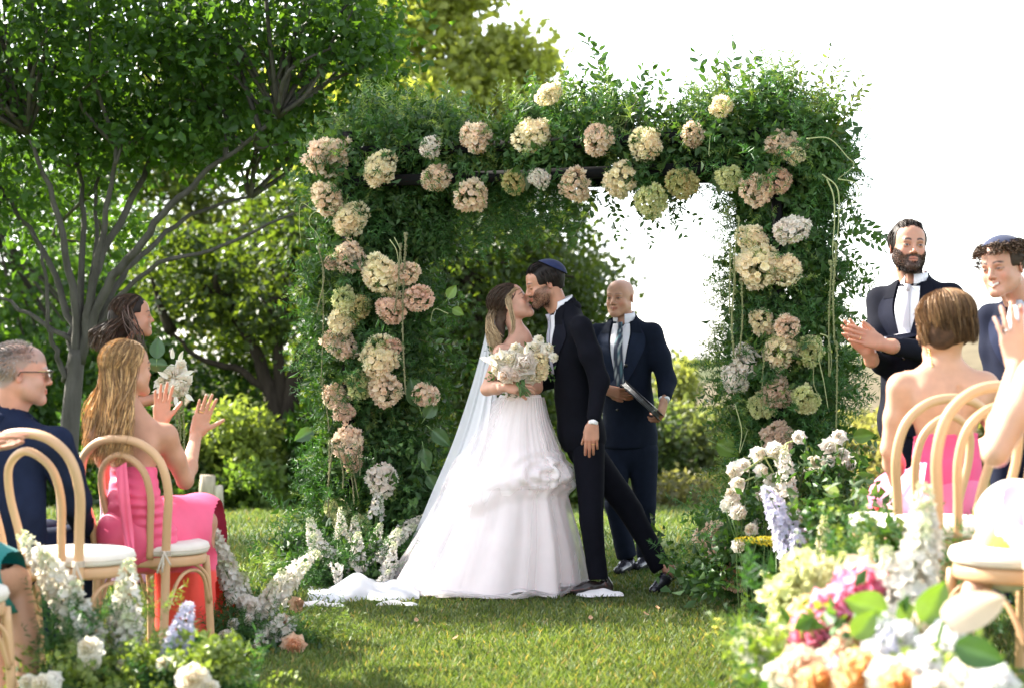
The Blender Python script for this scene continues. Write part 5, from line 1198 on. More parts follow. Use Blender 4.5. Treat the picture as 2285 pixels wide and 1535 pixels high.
# front face-framing lock
def lockB(p, d, rng, kf):
    g = catmull([p, at(1142, 700, 10.02), at(1147, 728, 10.0), at(1142, 746, 10.0)], 3)[1:kf + 1]; return g + rng.normal(size=3) * .006
P = hair_paths(HB, 48, rg, [(.45, .80, .30)] * 3, [(.95, .25, .0)] * 3, 1.12, .07, lockB, 8, 9, 0, True); ribbons(a, P, .004, blo * rg.uniform(.6, 1.1, (48, 1)), rg)
a.build('hair_locks', M['hair'], bp)['kind'] = 'stuff'
a = Acc(); v = fib(40) * .0065 + HB(.079, -.004, -.047)
a = Acc(); f = Field(HB(.080, -.004, -.046) - .02, HB(.080, -.004, -.046) + .02, .0015); f.ell(HB(.079, -.004, -.045), (.0065,) * 3); vv, qq = f.mesh(0); a.add(vv, qq, None, (.9, .88, .85)); a.build('earring', M['shiny'], bp)
ringmesh(wrR - unit(wrR - elR) * .006, wrR - elR, .026, .0012).build('bracelet', M['gold'], bp)
# veil
def sheet(name, rows, m, parent, nu=40, nv=26, amp=.02, fr=5, ph=0, col=(1, 1, 1), yamp=1.0):
    """rows: list of (left point, right point)"""
    Lc = catmull([r[0] for r in rows], 8); Rc = catmull([r[1] for r in rows], 8); w = np.linspace(0, 1, nv)[None, :, None]; P = Lc[:, None] * (1 - w) + Rc[:, None] * w
    t = np.linspace(0, 1, len(Lc))[:, None]; s = np.linspace(0, 1, nv)[None]; P[..., 1] += yamp * amp * (.3 + t) * (np.sin(s * fr * 6.28 + ph + 1.5 * np.sin(t * 3)) + .4 * np.sin(s * fr * 13 + t * 5)); P[..., 0] += .3 * amp * np.sin(s * fr * 9 + t * 4 + ph) * t
    a = Acc(); a.add(P.reshape(-1, 3), grid_quads(*P.shape[:2]), None, col); return a.build(name, m, parent)
sheet('veil', [(at(1094, 688, 10.20), at(1101, 694, 10.12)), (at(1078, 765, 10.24), at(1108, 765, 10.08)), (at(1052, 860, 10.26), at(1098, 880, 10.02)), (at(1010, 985, 10.28), at(1080, 990, 9.96)), (at(962, 1100, 10.30), at(1030, 1120, 9.88)), (at(918, 1205, 10.32), at(965, 1250, 9.80)), (at(860, 1318, 10.25), at(905, 1335, 9.78))], M['tulle'], bp, amp=.020, fr=2.3)
sheet('veil', [(at(1096, 686, 10.18), at(1104, 692, 10.16)), (at(1084, 765, 10.26), at(1112, 780, 10.12)), (at(1066, 860, 10.3), at(1106, 890, 10.10)), (at(1030, 985, 10.4), at(1100, 1010, 10.02)), (at(985, 1100, 10.45), at(1062, 1130, 9.9)), (at(930, 1205, 10.5), at(1010, 1250, 9.8))], M['tulle'], bp, amp=.024, fr=1.7, ph=2)
for x in (1090, 1102): sheet('ribbon', [(at(x, 865, 10.2), at(x + 8, 865, 10.2)), (at(x - 4, 900, 10.2), at(x + 5, 900, 10.2)), (at(x - 10, 940, 10.15), at(x, 940, 10.15))], M['satin'], bp, nv=4, amp=.002, col=(.85, .84, .85))
# veil train heaped on the grass
xs_ = np.linspace(0, 1, 60)[:, None]; ys_ = np.linspace(0, 1, 26)[None]; px = 685 + 250 * xs_ + 0 * ys_; Yt_ = 9.55 + .62 * ys_ + .12 * xs_
hump = np.exp(-((px - 795) / 45) ** 2) * .085 + np.exp(-((px - 890) / 50) ** 2) * .05 + .012
edge = np.sin(ys_ * PI) ** .7; Z = hump * edge * (1 + .12 * np.sin(px / 16 + ys_ * 5)) + .012 + .004 * np.sin(px / 12 + 7 * ys_) ** 2
X_ = (px - CX) / FPX * Yt_; a = Acc(); a.add(np.stack([X_, Yt_ + .05 * np.sin(px / 21), Z], -1).reshape(-1, 3), grid_quads(60, 26)); a.build('veil_train', M['tulle'], bp)
a = Acc(); a.add(np.stack([X_, Yt_ + .05 * np.sin(px / 21 + 1), Z * .75 + .004], -1).reshape(-1, 3), grid_quads(60, 26)); a.build('veil_train', M['tulle'], bp)

# bride's bouquet
bo = at(1163, 805, 9.82); bt = thing('bouquet', 'round bouquet of white peonies and cream roses in the bride\'s hand', 'bouquet', bo)
RW = rose((.88, .86, .80), (.87, .82, .66), 1, .042, 5, 1.05, .0); RPE = rose((.88, .86, .84), (.88, .80, .72), 2, .052, 6, 1.15, 0, (.75, .48, .08)); RBL = rose((.88, .80, .74), (.88, .72, .60), 3, .036, 5, .9, 0)
for x, y, me, s, d in [(1172, 812, RPE, 1.45, 0), (1140, 802, RW, 1.15, .01), (1124, 838, RBL, 1.2, 0), (1149, 838, RBL, .9, -.01), (1117, 795, RW, .95, .03), (1150, 775, RW, .8, .03), (1193, 775, RW, .95, .04), (1226, 776, RW, .8, .03), (1240, 796, RW, .55, .01), (1205, 755, RW, .65, .05), (1098, 802, RW, .75, .04), (1106, 824, RW, .8, .04), (1188, 842, RW, .95, .03), (1205, 806, HMESH['cream'][0], .5, .05), (1205, 832, HMESH['cream'][1], .48, .05), (1165, 785, RW, .9, .04)]:
    p = at(x, y, 9.78 + d); inst('rose' if me not in (HMESH['cream'][0], HMESH['cream'][1]) else 'hydrangea', me, p, basis(unit(np.array(((x - 1163) / 80, -1, (805 - y) / 80 + .25))), rg.normal(size=3)), s, bt)
pt_, pq_ = petal(.085, .032, .45, .2, 6, 5)
for x, y, dx, dz in [(1172, 790, .25, 1), (1120, 800, -.2, 1), (1108, 815, -.7, .7), (1095, 806, -1, .3)]:
    y_ = unit((dx, -.2, dz)); x_ = unit(np.cross(y_, (0, -1, .1))); a = Acc(); a.add(pt_ @ np.stack([x_, y_, np.cross(x_, y_)], 1).T * .8 + at(x, y, 9.76), pq_, None, (.86, .84, .74)); a.build('petal', M['petal'], bt)
a = Acc()
for i in range(16):
    tx = 1160 + 26 * (i / 15) + rg.normal() * 2; add_tube(a, [at(1163 + rg.normal() * 8, 825, 9.84), at(1163 + rg.normal() * 4, 856, 9.80 + rg.normal() * .008), at(tx, 882 + rg.normal() * 3, 9.78 + rg.normal() * .012)], .0032, 6, np.array((.07, .14, .04)) * rg.uniform(.6, 1.6))
a.build('stem', M['stem'], bt)
scv = Acc(); n = 26; P = np.array([at(1160 + rg.normal() * 35, 812 + rg.normal() * 22, 9.86) for _ in range(n)]); scatter(scv, LC, P, np.tile((0, -1.0, .3), (n, 1)), rg, (.35, .6), jit=1); scv.build('foliage', M['fern'], bt, smooth=False)['kind'] = 'stuff'

# officiant
O = 11.15; op_ = person('bald officiant in a navy suit and striped tie standing behind the couple', at(1405, 1268, O) * (1, 1, 0))
T = facing(at(1393, 717, O), 200, 0)
J = dict(shL=T(-.172, -.01, -.07), shR=T(.172, -.01, -.07), elL=at(1489, 850, 11.05), elR=at(1338, 850, 11.15), wrL=at(1482, 893, 10.92), wrR=at(1352, 868, 10.93), neck=T.o, waist=at(1403, 905, O), hip=at(1405, 985, O + .02), knL=at(1438, 1125, 11.15), knR=at(1372, 1125, 11.05), anL=at(1442, 1240, 11.25), anR=at(1400, 1243, 11.05))
HO = facing(at(1384, 664, O), 209, -3, 0, .99)
parts = [make_head(HO, (.50, .27, .18), T(0, .0, -.03), smile=.55, brow=(.22, .13, .09), browt=.8, hairline=((.34, .22, .17), .05, .35), iris=(.04, .04, .04))]
W1 = hf(J['wrR'], (.93, -.12, -.28), (-.2, -.75, -.5)); parts.append(make_hand(W1, 1, SKM, curl=((12, 20, 14), (14, 20, 14), (16, 22, 15), (20, 24, 16)), thumb=(45, 30, 10), thumb_in=5, spread=3))
W2 = hf(J['wrL'], (-.25, -.35, -.85), (.75, -.6, -.1)); parts.append(make_hand(W2, -1, SKM, curl=((35, 50, 30),) * 4, thumb=(15, 25, 15), thumb_in=25, spread=2))
parts.append(inner_core(J, SKM)); skin_bits(parts, 0).build('body', M['skin'], op_)
def stripes(x):
    s = np.sin((x[:, 2] - x[:, 0] * .8) * 190); c = np.tile((.02, .03, .06), (len(x), 1)); c[s > .55] = (.10, .22, .26); c[s > .9] = (.45, .5, .5); return c
suit_body(op_, J, T, (.008, .012, .024), (.74, .74, .80), (.03, .05, .09), tiepaint=stripes, vlow=-.40, thick=1.01, jl=.12)
for an in (J['anL'], J['anR']): shoe(op_, an, 200, (.03, .03, .04))
a = Acc(); box(a, T(.02 * -1 - .04, .165, -.265), (.018, .012, .022), T.M, (.01, .01, .01)); a.build('clip_microphone', M['shiny'], op_, smooth=False)
bc = at(1432, 893, 10.86); bk = thing('binder', 'open black ring binder with clear page sleeves held by the officiant', 'book', bc)
ax_ = unit((.255, -.02, -.235)); nz_ = unit(np.cross(ax_, (0.1, -1, -.15))); nz_ = nz_ * np.sign(nz_[2]); md_ = np.cross(nz_, ax_); Bk = np.stack([ax_, md_, nz_], 1)
a = Acc(); box(a, bc - nz_ * .014, (.31, .24, .006), Bk, (.008, .008, .009)); a.build('cover', M['shiny'], bk, smooth=False)
a = Acc(); box(a, bc + nz_ * .020 - ax_ * .0, (.30, .235, .005), Bk, (.008, .008, .009)); a.build('cover', M['shiny'], bk, smooth=False)
a = Acc()
for k in range(7): box(a, bc + nz_ * (-.009 + .0035 * k) - ax_ * .004, (.285 - .002 * k, .222, .0016), Bk, (.34, .35, .37) if k % 2 else (.12, .12, .13))
a.build('page', M['shiny'], bk, smooth=False)
for k in (-.09, 0, .09): ringmesh(bc + ax_ * k + md_ * .105 * -1, ax_, .016, .0016).build('ring', M['silver'], bk)

# glass wrapped in a napkin, and the ribbon ends on the grass
def cloth_on_grass(name, label, cat, px0, px1, Y0, wY, h, col, seed, m='cloth'):
    u = np.linspace(0, 1, 34)[:, None]; w = np.linspace(-1, 1, 12)[None]; px = px0 + (px1 - px0) * u; rg = np.random.default_rng(seed); Yy = Y0 + wY * w * (.45 + .55 * np.sin(u * PI) ** .5) + .02 * np.sin(u * 7 + seed)
    X = (px - CX) / FPX * Yy + 0 * w; Z = h * (1 - w ** 2) * (np.sin(u * PI) ** .4) * (1 + .22 * np.sin(u * 9 + w * 3 + seed) + .10 * np.sin(u * 19 + seed)) + .012
    t = thing(name, label, cat, (float(X.mean()), Y0, 0)); a = Acc(); a.add(np.stack([X, Yy + 0 * X, Z], -1).reshape(-1, 3), grid_quads(34, 12), None, col); a.build('cloth', M[m], t)
cloth_on_grass('napkin', 'white napkin wrapped round the glass by the groom\'s foot', 'napkin', 1286, 1392, 9.88, .09, .026, (.8, .78, .78), 3)
cloth_on_grass('ribbon_roll', 'white cloth strip lying on the grass under the foreground white stems', 'cloth strip', 642, 772, 9.42, .022, .022, (.78, .76, .72), 4)
cloth_on_grass('ribbon_roll', 'narrow white cloth strip on the grass in front of the veil train', 'cloth strip', 838, 934, 9.46, .018, .020, (.78, .76, .72), 5)
# ------------------------------------------------------------------ bentwood chairs
def chair(label, c, yaw, z0=0.0, cushion=True, bow=True, sc=1.0):
    F = facing((c[0], c[1], z0), yaw, 0, 0, sc); t = thing('bentwood_chair', label, 'chair', (c[0], c[1], z0), 'bentwood chairs of the guests'); wc = (1, 1, 1)
    def tb(name, P, r, seg=10, n=7, flat=1.0):
        a = Acc(); add_tube(a, F.pts(catmull(P, n)), r * sc, seg, wc, flat=flat); return a.build(name, M['wood'], t)
    tb('outer_hoop', [(-.168, -.215, 0), (-.170, -.195, .25), (-.172, -.190, .46), (-.188, -.205, .60), (-.212, -.232, .74), (-.190, -.258, .86), (-.110, -.275, .930), (0, -.280, .950), (.110, -.275, .930), (.190, -.258, .86), (.212, -.232, .74), (.188, -.205, .60), (.172, -.190, .46), (.170, -.195, .25), (.168, -.215, 0)], .0180, 12, 6)
    tb('inner_hoop', [(-.085, -.178, .455), (-.098, -.195, .58), (-.118, -.222, .72), (-.095, -.250, .83), (0, -.268, .885), (.095, -.250, .83), (.118, -.222, .72), (.098, -.195, .58), (.085, -.178, .455)], .0150, 10, 6)
    for s in (-1, 1): tb('leg', [(s * .155, .175, 0), (s * .150, .165, .20), (s * .140, .150, .44)], .0165, 10, 5)
    th = np.linspace(0, 2 * PI, 41)[:-1]; sh = lambda k: np.stack([np.sin(th) * .205 * k, np.cos(th) * .205 * k * np.where(np.cos(th) > 0, 1.0, .93), 0 * th], 1)
    def slab(name, rows, m, colr=(1, 1, 1)):
        n = len(th); P = np.vstack([sh(k) + (0, 0, z) for k, z in rows]); q = grid_quads(len(rows), n, True); a = Acc(); b = len(P); P = np.vstack([P, [[0, 0, rows[0][1]], [0, 0, rows[-1][1]]]])
        tr = [(b, (j + 1) % n, j) for j in range(n)] + [(b + 1, b - n + j, b - n + (j + 1) % n) for j in range(n)]; a.add(F.pts(P), q, tr, colr); return a.build(name, m, t)
    slab('seat_ring', [(.90, .415), (.985, .418), (1.0, .428), (1.0, .448), (.985, .458), (.92, .460)], M['wood'])
    if cushion:
        cu = slab('cushion', [(.93, .461), (1.02, .464), (1.055, .476), (1.055, .490), (1.03, .503), (.90, .512), (.5, .515)], M['cushion'])
        a = Acc(); add_tube(a, F.pts(np.vstack([sh(1.06) + (0, 0, .483), (sh(1.06) + (0, 0, .483))[:1]])), .0022 * sc, 5, (.8, .76, .7)); a.build('piping', M['cushion'], cu)
    for s in (-1, 1):   # brackets under the seat
        tb('bracket', [(s * .158, .160, .25), (s * .150, .140, .36), (s * .110, .08, .415), (s * .06, .0, .417)], .008, 8, 5); tb('bracket', [(s * .172, -.185, .25), (s * .150, -.165, .37), (s * .09, -.14, .412), (0, -.135, .415)], .008, 8, 5)
        tb('side_bracket', [(s * .168, -.175, .24), (s * .170, -.10, .36), (s * .172, -.01, .395), (s * .166, .09, .36), (s * .158, .150, .24)], .008, 8, 5)
        a = Acc(); add_tube(a, [F(s * .172, -.212, .438), F(s * .172, -.203, .438)], .007 * sc, 8, (.10, .09, .08)); a.build('bolt', M['silver'], t)
        a = Acc()
        for z in (.475, .483, .490): ringmesh_add(a, F, (s * .172, -.192, z), .021)
        rgc = np.random.default_rng(int(abs(c[0]) * 100) + s)
        for k in range(3): e = np.array((s * (.172 + rgc.uniform(0, .06)), -.225 - rgc.uniform(0, .03), .482 - rgc.uniform(.02, .09))); add_tube(a, F.pts(catmull([(s * .172, -.212, .482), (s * .172 + s * .02, -.232, .490), e], 4)), .0045 * sc, 6, (.74, .70, .64), flat=.4)
        a.build('cushion_tie', M['cushion'], t)
    return t
def ringmesh_add(a, F, c, r):
    th = np.linspace(0, 2 * PI, 16); P = np.stack([np.cos(th) * r + c[0], np.sin(th) * r + c[1], 0 * th + c[2]], 1); add_tube(a, F.pts(P), .0035 * F.s, 6, (.76, .72, .66), cap=False)
CH2 = at(352, 809, 7.80); CH1 = at(170, 809, 6.85); CH0 = at(-40, 809, 7.45); CHA = at(2022, 809, 6.98); CHB = at(2104, 809, 6.10); CHC = at(2288, 809, 5.35); CHD = at(-135, 809, 5.95)
chair('chair under the woman with long blond hair and pink ruched dress', CH2, 24, -.01)
chair('empty bentwood chair with white cushion behind the grey haired man', CH1, 27, .05)
chair('chair the grey haired man in sunglasses sits on', CH0, 38, .0)
chair('chair under the short haired woman in the pink bodice', CHA, -24, .17)
chair('empty bentwood chair between the short haired woman and the raised hand', CHB, -26, .225)
chair('chair of the woman in white at the right edge', CHC, -30, .21)
chair('chair cut by the left edge holding the woman in teal', CHD, 35, .02)
# ------------------------------------------------------------------ guests and groomsmen
# bearded groomsman
Bd = 8.9; p = person('bearded man in a dark suit with white pocket square clapping beside the arch', at(2040, 1330, Bd) * (1, 1, 0) + (0, 0, .1))
T = facing(at(2040, 633, Bd), 212, 0, 0, 1.0)
J = dict(shL=T(-.175, -.01, -.065), shR=T(.172, -.01, -.075), elL=at(2100, 792, 8.80), elR=at(1972, 808, 8.88), wrL=at(1967, 768, 8.50), wrR=at(1938, 785, 8.58), neck=T.o, waist=at(2045, 850, Bd), hip=at(2045, 945, Bd), knL=at(2065, 1120, 8.85), knR=at(2010, 1120, 8.8), anL=at(2065, 1290, 8.9), anR=at(2005, 1290, 8.75))
H = facing(at(2026, 551, Bd - .02), 176, 3, -2, 1.06)
bh = make_head(H, (.47, .245, .165), T(0, 0, -.03), beard=(.009, .006, .005), brow=(.010, .007, .006), iris=(.03, .04, .04), open_=.25, browt=1.4); parts = [bh]
whiskers(p, H, bh[0], bh[1], (.012, .008, .007), 2600, 62, .0040, .0020)
W1 = hf(J['wrL'], (-.92, -.10, .34), (.12, -1, .1)); parts.append(make_hand(W1, 1, SKM, curl=((6, 10, 8), (6, 10, 8), (7, 10, 8), (9, 12, 8)), thumb=(32, 8, 5), thumb_in=0, spread=2, arm_to=J['wrL'] + np.array((.05, 0, -.01))))
W2 = hf(J['wrR'], (-.68, -.05, .72), (-.05, 1, .05)); parts.append(make_hand(W2, -1, SKM, curl=((6, 10, 8),) * 4, thumb=(30, 8, 5), spread=3, arm_to=J['wrR'] + np.array((.02, .03, -.04))))
parts.append(inner_core(J, SKM)); skin_bits(parts, 0).build('body', M['skin'], p)
suit_body(p, J, T, (.006, .007, .014), (.78, .78, .82), (.48, .46, .50), vlow=-.33, square=True, thick=1.10)
ringmesh(W1(-.009, .104, -.002), W1.d(0, 1, -.1), .0098, .0017).build('ring', M['gold'], p)
for an in (J['anL'], J['anR']): shoe(p, an, 205, gzv=.15)
hair_cap(H, p, (.016, .011, .009), k=1.08, front=.084, side=-.030, nape=-.05, disp=.003)
a = Acc(); rg = np.random.default_rng(25); st = [(rg.uniform(-.6, .6), .78, .62) for _ in range(60)]; P = hair_paths(H, 360, rg, st, [(x * 1.1, .1, 1.0) for x, _, _ in st], 1.08, .10, lift=.09); ribbons(a, P, .0035, np.array((.025, .017, .013)) * rg.uniform(.5, 1.8, (360, 1)), rg)
st = [(s_ * .95, rg.uniform(-.4, .40), .40) for s_ in (-1, 1) for _ in range(30)]; P = hair_paths(H, 300, rg, st, [(x, y - .1, -.35) for x, y, z in st], 1.055, .10); ribbons(a, P, .003, np.array((.03, .022, .018)) * rg.uniform(.5, 1.5, (300, 1)), rg)
n = 700; fl = []   # beard whiskers
for i in range(n):
    th = rg.uniform(-1.25, 1.25); u = rg.uniform(0, 1); q0 = np.array((math.sin(th) * .056, .015 + math.cos(th) * .070, -.062 - .052 * u)); d = unit((math.sin(th), math.cos(th) * .7, -1.0 - u)); fl.append(H.pts(np.array([q0 - d * .004, q0 + d * .006, q0 + d * .014]) ))
ribbons(a, np.array(fl), .002, np.array((.02, .014, .011)) * rg.uniform(.5, 1.6, (n, 1)), rg); a.build('hair_locks', M['hair'], p)['kind'] = 'stuff'

# young groomsman
Yd = 7.9; p = person('young man with curly brown hair and navy kippah smiling at the right edge', at(2300, 1300, Yd) * (1, 1, 0) + (0, 0, .15))
T = facing(at(2292, 668, Yd + .05), 218, 0); H = facing(at(2238, 596, Yd), 224, -7, 6, 1.04)
J = dict(shL=T(-.172, -.01, -.065), shR=T(.17, -.01, -.07), elL=T(-.24, 0, -.36), elR=at(2228, 850, 8.05), wrL=T(-.24, .06, -.62), wrR=at(2235, 980, 8.0), neck=T.o, waist=T(0, -.01, -.42), hip=T(0, -.01, -.58), knL=T(-.1, 0, -1.02), knR=T(.1, 0, -1.02), anL=T(-.1, -.02, -1.36), anR=T(.1, -.02, -1.36))
parts = [make_head(H, (.50, .27, .19), T(0, 0, -.03), smile=1.0, teeth=1.0, open_=.7, brow=(.03, .018, .012), browt=1.2, iris=(.03, .02, .015))]
for s, w in (('L', J['wrL']), ('R', J['wrR'])): parts.append(make_hand(hf(w, (0, 0, -1), (1 if s == 'L' else -1, -.4, 0)), 1 if s == 'R' else -1, SKM, curl=18))
parts.append(inner_core(J, SKM)); skin_bits(parts, 0).build('body', M['skin'], p)
suit_body(p, J, T, (.008, .011, .026), (.76, .76, .82), (.42, .44, .52), vlow=-.33, thick=1.02)
for an in (J['anL'], J['anR']): shoe(p, an, 215, gzv=.17)
hair_cap(H, p, (.040, .025, .017), k=1.10, front=.070, side=-.005, nape=-.06, disp=.005)
kippah(H, p, (.008, .016, .055), c=(0, -.020, .125), kr=1.25)
a = Acc(); rg = np.random.default_rng(26); n = 620; L = []; kax = unit(np.array((0, -.020, .125)) - CC)
for i in range(n):
    d0 = unit((rg.uniform(-1, 1), rg.uniform(-.7, 1.0), rg.uniform(-.15, 1.0)))
    if d0[2] < .25 and (d0[1] > .25 or rg.random() < .3): continue
    if np.dot(d0, kax) > .74: continue
    if d0[2] < .35 and d0[1] > .1 and abs(d0[0]) < .7: continue
    dn = unit(np.array((d0[0] * 1.2, d0[1] + .5, -.6))); b = unit(np.cross(d0, dn)); t = np.linspace(0, 1, 14); pos = CC + d0 * CR * rg.uniform(1.08, 1.2); r = rg.uniform(.006, .011)
    Pp = pos[None] + dn[None] * (t[:, None] * .035) + b[None] * (np.sin(t * 11 + i) * r)[:, None] + d0[None] * (np.cos(t * 11 + i) * r + .012 * np.sin(t * 3))[:, None]; L.append(H.pts(Pp))
ribbons(a, np.array(L), .0045, np.array((.055, .034, .022)) * rg.uniform(.5, 2.0, (len(L), 1)), rg); a.build('hair_locks', M['hair'], p)['kind'] = 'stuff'

# ---- bare-shouldered women share this bust
def bust(T, H, shL, shR, waist, arms, tone, h=.0050, hands=(), fem=True, flat=.68, chest=.105, lo_pad=.05, headk={}, paintk={}, extra=None, wr=.024, thick=1.0):
    """arms: list of point lists (shoulder, elbow, wrist)"""
    pts = [T.o, H.o + H.d(0, 0, .14), H.o + H.d(0, .14, 0), H.o - H.d(0, .12, 0), shL, shR, waist] + [q for a_ in arms for q in a_] + [W.o + W.d(0, .19, 0) for W, *_ in hands]
    pts = np.array(pts); f = Field(pts.min(0) - .13, pts.max(0) + .13, h); fw = T.d(0, 1, 0)
    head_prims(f, H, fem=fem, neck=T(0, .0, -.01), **headk)
    c0 = T(0, .0, -.15); f.cap(T(0, 0, -.04), c0, .06, chest * thick, .06, (fw, flat)); f.cap(c0, waist, chest * thick, .090 * thick, .05, (fw, flat + .05)); f.cap(shL, shR, .046 * thick, .046 * thick, .05, (fw, .85))
    for s in (shL, shR): f.cap(T(0, -.01, -.0), (s + T(0, -.01, -.02)) / 2, .038, .036, .05)
    for s in (shL, shR): f.ell((s * .62 + (c0 + T.d(0, -.035, 0)) * .38) + T.d(0, -.035, -.02), (.05, .035, .055), T.M, .04)
    f.cap(T(0, -.085 * thick, -.10), T(0, -.09 * thick, -.30), .010, .010, .02, op='sub')
    for a_ in arms:
        s, e, w = a_; m1 = (s + e) / 2; m2 = e + (w - e) * .3
        f.cap(s, m1, .047 * thick, .042 * thick, .03); f.cap(m1, e, .042 * thick, .034 * thick, .02); f.cap(e, m2, .034 * thick, .037 * thick, .015); f.cap(m2, w, .036 * thick, wr, .02)
    for W, side, kw in hands: hand_prims(f, W, side, **kw)
    if extra: extra(f)
    v, q = f.mesh(1); c = head_paint(v, H, tone, fem=fem, **paintk); return v, q, c
def dress_top(name, p, T, waist, hip, top, m, col, thick=1.0, flat=.72, h=.006, disp=None, cutn=(0, .1, 1), chest=.118, wst=.104, hipr=.15, extra=None, paint=None, topk=-.10):
    f = Field(np.min([T.o, waist, hip], 0) - .28, np.max([T.o, waist, hip], 0) + .28, h); fw = T.d(0, 1, 0)
    f.cap(T(0, .0, -.14), waist, chest * thick, wst * thick, .05, (fw, flat)); f.cap(waist, hip, wst * thick, hipr * thick, .06, (fw, .85))
    if extra: extra(f)
    f.plane_cut(T(0, 0, top), T.d(*cutn)); return field_obj(f, name, m, p, col, 2, disp, paint)

# woman with long blond hair, seated left
p = person('woman with long blond hair and bright pink strapless ruched dress clapping in her chair', (CH2[0], CH2[1], 0))
T = facing(at(292, 925, 7.72), 30, 4); H = facing(at(283, 822, 7.70), 42, 3, 0, 1.0)
shL, shR = at(222, 968, 7.66), at(370, 972, 7.72)
wa = at(300, 1120, 7.66); hipc = at(318, 1196, 7.72)
W1 = hf(at(440, 962, 8.12), (.22, .0, 1), (.75, .55, -.15)); W2 = hf(at(362, 935, 8.15), (.0, .05, 1), (-.75, .5, .1))
v, q, c = bust(T, H, shL, shR, wa, [(shR, at(413, 1072, 7.80), at(438, 972, 8.10)), (shL, at(250, 1075, 7.95), at(358, 950, 8.15))], SKT, chest=.100, h=.0055,
               hands=[(hf(at(438, 968, 8.10), (.30, .05, .95), (-.2, .95, .1)), -1, dict(s=.95, curl=((4, 8, 6),) * 4, thumb=(48, 5, 0), spread=3)), (hf(at(358, 946, 8.15), (.06, .05, 1), (-.35, .9, .1)), -1, dict(s=.92, curl=((6, 12, 8),) * 4, thumb=(40, 5, 0), spread=5))], paintk=dict(smile=.5))
a = Acc(); a.add(v, q, None, c)
# legs under the skirt
f = Field(at(300, 1500, 7.6) - (0, .1, .1), at(520, 1100, 8.7), .008); f.cap(at(330, 1190, 7.9), at(455, 1165, 8.25), .075, .06, .02); f.cap(at(455, 1165, 8.25), at(462, 1410, 8.25), .05, .035, .02); v, q = f.mesh(1); a.add(v, q, None, SKT); a.build('body', M['skin'], p)
PK = (.82, .11, .23)
def ruche(v):
    x = T.inv(v); return .0045 * np.sin(x[:, 2] * 150 + 7 * x[:, 0] + 3 * np.sin(x[:, 0] * 14 + x[:, 2] * 9)) * (.6 + .4 * np.sin(x[:, 2] * 23 + x[:, 0] * 30)) + .003 * fbm(v, 14, 6, 2)
dress_top('bodice', p, T, wa, hipc, -.215, M['satin'], PK, disp=ruche, cutn=(0, .12, 1), chest=.116, hipr=.155)
f = Field(at(230, 1500, 7.4) - (.1, .1, .1), at(540, 1080, 8.9) + (0, .1, .1), .012)
f.cap(at(300, 1190, 7.72), at(445, 1165, 8.25), .155, .125, .05); f.cap(at(350, 1200, 7.85), at(460, 1175, 8.15), .14, .11, .05); f.cap(at(452, 1160, 8.22), at(470, 1390, 8.25), .105, .17, .05); f.cap(at(400, 1215, 8.10), at(425, 1400, 8.2), .12, .16, .05); f.cap(at(452, 1175, 8.3), at(462, 1360, 8.5), .10, .15, .05)
f.plane_cut((0, 0, .06), (0, 0, -1))
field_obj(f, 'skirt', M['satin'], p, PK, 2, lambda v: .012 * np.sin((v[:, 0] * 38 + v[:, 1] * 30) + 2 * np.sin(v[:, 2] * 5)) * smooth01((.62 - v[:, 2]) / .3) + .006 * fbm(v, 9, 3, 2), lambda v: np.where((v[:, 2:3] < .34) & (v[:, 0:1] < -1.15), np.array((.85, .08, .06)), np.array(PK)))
sheet('scarf', [(at(258, 1045, 7.52), at(282, 1030, 7.52)), (at(262, 1110, 7.50), at(288, 1100, 7.50)), (at(272, 1180, 7.52), at(296, 1180, 7.52)), (at(280, 1225, 7.50), at(300, 1222, 7.50))], M['satin'], p, nv=8, amp=.006, fr=2, col=(.84, .14, .26))
lt = np.array((.52, .33, .15)); dk = np.array((.12, .07, .04))
hair_cap(H, p, (.20, .12, .06), fem=True, k=1.05, front=.06, side=.02, nape=-.09, extra=lambda f: (f.cap(H(0, -.060, -.02), T(0, -.075, -.12), .066, .055, .03, (T.d(0, 1, 0), .6))), disp=.004)
def long_hair(p, H, T, n, width, seed, c0, c1, length, back, spread, w=.006, kx=1.10, front=.50, fem=True, wave=.012, sides=1.0):
    rg = np.random.default_rng(seed); a = Acc(); st = []; en = []
    for i in range(120):
        x = rg.uniform(-1, 1); st.append((x * .35, rg.uniform(.1, .75), 1.0)); yb = -math.sqrt(max(0, 1 - x * x)) * .9 + .25 * abs(x) * sides; en.append((x * 1.15, yb, -.35))
    def fall(q, d, rg, kf):
        x = H.inv(q[None])[0]; t = np.linspace(0, 1, kf + 1)[1:, None]; L = length * rg.uniform(.75, 1.1)
        tgt = T(x[0] * spread + rg.normal() * .012, back + rg.normal() * .012 - .02, 0) ; tgt = np.array((tgt[0], tgt[1], q[2] - L))
        ph = rg.uniform(0, 6.28); r = T.d(1, 0, 0); f_ = T.d(0, 1, 0); wv = wave * t * (np.sin(t * 8 + ph) * r + np.cos(t * 8 + ph) * f_ * .7)
        return q + (tgt - q) * np.stack([smooth01(t[:, 0] * 1.6)] * 2 + [t[:, 0]], 1) + wv
    P = hair_paths(H, n, rg, st, en, kx, .07, fall, 8, 14, .03, fem); k = P.shape[1]; tt = np.linspace(0, 1, k)[None, :, None]
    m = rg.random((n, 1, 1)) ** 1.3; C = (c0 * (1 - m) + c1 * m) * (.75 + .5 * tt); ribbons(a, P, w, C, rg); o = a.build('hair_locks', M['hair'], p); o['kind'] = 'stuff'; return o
long_hair(p, H, T, 2500, .2, 31, dk * 1.3, lt * 1.5, .36, -.115, 1.18, .0036, wave=.022)
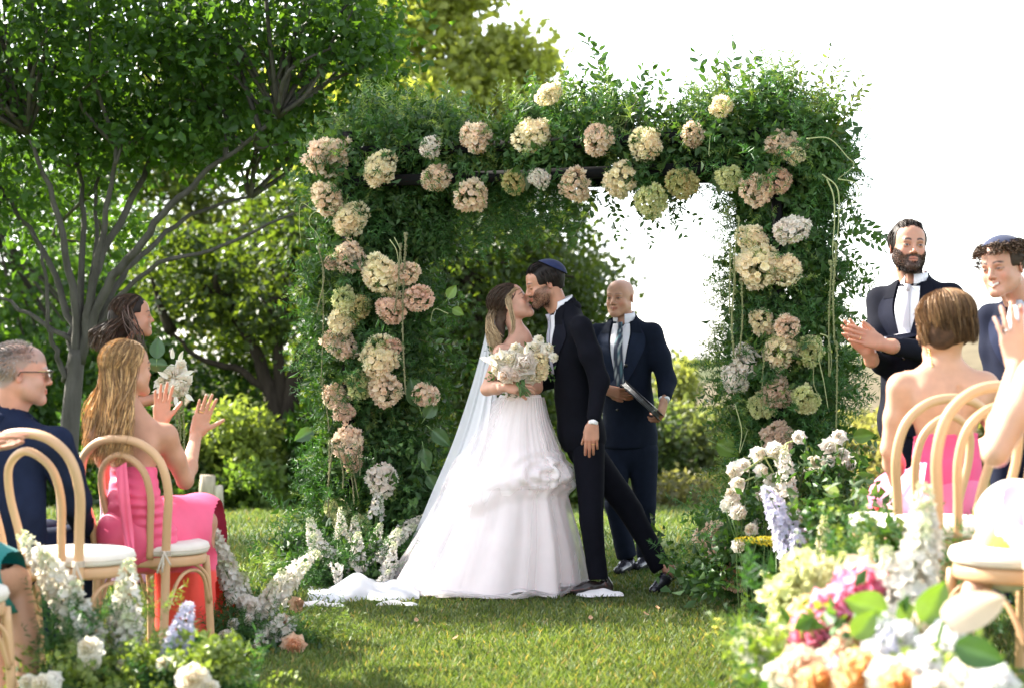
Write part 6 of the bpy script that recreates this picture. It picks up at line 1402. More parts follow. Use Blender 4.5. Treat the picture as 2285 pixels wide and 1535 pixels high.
a = Acc(); ringmesh(hf(at(438, 968, 8.10), (.30, .05, .95), (-.2, .95, .1))(-.009 * -1, .104 * .95, 0), (.3, 0, 1), .010, .003).build('ring', M['gold'], p)

# grey haired man
p = person('grey haired man in sunglasses and navy jacket seated at the left edge', (CH0[0], CH0[1], 0))
T = facing(at(22, 930, 7.38), 48, 0); H = facing(at(44, 832, 7.36), 66, -2, 0, 1.06)
J = dict(shL=at(-75, 985, 7.5), shR=at(128, 985, 7.25), elL=at(-90, 1120, 7.7), elR=at(168, 1118, 7.42), wrL=at(60, 1190, 7.9), wrR=at(190, 1190, 7.78), neck=T.o, waist=at(25, 1130, 7.35), hip=at(25, 1205, 7.40), knL=at(110, 1195, 7.95), knR=at(185, 1200, 7.8), anL=at(120, 1420, 8.0), anR=at(190, 1420, 7.85))
gry = (.30, .27, .25)
parts = [make_head(H, (.52, .26, .19), T(0, 0, -.03), brow=gry, stubble=(.40, .25, .20), hairline=((.20, .175, .16), .040, .92), smile=.4)]
for s in 'LR': parts.append(make_hand(hf(J['wr' + s], (.5, .6, -.3), (.3, -.3, 1)), 1 if s == 'L' else -1, SKM, curl=30))
parts.append(inner_core(J, SKM)); skin_bits(parts, 0).build('body', M['skin'], p)
suit_body(p, J, T, (.010, .016, .040), (.74, .62, .66), (.3, .3, .4), vlow=-.3, thick=1.08, seated=True)
for s in 'LR': shoe(p, J['an' + s], 55)
a = Acc(); rg = np.random.default_rng(41); n = 2400; L = []
for i in range(n):
    d0 = unit((rg.uniform(-1, 1), rg.uniform(-1, .45), rg.uniform(-.45, 1)))
    if d0[2] < .15 and d0[1] > -.1: continue
    pos = CC + d0 * CR * 1.0; dn = unit(np.array((d0[0] * .3, d0[1] * .3 - .3, -.5 + .3 * d0[2])) + d0 * .6); L.append(H.pts(pos[None] + dn[None] * np.linspace(0, .016, 3)[:, None]))
ribbons(a, np.array(L), .0030, np.array((.26, .235, .22)) * rg.uniform(.4, 1.7, (len(L), 1)), rg); a.build('hair', M['hair'], p)['kind'] = 'stuff'
sg = empty('sunglasses', wloc(p) * 0, p); sg.location = (0, 0, 0)
a = Acc()
for s in (-1, 1): add_tube(a, H.pts([(s * .082, -.020, -.012), (s * .083, -.010, .004), (s * .080, .05, .006), (s * .072, .100, .006)]), [.004, .0042, .0045, .005], 6, (.02, .014, .010), flat=.6)
add_tube(a, H.pts(catmull([(-.072, .100, .010), (-.03, .118, .012), (0, .120, .010), (.03, .118, .012), (.072, .100, .010)], 4)), .0045, 6, (.02, .014, .010))
for s in (-1, 1): add_tube(a, H.pts([(s * .079, .055, .0075), (s * .073, .095, .0075)]), .0028, 6, (.55, .42, .10))
a.build('frame', M['shiny'], sg)
for s in (-1, 1):
    a = Acc(); th = np.linspace(0, 2 * PI, 21)[:-1]; P = np.stack([s * .034 + .027 * np.cos(th), .114 - .35 * (s * .034 + .027 * np.cos(th)) ** 2 * 8, -.006 + .020 * np.sin(th)], 1); P = np.vstack([P, [[s * .034, .116, -.006]]]); a.add(H.pts(P), None, [(20, i, (i + 1) % 20) for i in range(20)], (.015, .012, .012)); a.build('lens', M['shiny'], sg)

# dark haired bridesmaid
p = person('woman with windblown dark hair in a mauve dress standing with white flowers', at(280, 1300, 10.3) * (1, 1, 0))
T = facing(at(268, 795, 10.32), 55, 2); H = facing(at(296, 706, 10.3), 72, 4, 0, .98)
shR, shL = at(262, 818, 10.12), at(245, 815, 10.5); wa = at(262, 910, 10.32)
v, q, c = bust(T, H, shL, shR, wa, [(shR, at(258, 905, 10.15), at(345, 890, 10.2)), (shL, at(270, 900, 10.5), at(352, 892, 10.4))], SKM, h=.006, hands=[(hf(at(345, 888, 10.2), (.9, .2, .2), (.1, -.9, .3)), 1, dict(s=.9, curl=((30, 50, 30),) * 4))], headk=dict(smile=1.0, open_=.3), paintk=dict(smile=1.0, teeth=.9, open_=.3, brow=(.02, .012, .01), lips=(.45, .14, .14)))
a = Acc(); a.add(v, q, None, c); a.build('body', M['skin'], p)
MV = (.42, .26, .32)
dress_top('bodice', p, T, wa, at(262, 990, 10.32), -.03, M['satin'], MV, cutn=(0, .3, 1), chest=.12)
f = Field(at(262, 1310, 10.32) - (.45, .45, .02), at(262, 960, 10.32) + (.4, .4, .1), .012); f.cap(at(280, 985, 10.32), at(288, 1100, 10.32), .13, .14, .05); f.cap(at(288, 1100, 10.32), at(290, 1290, 10.32), .14, .17, .05); f.plane_cut((0, 0, .03), (0, 0, -1))
field_obj(f, 'skirt', M['satin'], p, MV, 2, lambda v: .015 * np.sin(np.arctan2(v[:, 1] - 10.32, v[:, 0] - at(262, 0, 10.32)[0]) * 12) * smooth01((.9 - v[:, 2]) / .6))
hd = np.array((.018, .012, .010))
hair_cap(H, p, hd, fem=True, k=1.11, front=.070, side=.015, nape=-.09, extra=lambda f: f.cap(H(0, -.07, -.02), H(0, -.09, -.12), .070, .050, .04), disp=.006)
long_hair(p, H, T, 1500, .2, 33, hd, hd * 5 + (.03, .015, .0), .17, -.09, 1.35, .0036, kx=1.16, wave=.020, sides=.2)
a = Acc(); rg = np.random.default_rng(44); L = []
for i in range(90):
    q0 = H(rg.choice((-1, 1)) * .09, rg.uniform(-.07, -.01), rg.uniform(-.05, .07)); L.append(catmull([q0, q0 + np.array((.02 + .03 * rg.random(), rg.normal() * .03, -.07)), q0 + np.array((.04 + rg.random() * .04, rg.normal() * .03, -.13 - .03 * rg.random())), q0 + np.array((.03 + rg.random() * .03, 0, -.18))], 4))
ribbons(a, np.array(L), .004, (hd * 3)[None] * rg.uniform(.4, 3, (len(L), 1)), rg); a.build('hair_locks', M['hair'], p)['kind'] = 'stuff'
# her flowers
bt = thing('bouquet', 'bridesmaid bouquet of white lilies with trailing green tassels', 'bouquet', at(385, 850, 10.15)); rg = np.random.default_rng(45)
for x, y, s in [(378, 835, 1.15), (400, 840, 1.1), (370, 862, 1.1), (395, 868, 1.15), (410, 855, .9), (385, 850, 1.1), (360, 850, .8), (405, 875, .8), (405, 815, .6)]: inst('lily', RW, at(x, y, 10.08 + rg.uniform(0, .06)), basis(unit((rg.normal() * .5, -1, rg.normal() * .5)), rg.normal(size=3)), s, bt)
for x, y, dx, dz in [(385, 800, .1, 1), (375, 842, -1, .6), (400, 805, .5, 1), (365, 870, -.9, -.2), (415, 880, .8, -.6), (392, 885, .2, -1), (412, 835, 1, .3)]:
    y_ = unit((dx, -.2, dz)); x_ = unit(np.cross(y_, (0, -1, .1))); a = Acc(); a.add(pt_ @ np.stack([x_, y_, np.cross(x_, y_)], 1).T * .8 + at(x, y, 10.06), pq_, None, (.86, .85, .78)); a.build('petal', M['petal'], bt)
inst('large_leaf', BL_D, at(372, 815, 10.1), np.stack([(0, 0, 1), (-1, 0, .2), (0, 1, 0)], 1) @ np.eye(3), .9, bt); inst('large_leaf', BL_D, at(350, 800, 10.1), basis((.1, -1, .3)), .9, bt)
for x, y0, y1 in [(392, 890, 945), (402, 890, 985), (411, 885, 1040), (398, 895, 960)]:
    a = Acc(); beads(a, catmull([at(x - 4, y0, 10.1), at(x, (y0 + y1) / 2, 10.1), at(x + 1, y1, 10.1)], 6), .014, rg, (.34, .38, .18)); a.build('amaranth_tassel', [M['petal']], bt)

# woman in teal at the left edge
p = person('woman in teal at the left edge, her hand and calf in view', (CHD[0], CHD[1], .02))
T = facing(at(-170, 905, 5.95), 55, 0); H = facing(at(-160, 770, 5.95), 62, 0, 0, .98); Yq = 5.95
shR, shL = at(-90, 965, 5.85), at(-250, 960, 6.1); wa = at(-165, 1130, 5.95)
v, q, c = bust(T, H, shL, shR, wa, [(shR, at(-55, 1090, 5.95), at(-62, 985, 6.28)), (shL, at(-120, 1090, 6.4), at(-80, 990, 6.35))], SKT, h=.0065, hands=[(hf(at(-60, 985, 6.28), (.93, .1, .20), (-.15, -.25, 1)), 1, dict(curl=((4, 8, 6),) * 4, spread=4)), (hf(at(-70, 1000, 6.33), (.93, .1, .05), (0, .2, -1)), -1, dict(curl=((4, 8, 6),) * 4, spread=4))])
a = Acc(); a.add(v, q, None, c)
f = Field(at(-190, 1640, 5.9) - (0, .1, .05), at(140, 1240, 6.7) + (0, .1, 0), .006); f.cap(at(-90, 1275, 6.15), at(28, 1300, 6.45), .08, .062, .02); f.cap(at(28, 1300, 6.45), at(55, 1420, 6.42), .058, .052, .02); f.cap(at(55, 1420, 6.42), at(62, 1560, 6.35), .052, .034, .02)
f.cap(at(-110, 1290, 6.3), at(-5, 1310, 6.6), .08, .06, .02); f.cap(at(-5, 1310, 6.6), at(15, 1540, 6.5), .055, .034, .02); f.cap(at(62, 1560, 6.35), at(110, 1580, 6.42), .032, .026, .01)
v, q = f.mesh(1); a.add(v, q, None, SKT); a.build('body', M['skin'], p)
TL = (.0, .20, .20)
dress_top('bodice', p, T, wa, at(-150, 1240, 5.98), -.20, M['satin'], TL, h=.009)
f = Field(at(-240, 1440, 5.7) - (.1, .1, 0), at(110, 1130, 6.8) + (0, .1, .1), .008); f.cap(at(-150, 1250, 6.0), at(-5, 1290, 6.38), .15, .115, .05); f.cap(at(-100, 1270, 6.15), at(15, 1300, 6.42), .12, .085, .05); f.cap(at(10, 1290, 6.38), at(38, 1332, 6.40), .085, .045, .04)
field_obj(f, 'skirt', M['cloth'], p, TL, 2, folds(.006, 9, 4))
hair_cap(H, p, (.05, .03, .02), fem=True, k=1.1, extra=lambda f: f.cap(H(0, -.085, -.02), H(0, -.10, -.2), .07, .05, .03))

# short haired woman in the pink bodice
p = person('woman with short auburn hair and bare back in a pink strapless bodice', (CHA[0], CHA[1], .17))
T = facing(at(2105, 815, 7.09), -22, -5); H = facing(at(2106, 724, 7.06), -48, -9, -4, 1.04)
shL, shR = at(2012, 865, 7.06), at(2196, 862, 7.06); wa = at(2112, 1050, 7.12)
v, q, c = bust(T, H, shL, shR, wa, [(shL, at(1988, 1000, 7.09), at(2010, 1110, 7.39)), (shR, at(2235, 990, 7.19), at(2160, 1000, 7.49))], (.55, .31, .21), chest=.118, thick=1.12, flat=.66, h=.0056, hands=[(hf(at(2012, 1118, 7.42), (.1, .5, -.6), (-1, 0, 0)), -1, dict(curl=20))], extra=lambda f: hand_prims(f, hf(at(2092, 834, 7.10), (-.95, -.05, .02), (.0, -.25, 1)), 1, s=.85, curl=((12, 18, 12), (12, 20, 14), (12, 20, 14), (14, 22, 14)), spread=3))
a = Acc(); a.add(v, q, None, c)
a.build('body', M['skin'], p)
PK2 = (.80, .10, .26)
def seam(v):
    x = T.inv(v); return -.004 * np.exp(-(x[:, 0] / .004) ** 2) * (x[:, 1] < 0) - .002 * np.exp(-((x[:, 2] + .36) / .004) ** 2) - .002 * np.exp(-((x[:, 2] + .28) / .004) ** 2)
dress_top('bodice', p, T, wa, at(2112, 1138, 7.14), -.262, M['cloth'], PK2, disp=seam, cutn=(0, .04, 1), chest=.140, wst=.126, hipr=.168, flat=.70, h=.007)
f = Field(at(1900, 1420, 6.94) - (0, 0, 0), at(2180, 1040, 8.04) + (.2, .1, .1), .010); f.cap(at(2110, 1130, 7.14), at(2010, 1120, 7.59), .17, .13, .05); f.cap(at(2010, 1120, 7.59), at(1985, 1330, 7.64), .12, .19, .05); f.cap(at(2060, 1130, 7.34), at(2000, 1290, 7.44), .14, .17, .05); f.plane_cut((0, 0, .24), (0, 0, -1))
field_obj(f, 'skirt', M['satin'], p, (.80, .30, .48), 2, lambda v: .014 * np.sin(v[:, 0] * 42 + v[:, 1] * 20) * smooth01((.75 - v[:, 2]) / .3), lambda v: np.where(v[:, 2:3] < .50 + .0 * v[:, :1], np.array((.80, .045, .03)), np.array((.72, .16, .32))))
sheet('peplum', [(at(2042, 1030, 6.98), at(2068, 1032, 6.94)), (at(2005, 1070, 7.00), at(2056, 1095, 6.90)), (at(1950, 1124, 7.06), at(2036, 1165, 6.92))], M['satin'], p, nv=16, amp=.006, fr=1.5, col=(.84, .36, .52))
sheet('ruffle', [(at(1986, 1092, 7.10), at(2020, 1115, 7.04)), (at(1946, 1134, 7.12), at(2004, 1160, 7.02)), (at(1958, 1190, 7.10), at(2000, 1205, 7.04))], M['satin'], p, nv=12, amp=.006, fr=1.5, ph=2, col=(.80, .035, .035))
au = np.array((.20, .10, .055))
hair_cap(H, p, au * .30, fem=True, k=1.11, front=.070, side=-.25, nape=-.080, disp=.003, extra=lambda f: [f.ell(H(sx * .056, -.012, -.035), (.026, .062, .060), H.M, .03) for sx in (-1, 1)])
a = Acc(); rg = np.random.default_rng(51); n = 2300; st = []; en = []
for i in range(200):
    x = rg.uniform(-1, 1); th = rg.uniform(-PI, PI); st.append((.15 * math.sin(th) + .1, .1 + .25 * math.cos(th), 1.0)); fr = math.cos(th); en.append((math.sin(th) * 1.0, fr * .9, -.28 if fr < .2 else (-.28 if abs(math.sin(th)) > .5 else .35)))
def bobfall(q0, d, rg, kf):
    x = H.inv(q0[None])[0]; t = np.linspace(0, 1, kf + 1)[1:, None]; low = -.088 + .020 * abs(x[0]) / .08 if x[1] < .03 else (-.062 if abs(x[0]) > .045 else x[2] - .004); tg = np.array((x[0] * (.66 if x[1] < .03 else .98), x[1] * (.86 if x[1] < 0 else 1), low)); tg = tg + rg.normal(size=3) * .004
    L = x + (tg - x) * t; L[:, :2] *= 1 + .05 * np.sin(t * PI); return H.pts(L)
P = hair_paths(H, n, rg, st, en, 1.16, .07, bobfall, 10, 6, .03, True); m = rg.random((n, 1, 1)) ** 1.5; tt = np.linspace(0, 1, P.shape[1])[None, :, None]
C = (au * .45 * (1 - m) + np.array((.42, .25, .12)) * m) * (1.0 - .62 * smooth01((tt - .15) / .5) * (P[:, :, :1] > H.o[0] - .035)); ribbons(a, P, .0036, C, rg); a.build('hair_locks', M['hair'], p)['kind'] = 'stuff'  # all but the left locks darken along their length: shade put into colour
a = Acc()
for k in range(0): q0 = H(-.070, -.006, -.048 - k * .013); ringmesh_add(a, Frame(q0, np.eye(3)), (0, 0, 0), .006)
for k in range(7): q0 = H(-.066, .040, -.085 - k * .010); add_tube(a, [q0 - (.004, 0, 0), q0 + (.004, 0, .002)], .004, 6)
a.build('earring', M['gold'], p)

# woman in white at the right edge with raised hand
p = person('woman in white at the right edge with one hand raised', (CHC[0], CHC[1], .21)); S_ = 5.35
T = facing(at(2400, 770, S_), -40, 0); H = facing(at(2410, 640, S_), -55, 0)
shL, shR = at(2312, 842, 5.22), at(2500, 835, 5.4); wa = at(2385, 1090, S_); elb = at(2222, 1010, 5.15); wri = at(2268, 812, 5.42)
Wh = hf(wri, (-.12, .15, 1), (-.1, -1, .1))
v, q, c = bust(T, H, shL, shR, wa, [(shL, elb, wri), (shR, at(2530, 1010, 5.4), at(2420, 1120, 5.7))], (.56, .33, .23), h=.0062, thick=1.1, hands=[(Wh, 1, dict(curl=((6, 10, 8), (5, 8, 6), (5, 8, 6), (8, 12, 8)), spread=6, s=1.0))])
a = Acc(); a.add(v, q, None, c)
f = Field(at(2080, 1470, 4.9) - (0, 0, 0), at(2420, 1060, 5.8) + (0, .2, .05), .006); f.cap(at(2360, 1200, 5.45), at(2262, 1115, 5.45), .085, .062, .02); f.cap(at(2262, 1115, 5.45), at(2215, 1215, 5.35), .056, .054, .02); f.cap(at(2215, 1215, 5.35), at(2172, 1330, 5.28), .054, .034, .02)
f.cap(at(2172, 1330, 5.28), at(2165, 1372, 5.22), .032, .030, .02); f.cap(at(2165, 1372, 5.22), at(2120, 1400, 5.05), .030, .030, .015, (np.array((0, 0, 1.0)), .7)); v, q = f.mesh(1); a.add(v, q, None, (.56, .33, .23)); a.build('body', M['skin'], p)
dress_top('bodice', p, T, wa, at(2380, 1215, S_), -.235, M['cloth'], (.84, .82, .80), thick=1.1, h=.009)
def bloom(v):
    c = cols_like(v, (.72, .70, .68)); n1 = fbm(v, 9, 71, 2); n2 = fbm(v, 8, 72, 2); g1 = ((v - at(2205, 1225, 5.28)) * (1, .3, 1)); g2 = ((v - at(2280, 1120, 5.3)) * (1, .3, .7)); d1 = np.linalg.norm(g1, axis=1) + .015 * n1; d2 = np.linalg.norm(g2, axis=1) + .015 * n2; c[d1 < .055] = (.62, .72, .02); c[d2 < .05] = (.70, .12, .52); c[(n1 > .75)] = (.62, .72, .02); return c
f = Field(at(2150, 1420, 5.0) - (0, .1, .1), at(2500, 1080, 5.9) + (0, .1, .1), .008); f.cap(at(2385, 1180, S_), at(2268, 1150, 5.45), .16, .10, .05); f.cap(at(2260, 1160, 5.42), at(2225, 1250, 5.35), .085, .060, .05); f.cap(at(2330, 1200, 5.3), at(2250, 1260, 5.3), .12, .08, .05)
field_obj(f, 'skirt', M['cloth'], p, (1, 1, 1), 2, folds(.008, 9, 8), bloom)
hair_cap(H, p, (.10, .06, .04), fem=True, k=1.1, extra=lambda f: f.cap(H(0, -.085, -.02), H(0, -.10, -.2), .07, .05, .03))
ringmesh(Wh(-.009, .102, 0), Wh.d(0, 1, 0), .0098, .0018).build('ring', M['silver'], p)
a = Acc()
for k in range(3): ringmesh_add(a, Frame(at(2152 - 14 * k, 1380 + 6 * k, 5.16 - .04 * k), basis((-.8, -.5, -.2))), (0, 0, 0), .034)
a.build('sandal_strap', M['silver'], p)
# ------------------------------------------------------------------ ground flower arrangements along the aisle
SW = [spike((.86, .84, .78), 401, .26, .030, 44, .019, (.62, .66, .40)), spike((.86, .85, .82), 402, .24, .032, 42, .020, (.60, .66, .42))]
SLV = [spike((.68, .68, .86), 403, .28, .030, 46, .019, (.60, .66, .60)), spike((.72, .72, .88), 404, .22, .032, 40, .020)]
SCR = [spike((.86, .82, .60), 405, .24, .024, 60, .012, (.62, .68, .30)), spike((.84, .80, .62), 406, .20, .022, 54, .012, (.6, .66, .3))]
SFX = [spike((.62, .56, .06), 407, .22, .014, 90, .006, (.50, .40, .03))]
SGR = [spike((.50, .60, .22), 408, .16, .020, 60, .010)]
RWH = [rose((.88, .87, .82), (.88, .82, .68), 410, .036, 5, 1.1, .12, (.7, .6, .25)), rose((.88, .86, .83), (.86, .80, .72), 411, .034, 5, .9, .12)]
RPC = [rose((.86, .66, .50), (.84, .46, .26), 412, .046, 6, .95, .14), rose((.87, .74, .60), (.85, .56, .38), 413, .046, 6, 1.05, .14)]
RTN = [rose((.66, .46, .30), (.60, .38, .24), 414, .038, 5, .9, .16)]
RPK = [rose((.86, .36, .52), (.84, .22, .36), 415, .056, 7, 1.15, .12), rose((.88, .46, .60), (.84, .28, .44), 416, .052, 7, 1.2, .12)]
ROR = [rose((.87, .62, .40), (.84, .38, .10), 417, .05, 6, 1.0, .12)]
RCW = [rose((.88, .86, .80), (.88, .78, .60), 418, .052, 5, 1.25, .12, (.75, .45, .15)), rose((.80, .82, .88), (.84, .84, .86), 419, .050, 5, 1.2, .1)]
KIND = {'white_stock': SW, 'delphinium': SLV, 'cream_spike': SCR, 'foxtail_lily': SFX, 'green_spike': SGR, 'white_rose': RWH, 'peach_rose': RPC, 'tan_rose': RTN, 'pink_peony': RPK, 'orange_rose': ROR, 'garden_rose': RCW}
UP = {'white_stock', 'delphinium', 'cream_spike', 'foxtail_lily', 'green_spike'}
def arrangement(label, base, items, masses, seed, group='flower arrangements along the aisle', sprigs=()):
    rg = np.random.default_rng(seed); t = thing('flower_arrangement', label, 'flower arrangement', base, group)
    for it in items:
        kind, x, y, Y, s, dx, dz = it; p = at(x, y, Y); nm = kind
        if kind.startswith('hyd_'): me = HMESH[kind[4:]][rg.integers(0, 2)]; nm = 'hydrangea'
        else: L = KIND[kind]; me = L[rg.integers(0, len(L))]
        if kind in UP: d = unit((dx, rg.normal() * .12, dz)); p = p - d * .12 * s
        else: d = unit((dx, -1.0, dz))
        inst(nm, me, p, basis(d, rg.normal(size=3)), s, t)
    a = Acc()
    for kind, x, y, Y, rx, ry, n, s in masses:
        S = FPX / Y; P = at(x, y, Y) + rg.normal(size=(n, 3)) * np.array((rx / S, .10 + .3 * rx / S, ry / S)) * .5; P[:, 2] = np.maximum(P[:, 2], ground_z(P[:, 0], P[:, 1]) + .01); D = np.tile((0, -.4, 1.0), (n, 1))
        scatter(a, {'fern': FERN, 'light': FERNL, 'leaf': LC, 'lleaf': LCL}[kind], P, D, rg, (.6 * s, 1.2 * s), jit=.8)
    # stems down to the ground so that nothing floats
    for it in items[::2]:
        kind, x, y, Y, s, dx, dz = it; p = at(x, y, Y); g = np.array((p[0] * .8 + base[0] * .2, p[1] * .8 + base[1] * .2, 0)); g[2] = gz(g[0], g[1]); add_tube(a, catmull([p - unit((dx, 0, max(dz, .3))) * .05, (p + g) / 2 + rg.normal(size=3) * .015, g], 4), .0028, 5, (.10, .17, .05))
    a.build('foliage', M['fern'], t, smooth=False)['kind'] = 'stuff'
    for x0, y0, x1, y1, Y, k in sprigs:
        p0, p1 = at(x0, y0, Y), at(x1, y1, Y + rg.uniform(-.08, .08)); L = np.linalg.norm(p1 - p0); inst('leafy_sprig', SPRM[k], p0, basis(p1 - p0, rg.normal(size=3)), L / .45, t)
    return t
LCL = [leafclump(320 + i, 14, .035, .022, .05, (.14, .20, .04), (.30, .36, .10)) for i in range(2)]
def gp3(px, Y): q = at(px, 809, Y); return (q[0], Y, gz(q[0], Y))
arrangement('white stock and green hydrangea at the foot of the left arch pillar', gp3(790, 10.4), [
    ('white_stock', 700, 1205, 10.3, 1.05, -.45, 1), ('white_stock', 725, 1225, 10.2, .9, -.7, .8), ('white_stock', 762, 1170, 10.35, .7, .02, 1), ('white_stock', 798, 1232, 10.15, .95, .02, 1), ('white_stock', 842, 1120, 10.45, .8, .1, 1), ('white_stock', 836, 1210, 10.3, .9, .1, 1),
    ('white_stock', 868, 1222, 10.2, 1.0, .4, .9), ('white_stock', 890, 1195, 10.3, .9, .8, .8), ('white_stock', 915, 1170, 10.4, .7, .9, .6), ('white_stock', 752, 1285, 10.0, .6, .0, -1), ('white_stock', 852, 1295, 10.0, .6, .4, .6), ('white_rose', 745, 1322, 9.9, .6, 0, .5), ('white_stock', 790, 1190, 10.4, .8, -.2, 1), ('white_stock', 875, 1250, 10.1, .8, .3, .8), ('white_rose', 710, 1240, 10.1, .6, 0, .2)],
    [('fern', 790, 1260, 10.3, 150, 70, 160, 1), ('leaf', 790, 1270, 10.3, 160, 60, 160, 1), ('fern', 700, 1290, 10.1, 60, 30, 60, 1)], 501)
arrangement('white stock with a peach rose on the aisle beside the woman in pink', gp3(580, 8.3), [
    ('white_stock', 484, 1215, 8.3, 1.05, -.35, 1), ('white_stock', 502, 1255, 8.3, 1.0, -.3, 1), ('white_stock', 520, 1300, 8.25, .9, -.25, 1), ('white_stock', 545, 1330, 8.3, .8, -.1, 1), ('white_stock', 668, 1262, 8.35, .85, .75, 1), ('white_stock', 640, 1295, 8.3, 1.0, .7, 1), ('white_stock', 612, 1330, 8.25, 1.0, .6, 1), ('white_stock', 585, 1350, 8.2, .9, .4, 1),
    ('white_rose', 540, 1340, 8.2, 1.0, -.2, .3), ('white_rose', 560, 1350, 8.15, 1.1, 0, .2), ('white_stock', 600, 1420, 8.05, .9, -.7, -.5), ('white_stock', 615, 1400, 8.1, .8, .5, .4), ('peach_rose', 657, 1440, 7.95, 1.0, .2, .1), ('peach_rose', 632, 1388, 8.15, .85, .3, .3), ('tan_rose', 668, 1345, 8.2, .8, 1, .4), ('tan_rose', 440, 1335, 8.2, .85, -.2, .2),
    ('white_rose', 500, 1420, 8.0, .95, -.2, .3), ('white_rose', 518, 1390, 8.1, .7, 0, .4), ('white_rose', 575, 1440, 8.0, .8, -.3, 0), ('white_rose', 512, 1335, 8.2, .6, -.6, .2), ('white_rose', 555, 1380, 8.1, .6, .1, .2)],
    [('fern', 590, 1450, 8.2, 130, 50, 170, .9), ('fern', 540, 1390, 8.3, 80, 40, 50, .9), ('leaf', 590, 1470, 8.15, 140, 35, 80, .8), ('light', 735, 1415, 8.2, 60, 26, 34, 1), ('light', 560, 1270, 8.4, 70, 24, 22, .8), ('fern', 470, 1440, 8.1, 60, 40, 60, 1)], 502)
arrangement('blurred white delphinium and roses low at the left front', gp3(290, 6.4), [
    ('white_stock', 108, 1270, 6.45, 1.15, -.55, 1), ('white_stock', 140, 1325, 6.4, 1.15, -.5, 1), ('white_stock', 178, 1372, 6.35, 1.0, -.45, 1), ('white_stock', 278, 1335, 6.5, 1.15, .0, 1), ('white_stock', 282, 1400, 6.45, 1.15, -.02, 1), ('white_stock', 285, 1445, 6.4, 1.1, 0, 1), ('delphinium', 400, 1420, 6.3, 1.15, .1, 1), ('delphinium', 388, 1455, 6.25, 1.0, 0, 1),
    ('white_rose', 196, 1442, 6.1, 1.15, -.1, .5), ('white_rose', 205, 1480, 6.1, .8, .2, -.2), ('garden_rose', 430, 1512, 5.9, 1.0, .1, .3), ('white_rose', 90, 1528, 5.9, 1.2, -.2, .4), ('white_rose', 60, 1520, 5.95, .8, 0, .4), ('white_rose', 115, 1515, 5.95, .8, 0, .4), ('garden_rose', 365, 1478, 6.1, .5, 0, .4), ('green_spike', 245, 1350, 6.5, .7, -.1, 1), ('white_rose', 470, 1530, 5.9, .7, .1, .4), ('white_rose', 268, 1480, 6.2, .5, 0, .4)],
    [('lleaf', 300, 1500, 6.2, 230, 45, 120, 1.0), ('light', 310, 1490, 6.3, 200, 45, 70, .9), ('fern', 230, 1510, 6.4, 200, 45, 90, 1.0), ('leaf', 300, 1540, 6.3, 230, 40, 80, 1.0), ('lleaf', 460, 1470, 6.1, 70, 40, 40, 1.1), ('light', 350, 1375, 6.6, 50, 20, 14, .9), ('fern', 180, 1420, 6.4, 90, 40, 60, 1), ('fern', 440, 1540, 6.2, 120, 30, 90, 1)], 503)
# the sprays of white roses in front of the right pillar
W_ = [(1779, 973), (1731, 1007), (1696, 1008), (1660, 1035), (1634, 1052), (1649, 1075), (1704, 1048), (1748, 1034), (1630, 1099), (1625, 1125), (1654, 1146), (1722, 1068), (1696, 1100), (1853, 998), (1853, 1027), (1817, 1027), (1838, 1047), (1862, 1052), (1809, 1058), (1892, 1037), (1869, 970), (1651, 1216), (1640, 1125), (1880, 1010), (1672, 1180)]
arrangement('tall loose sprays of white roses before the right arch pillar', gp3(1740, 8.9), [('white_rose', x, y, 8.8 + .02 * (i % 5), (.85, 1.05, .95)[i % 3], (-.6, .2, .5, -.1)[i % 4], (.2, -.3, .5)[i % 3]) for i, (x, y) in enumerate(W_)] + [('white_stock', 1755, 1060, 8.75, 1.0, .05, 1), ('white_stock', 1760, 1110, 8.75, .95, 0, 1)] + [('hyd_mauve', 1585, 1195, 9.4, .8, -.3, .1), ('hyd_white', 1712, 1182, 9.1, .7, 0, .2), ('hyd_mauve', 1610, 1235, 9.3, .8, -.2, 0), ('hyd_coral', 1640, 1280, 9.2, .8, 0, 0)],
    [('leaf', 1740, 1190, 9.1, 150, 90, 220, 1), ('fern', 1700, 1200, 9.2, 170, 90, 200, 1), ('leaf', 1660, 1270, 9.3, 100, 40, 100, 1), ('leaf', 1850, 1100, 8.8, 90, 60, 70, 1)], 504,
    sprigs=[(1760, 1200, 1690, 1010, 8.9, 4), (1780, 1200, 1780, 990, 8.9, 4), (1860, 1180, 1850, 1000, 8.8, 5), (1880, 1180, 1905, 1030, 8.8, 1), (1880, 1200, 1940, 1080, 8.7, 5), (1640, 1200, 1600, 1120, 9.1, 2)])
a = Acc(); sp_ = bpy.data.objects['flower_arrangement.003'] if 'flower_arrangement.003' in bpy.data.objects else None
for q in [[(1790, 1190), (1770, 1080), (1720, 1020), (1660, 1050)], [(1790, 1190), (1785, 1080), (1750, 1000), (1779, 980)], [(1800, 1160), (1760, 1075), (1700, 1060), (1650, 1078)], [(1870, 1180), (1880, 1080), (1868, 1000), (1869, 975)], [(1870, 1180), (1860, 1060), (1815, 1050)], [(1790, 1190), (1740, 1080), (1700, 1008)]]:
    add_tube(a, catmull([at(x, y, 8.85) for x, y in q], 6), .0045, 6, (.34, .40, .14))
a.build('rose_stem', M['stem'], sp_)
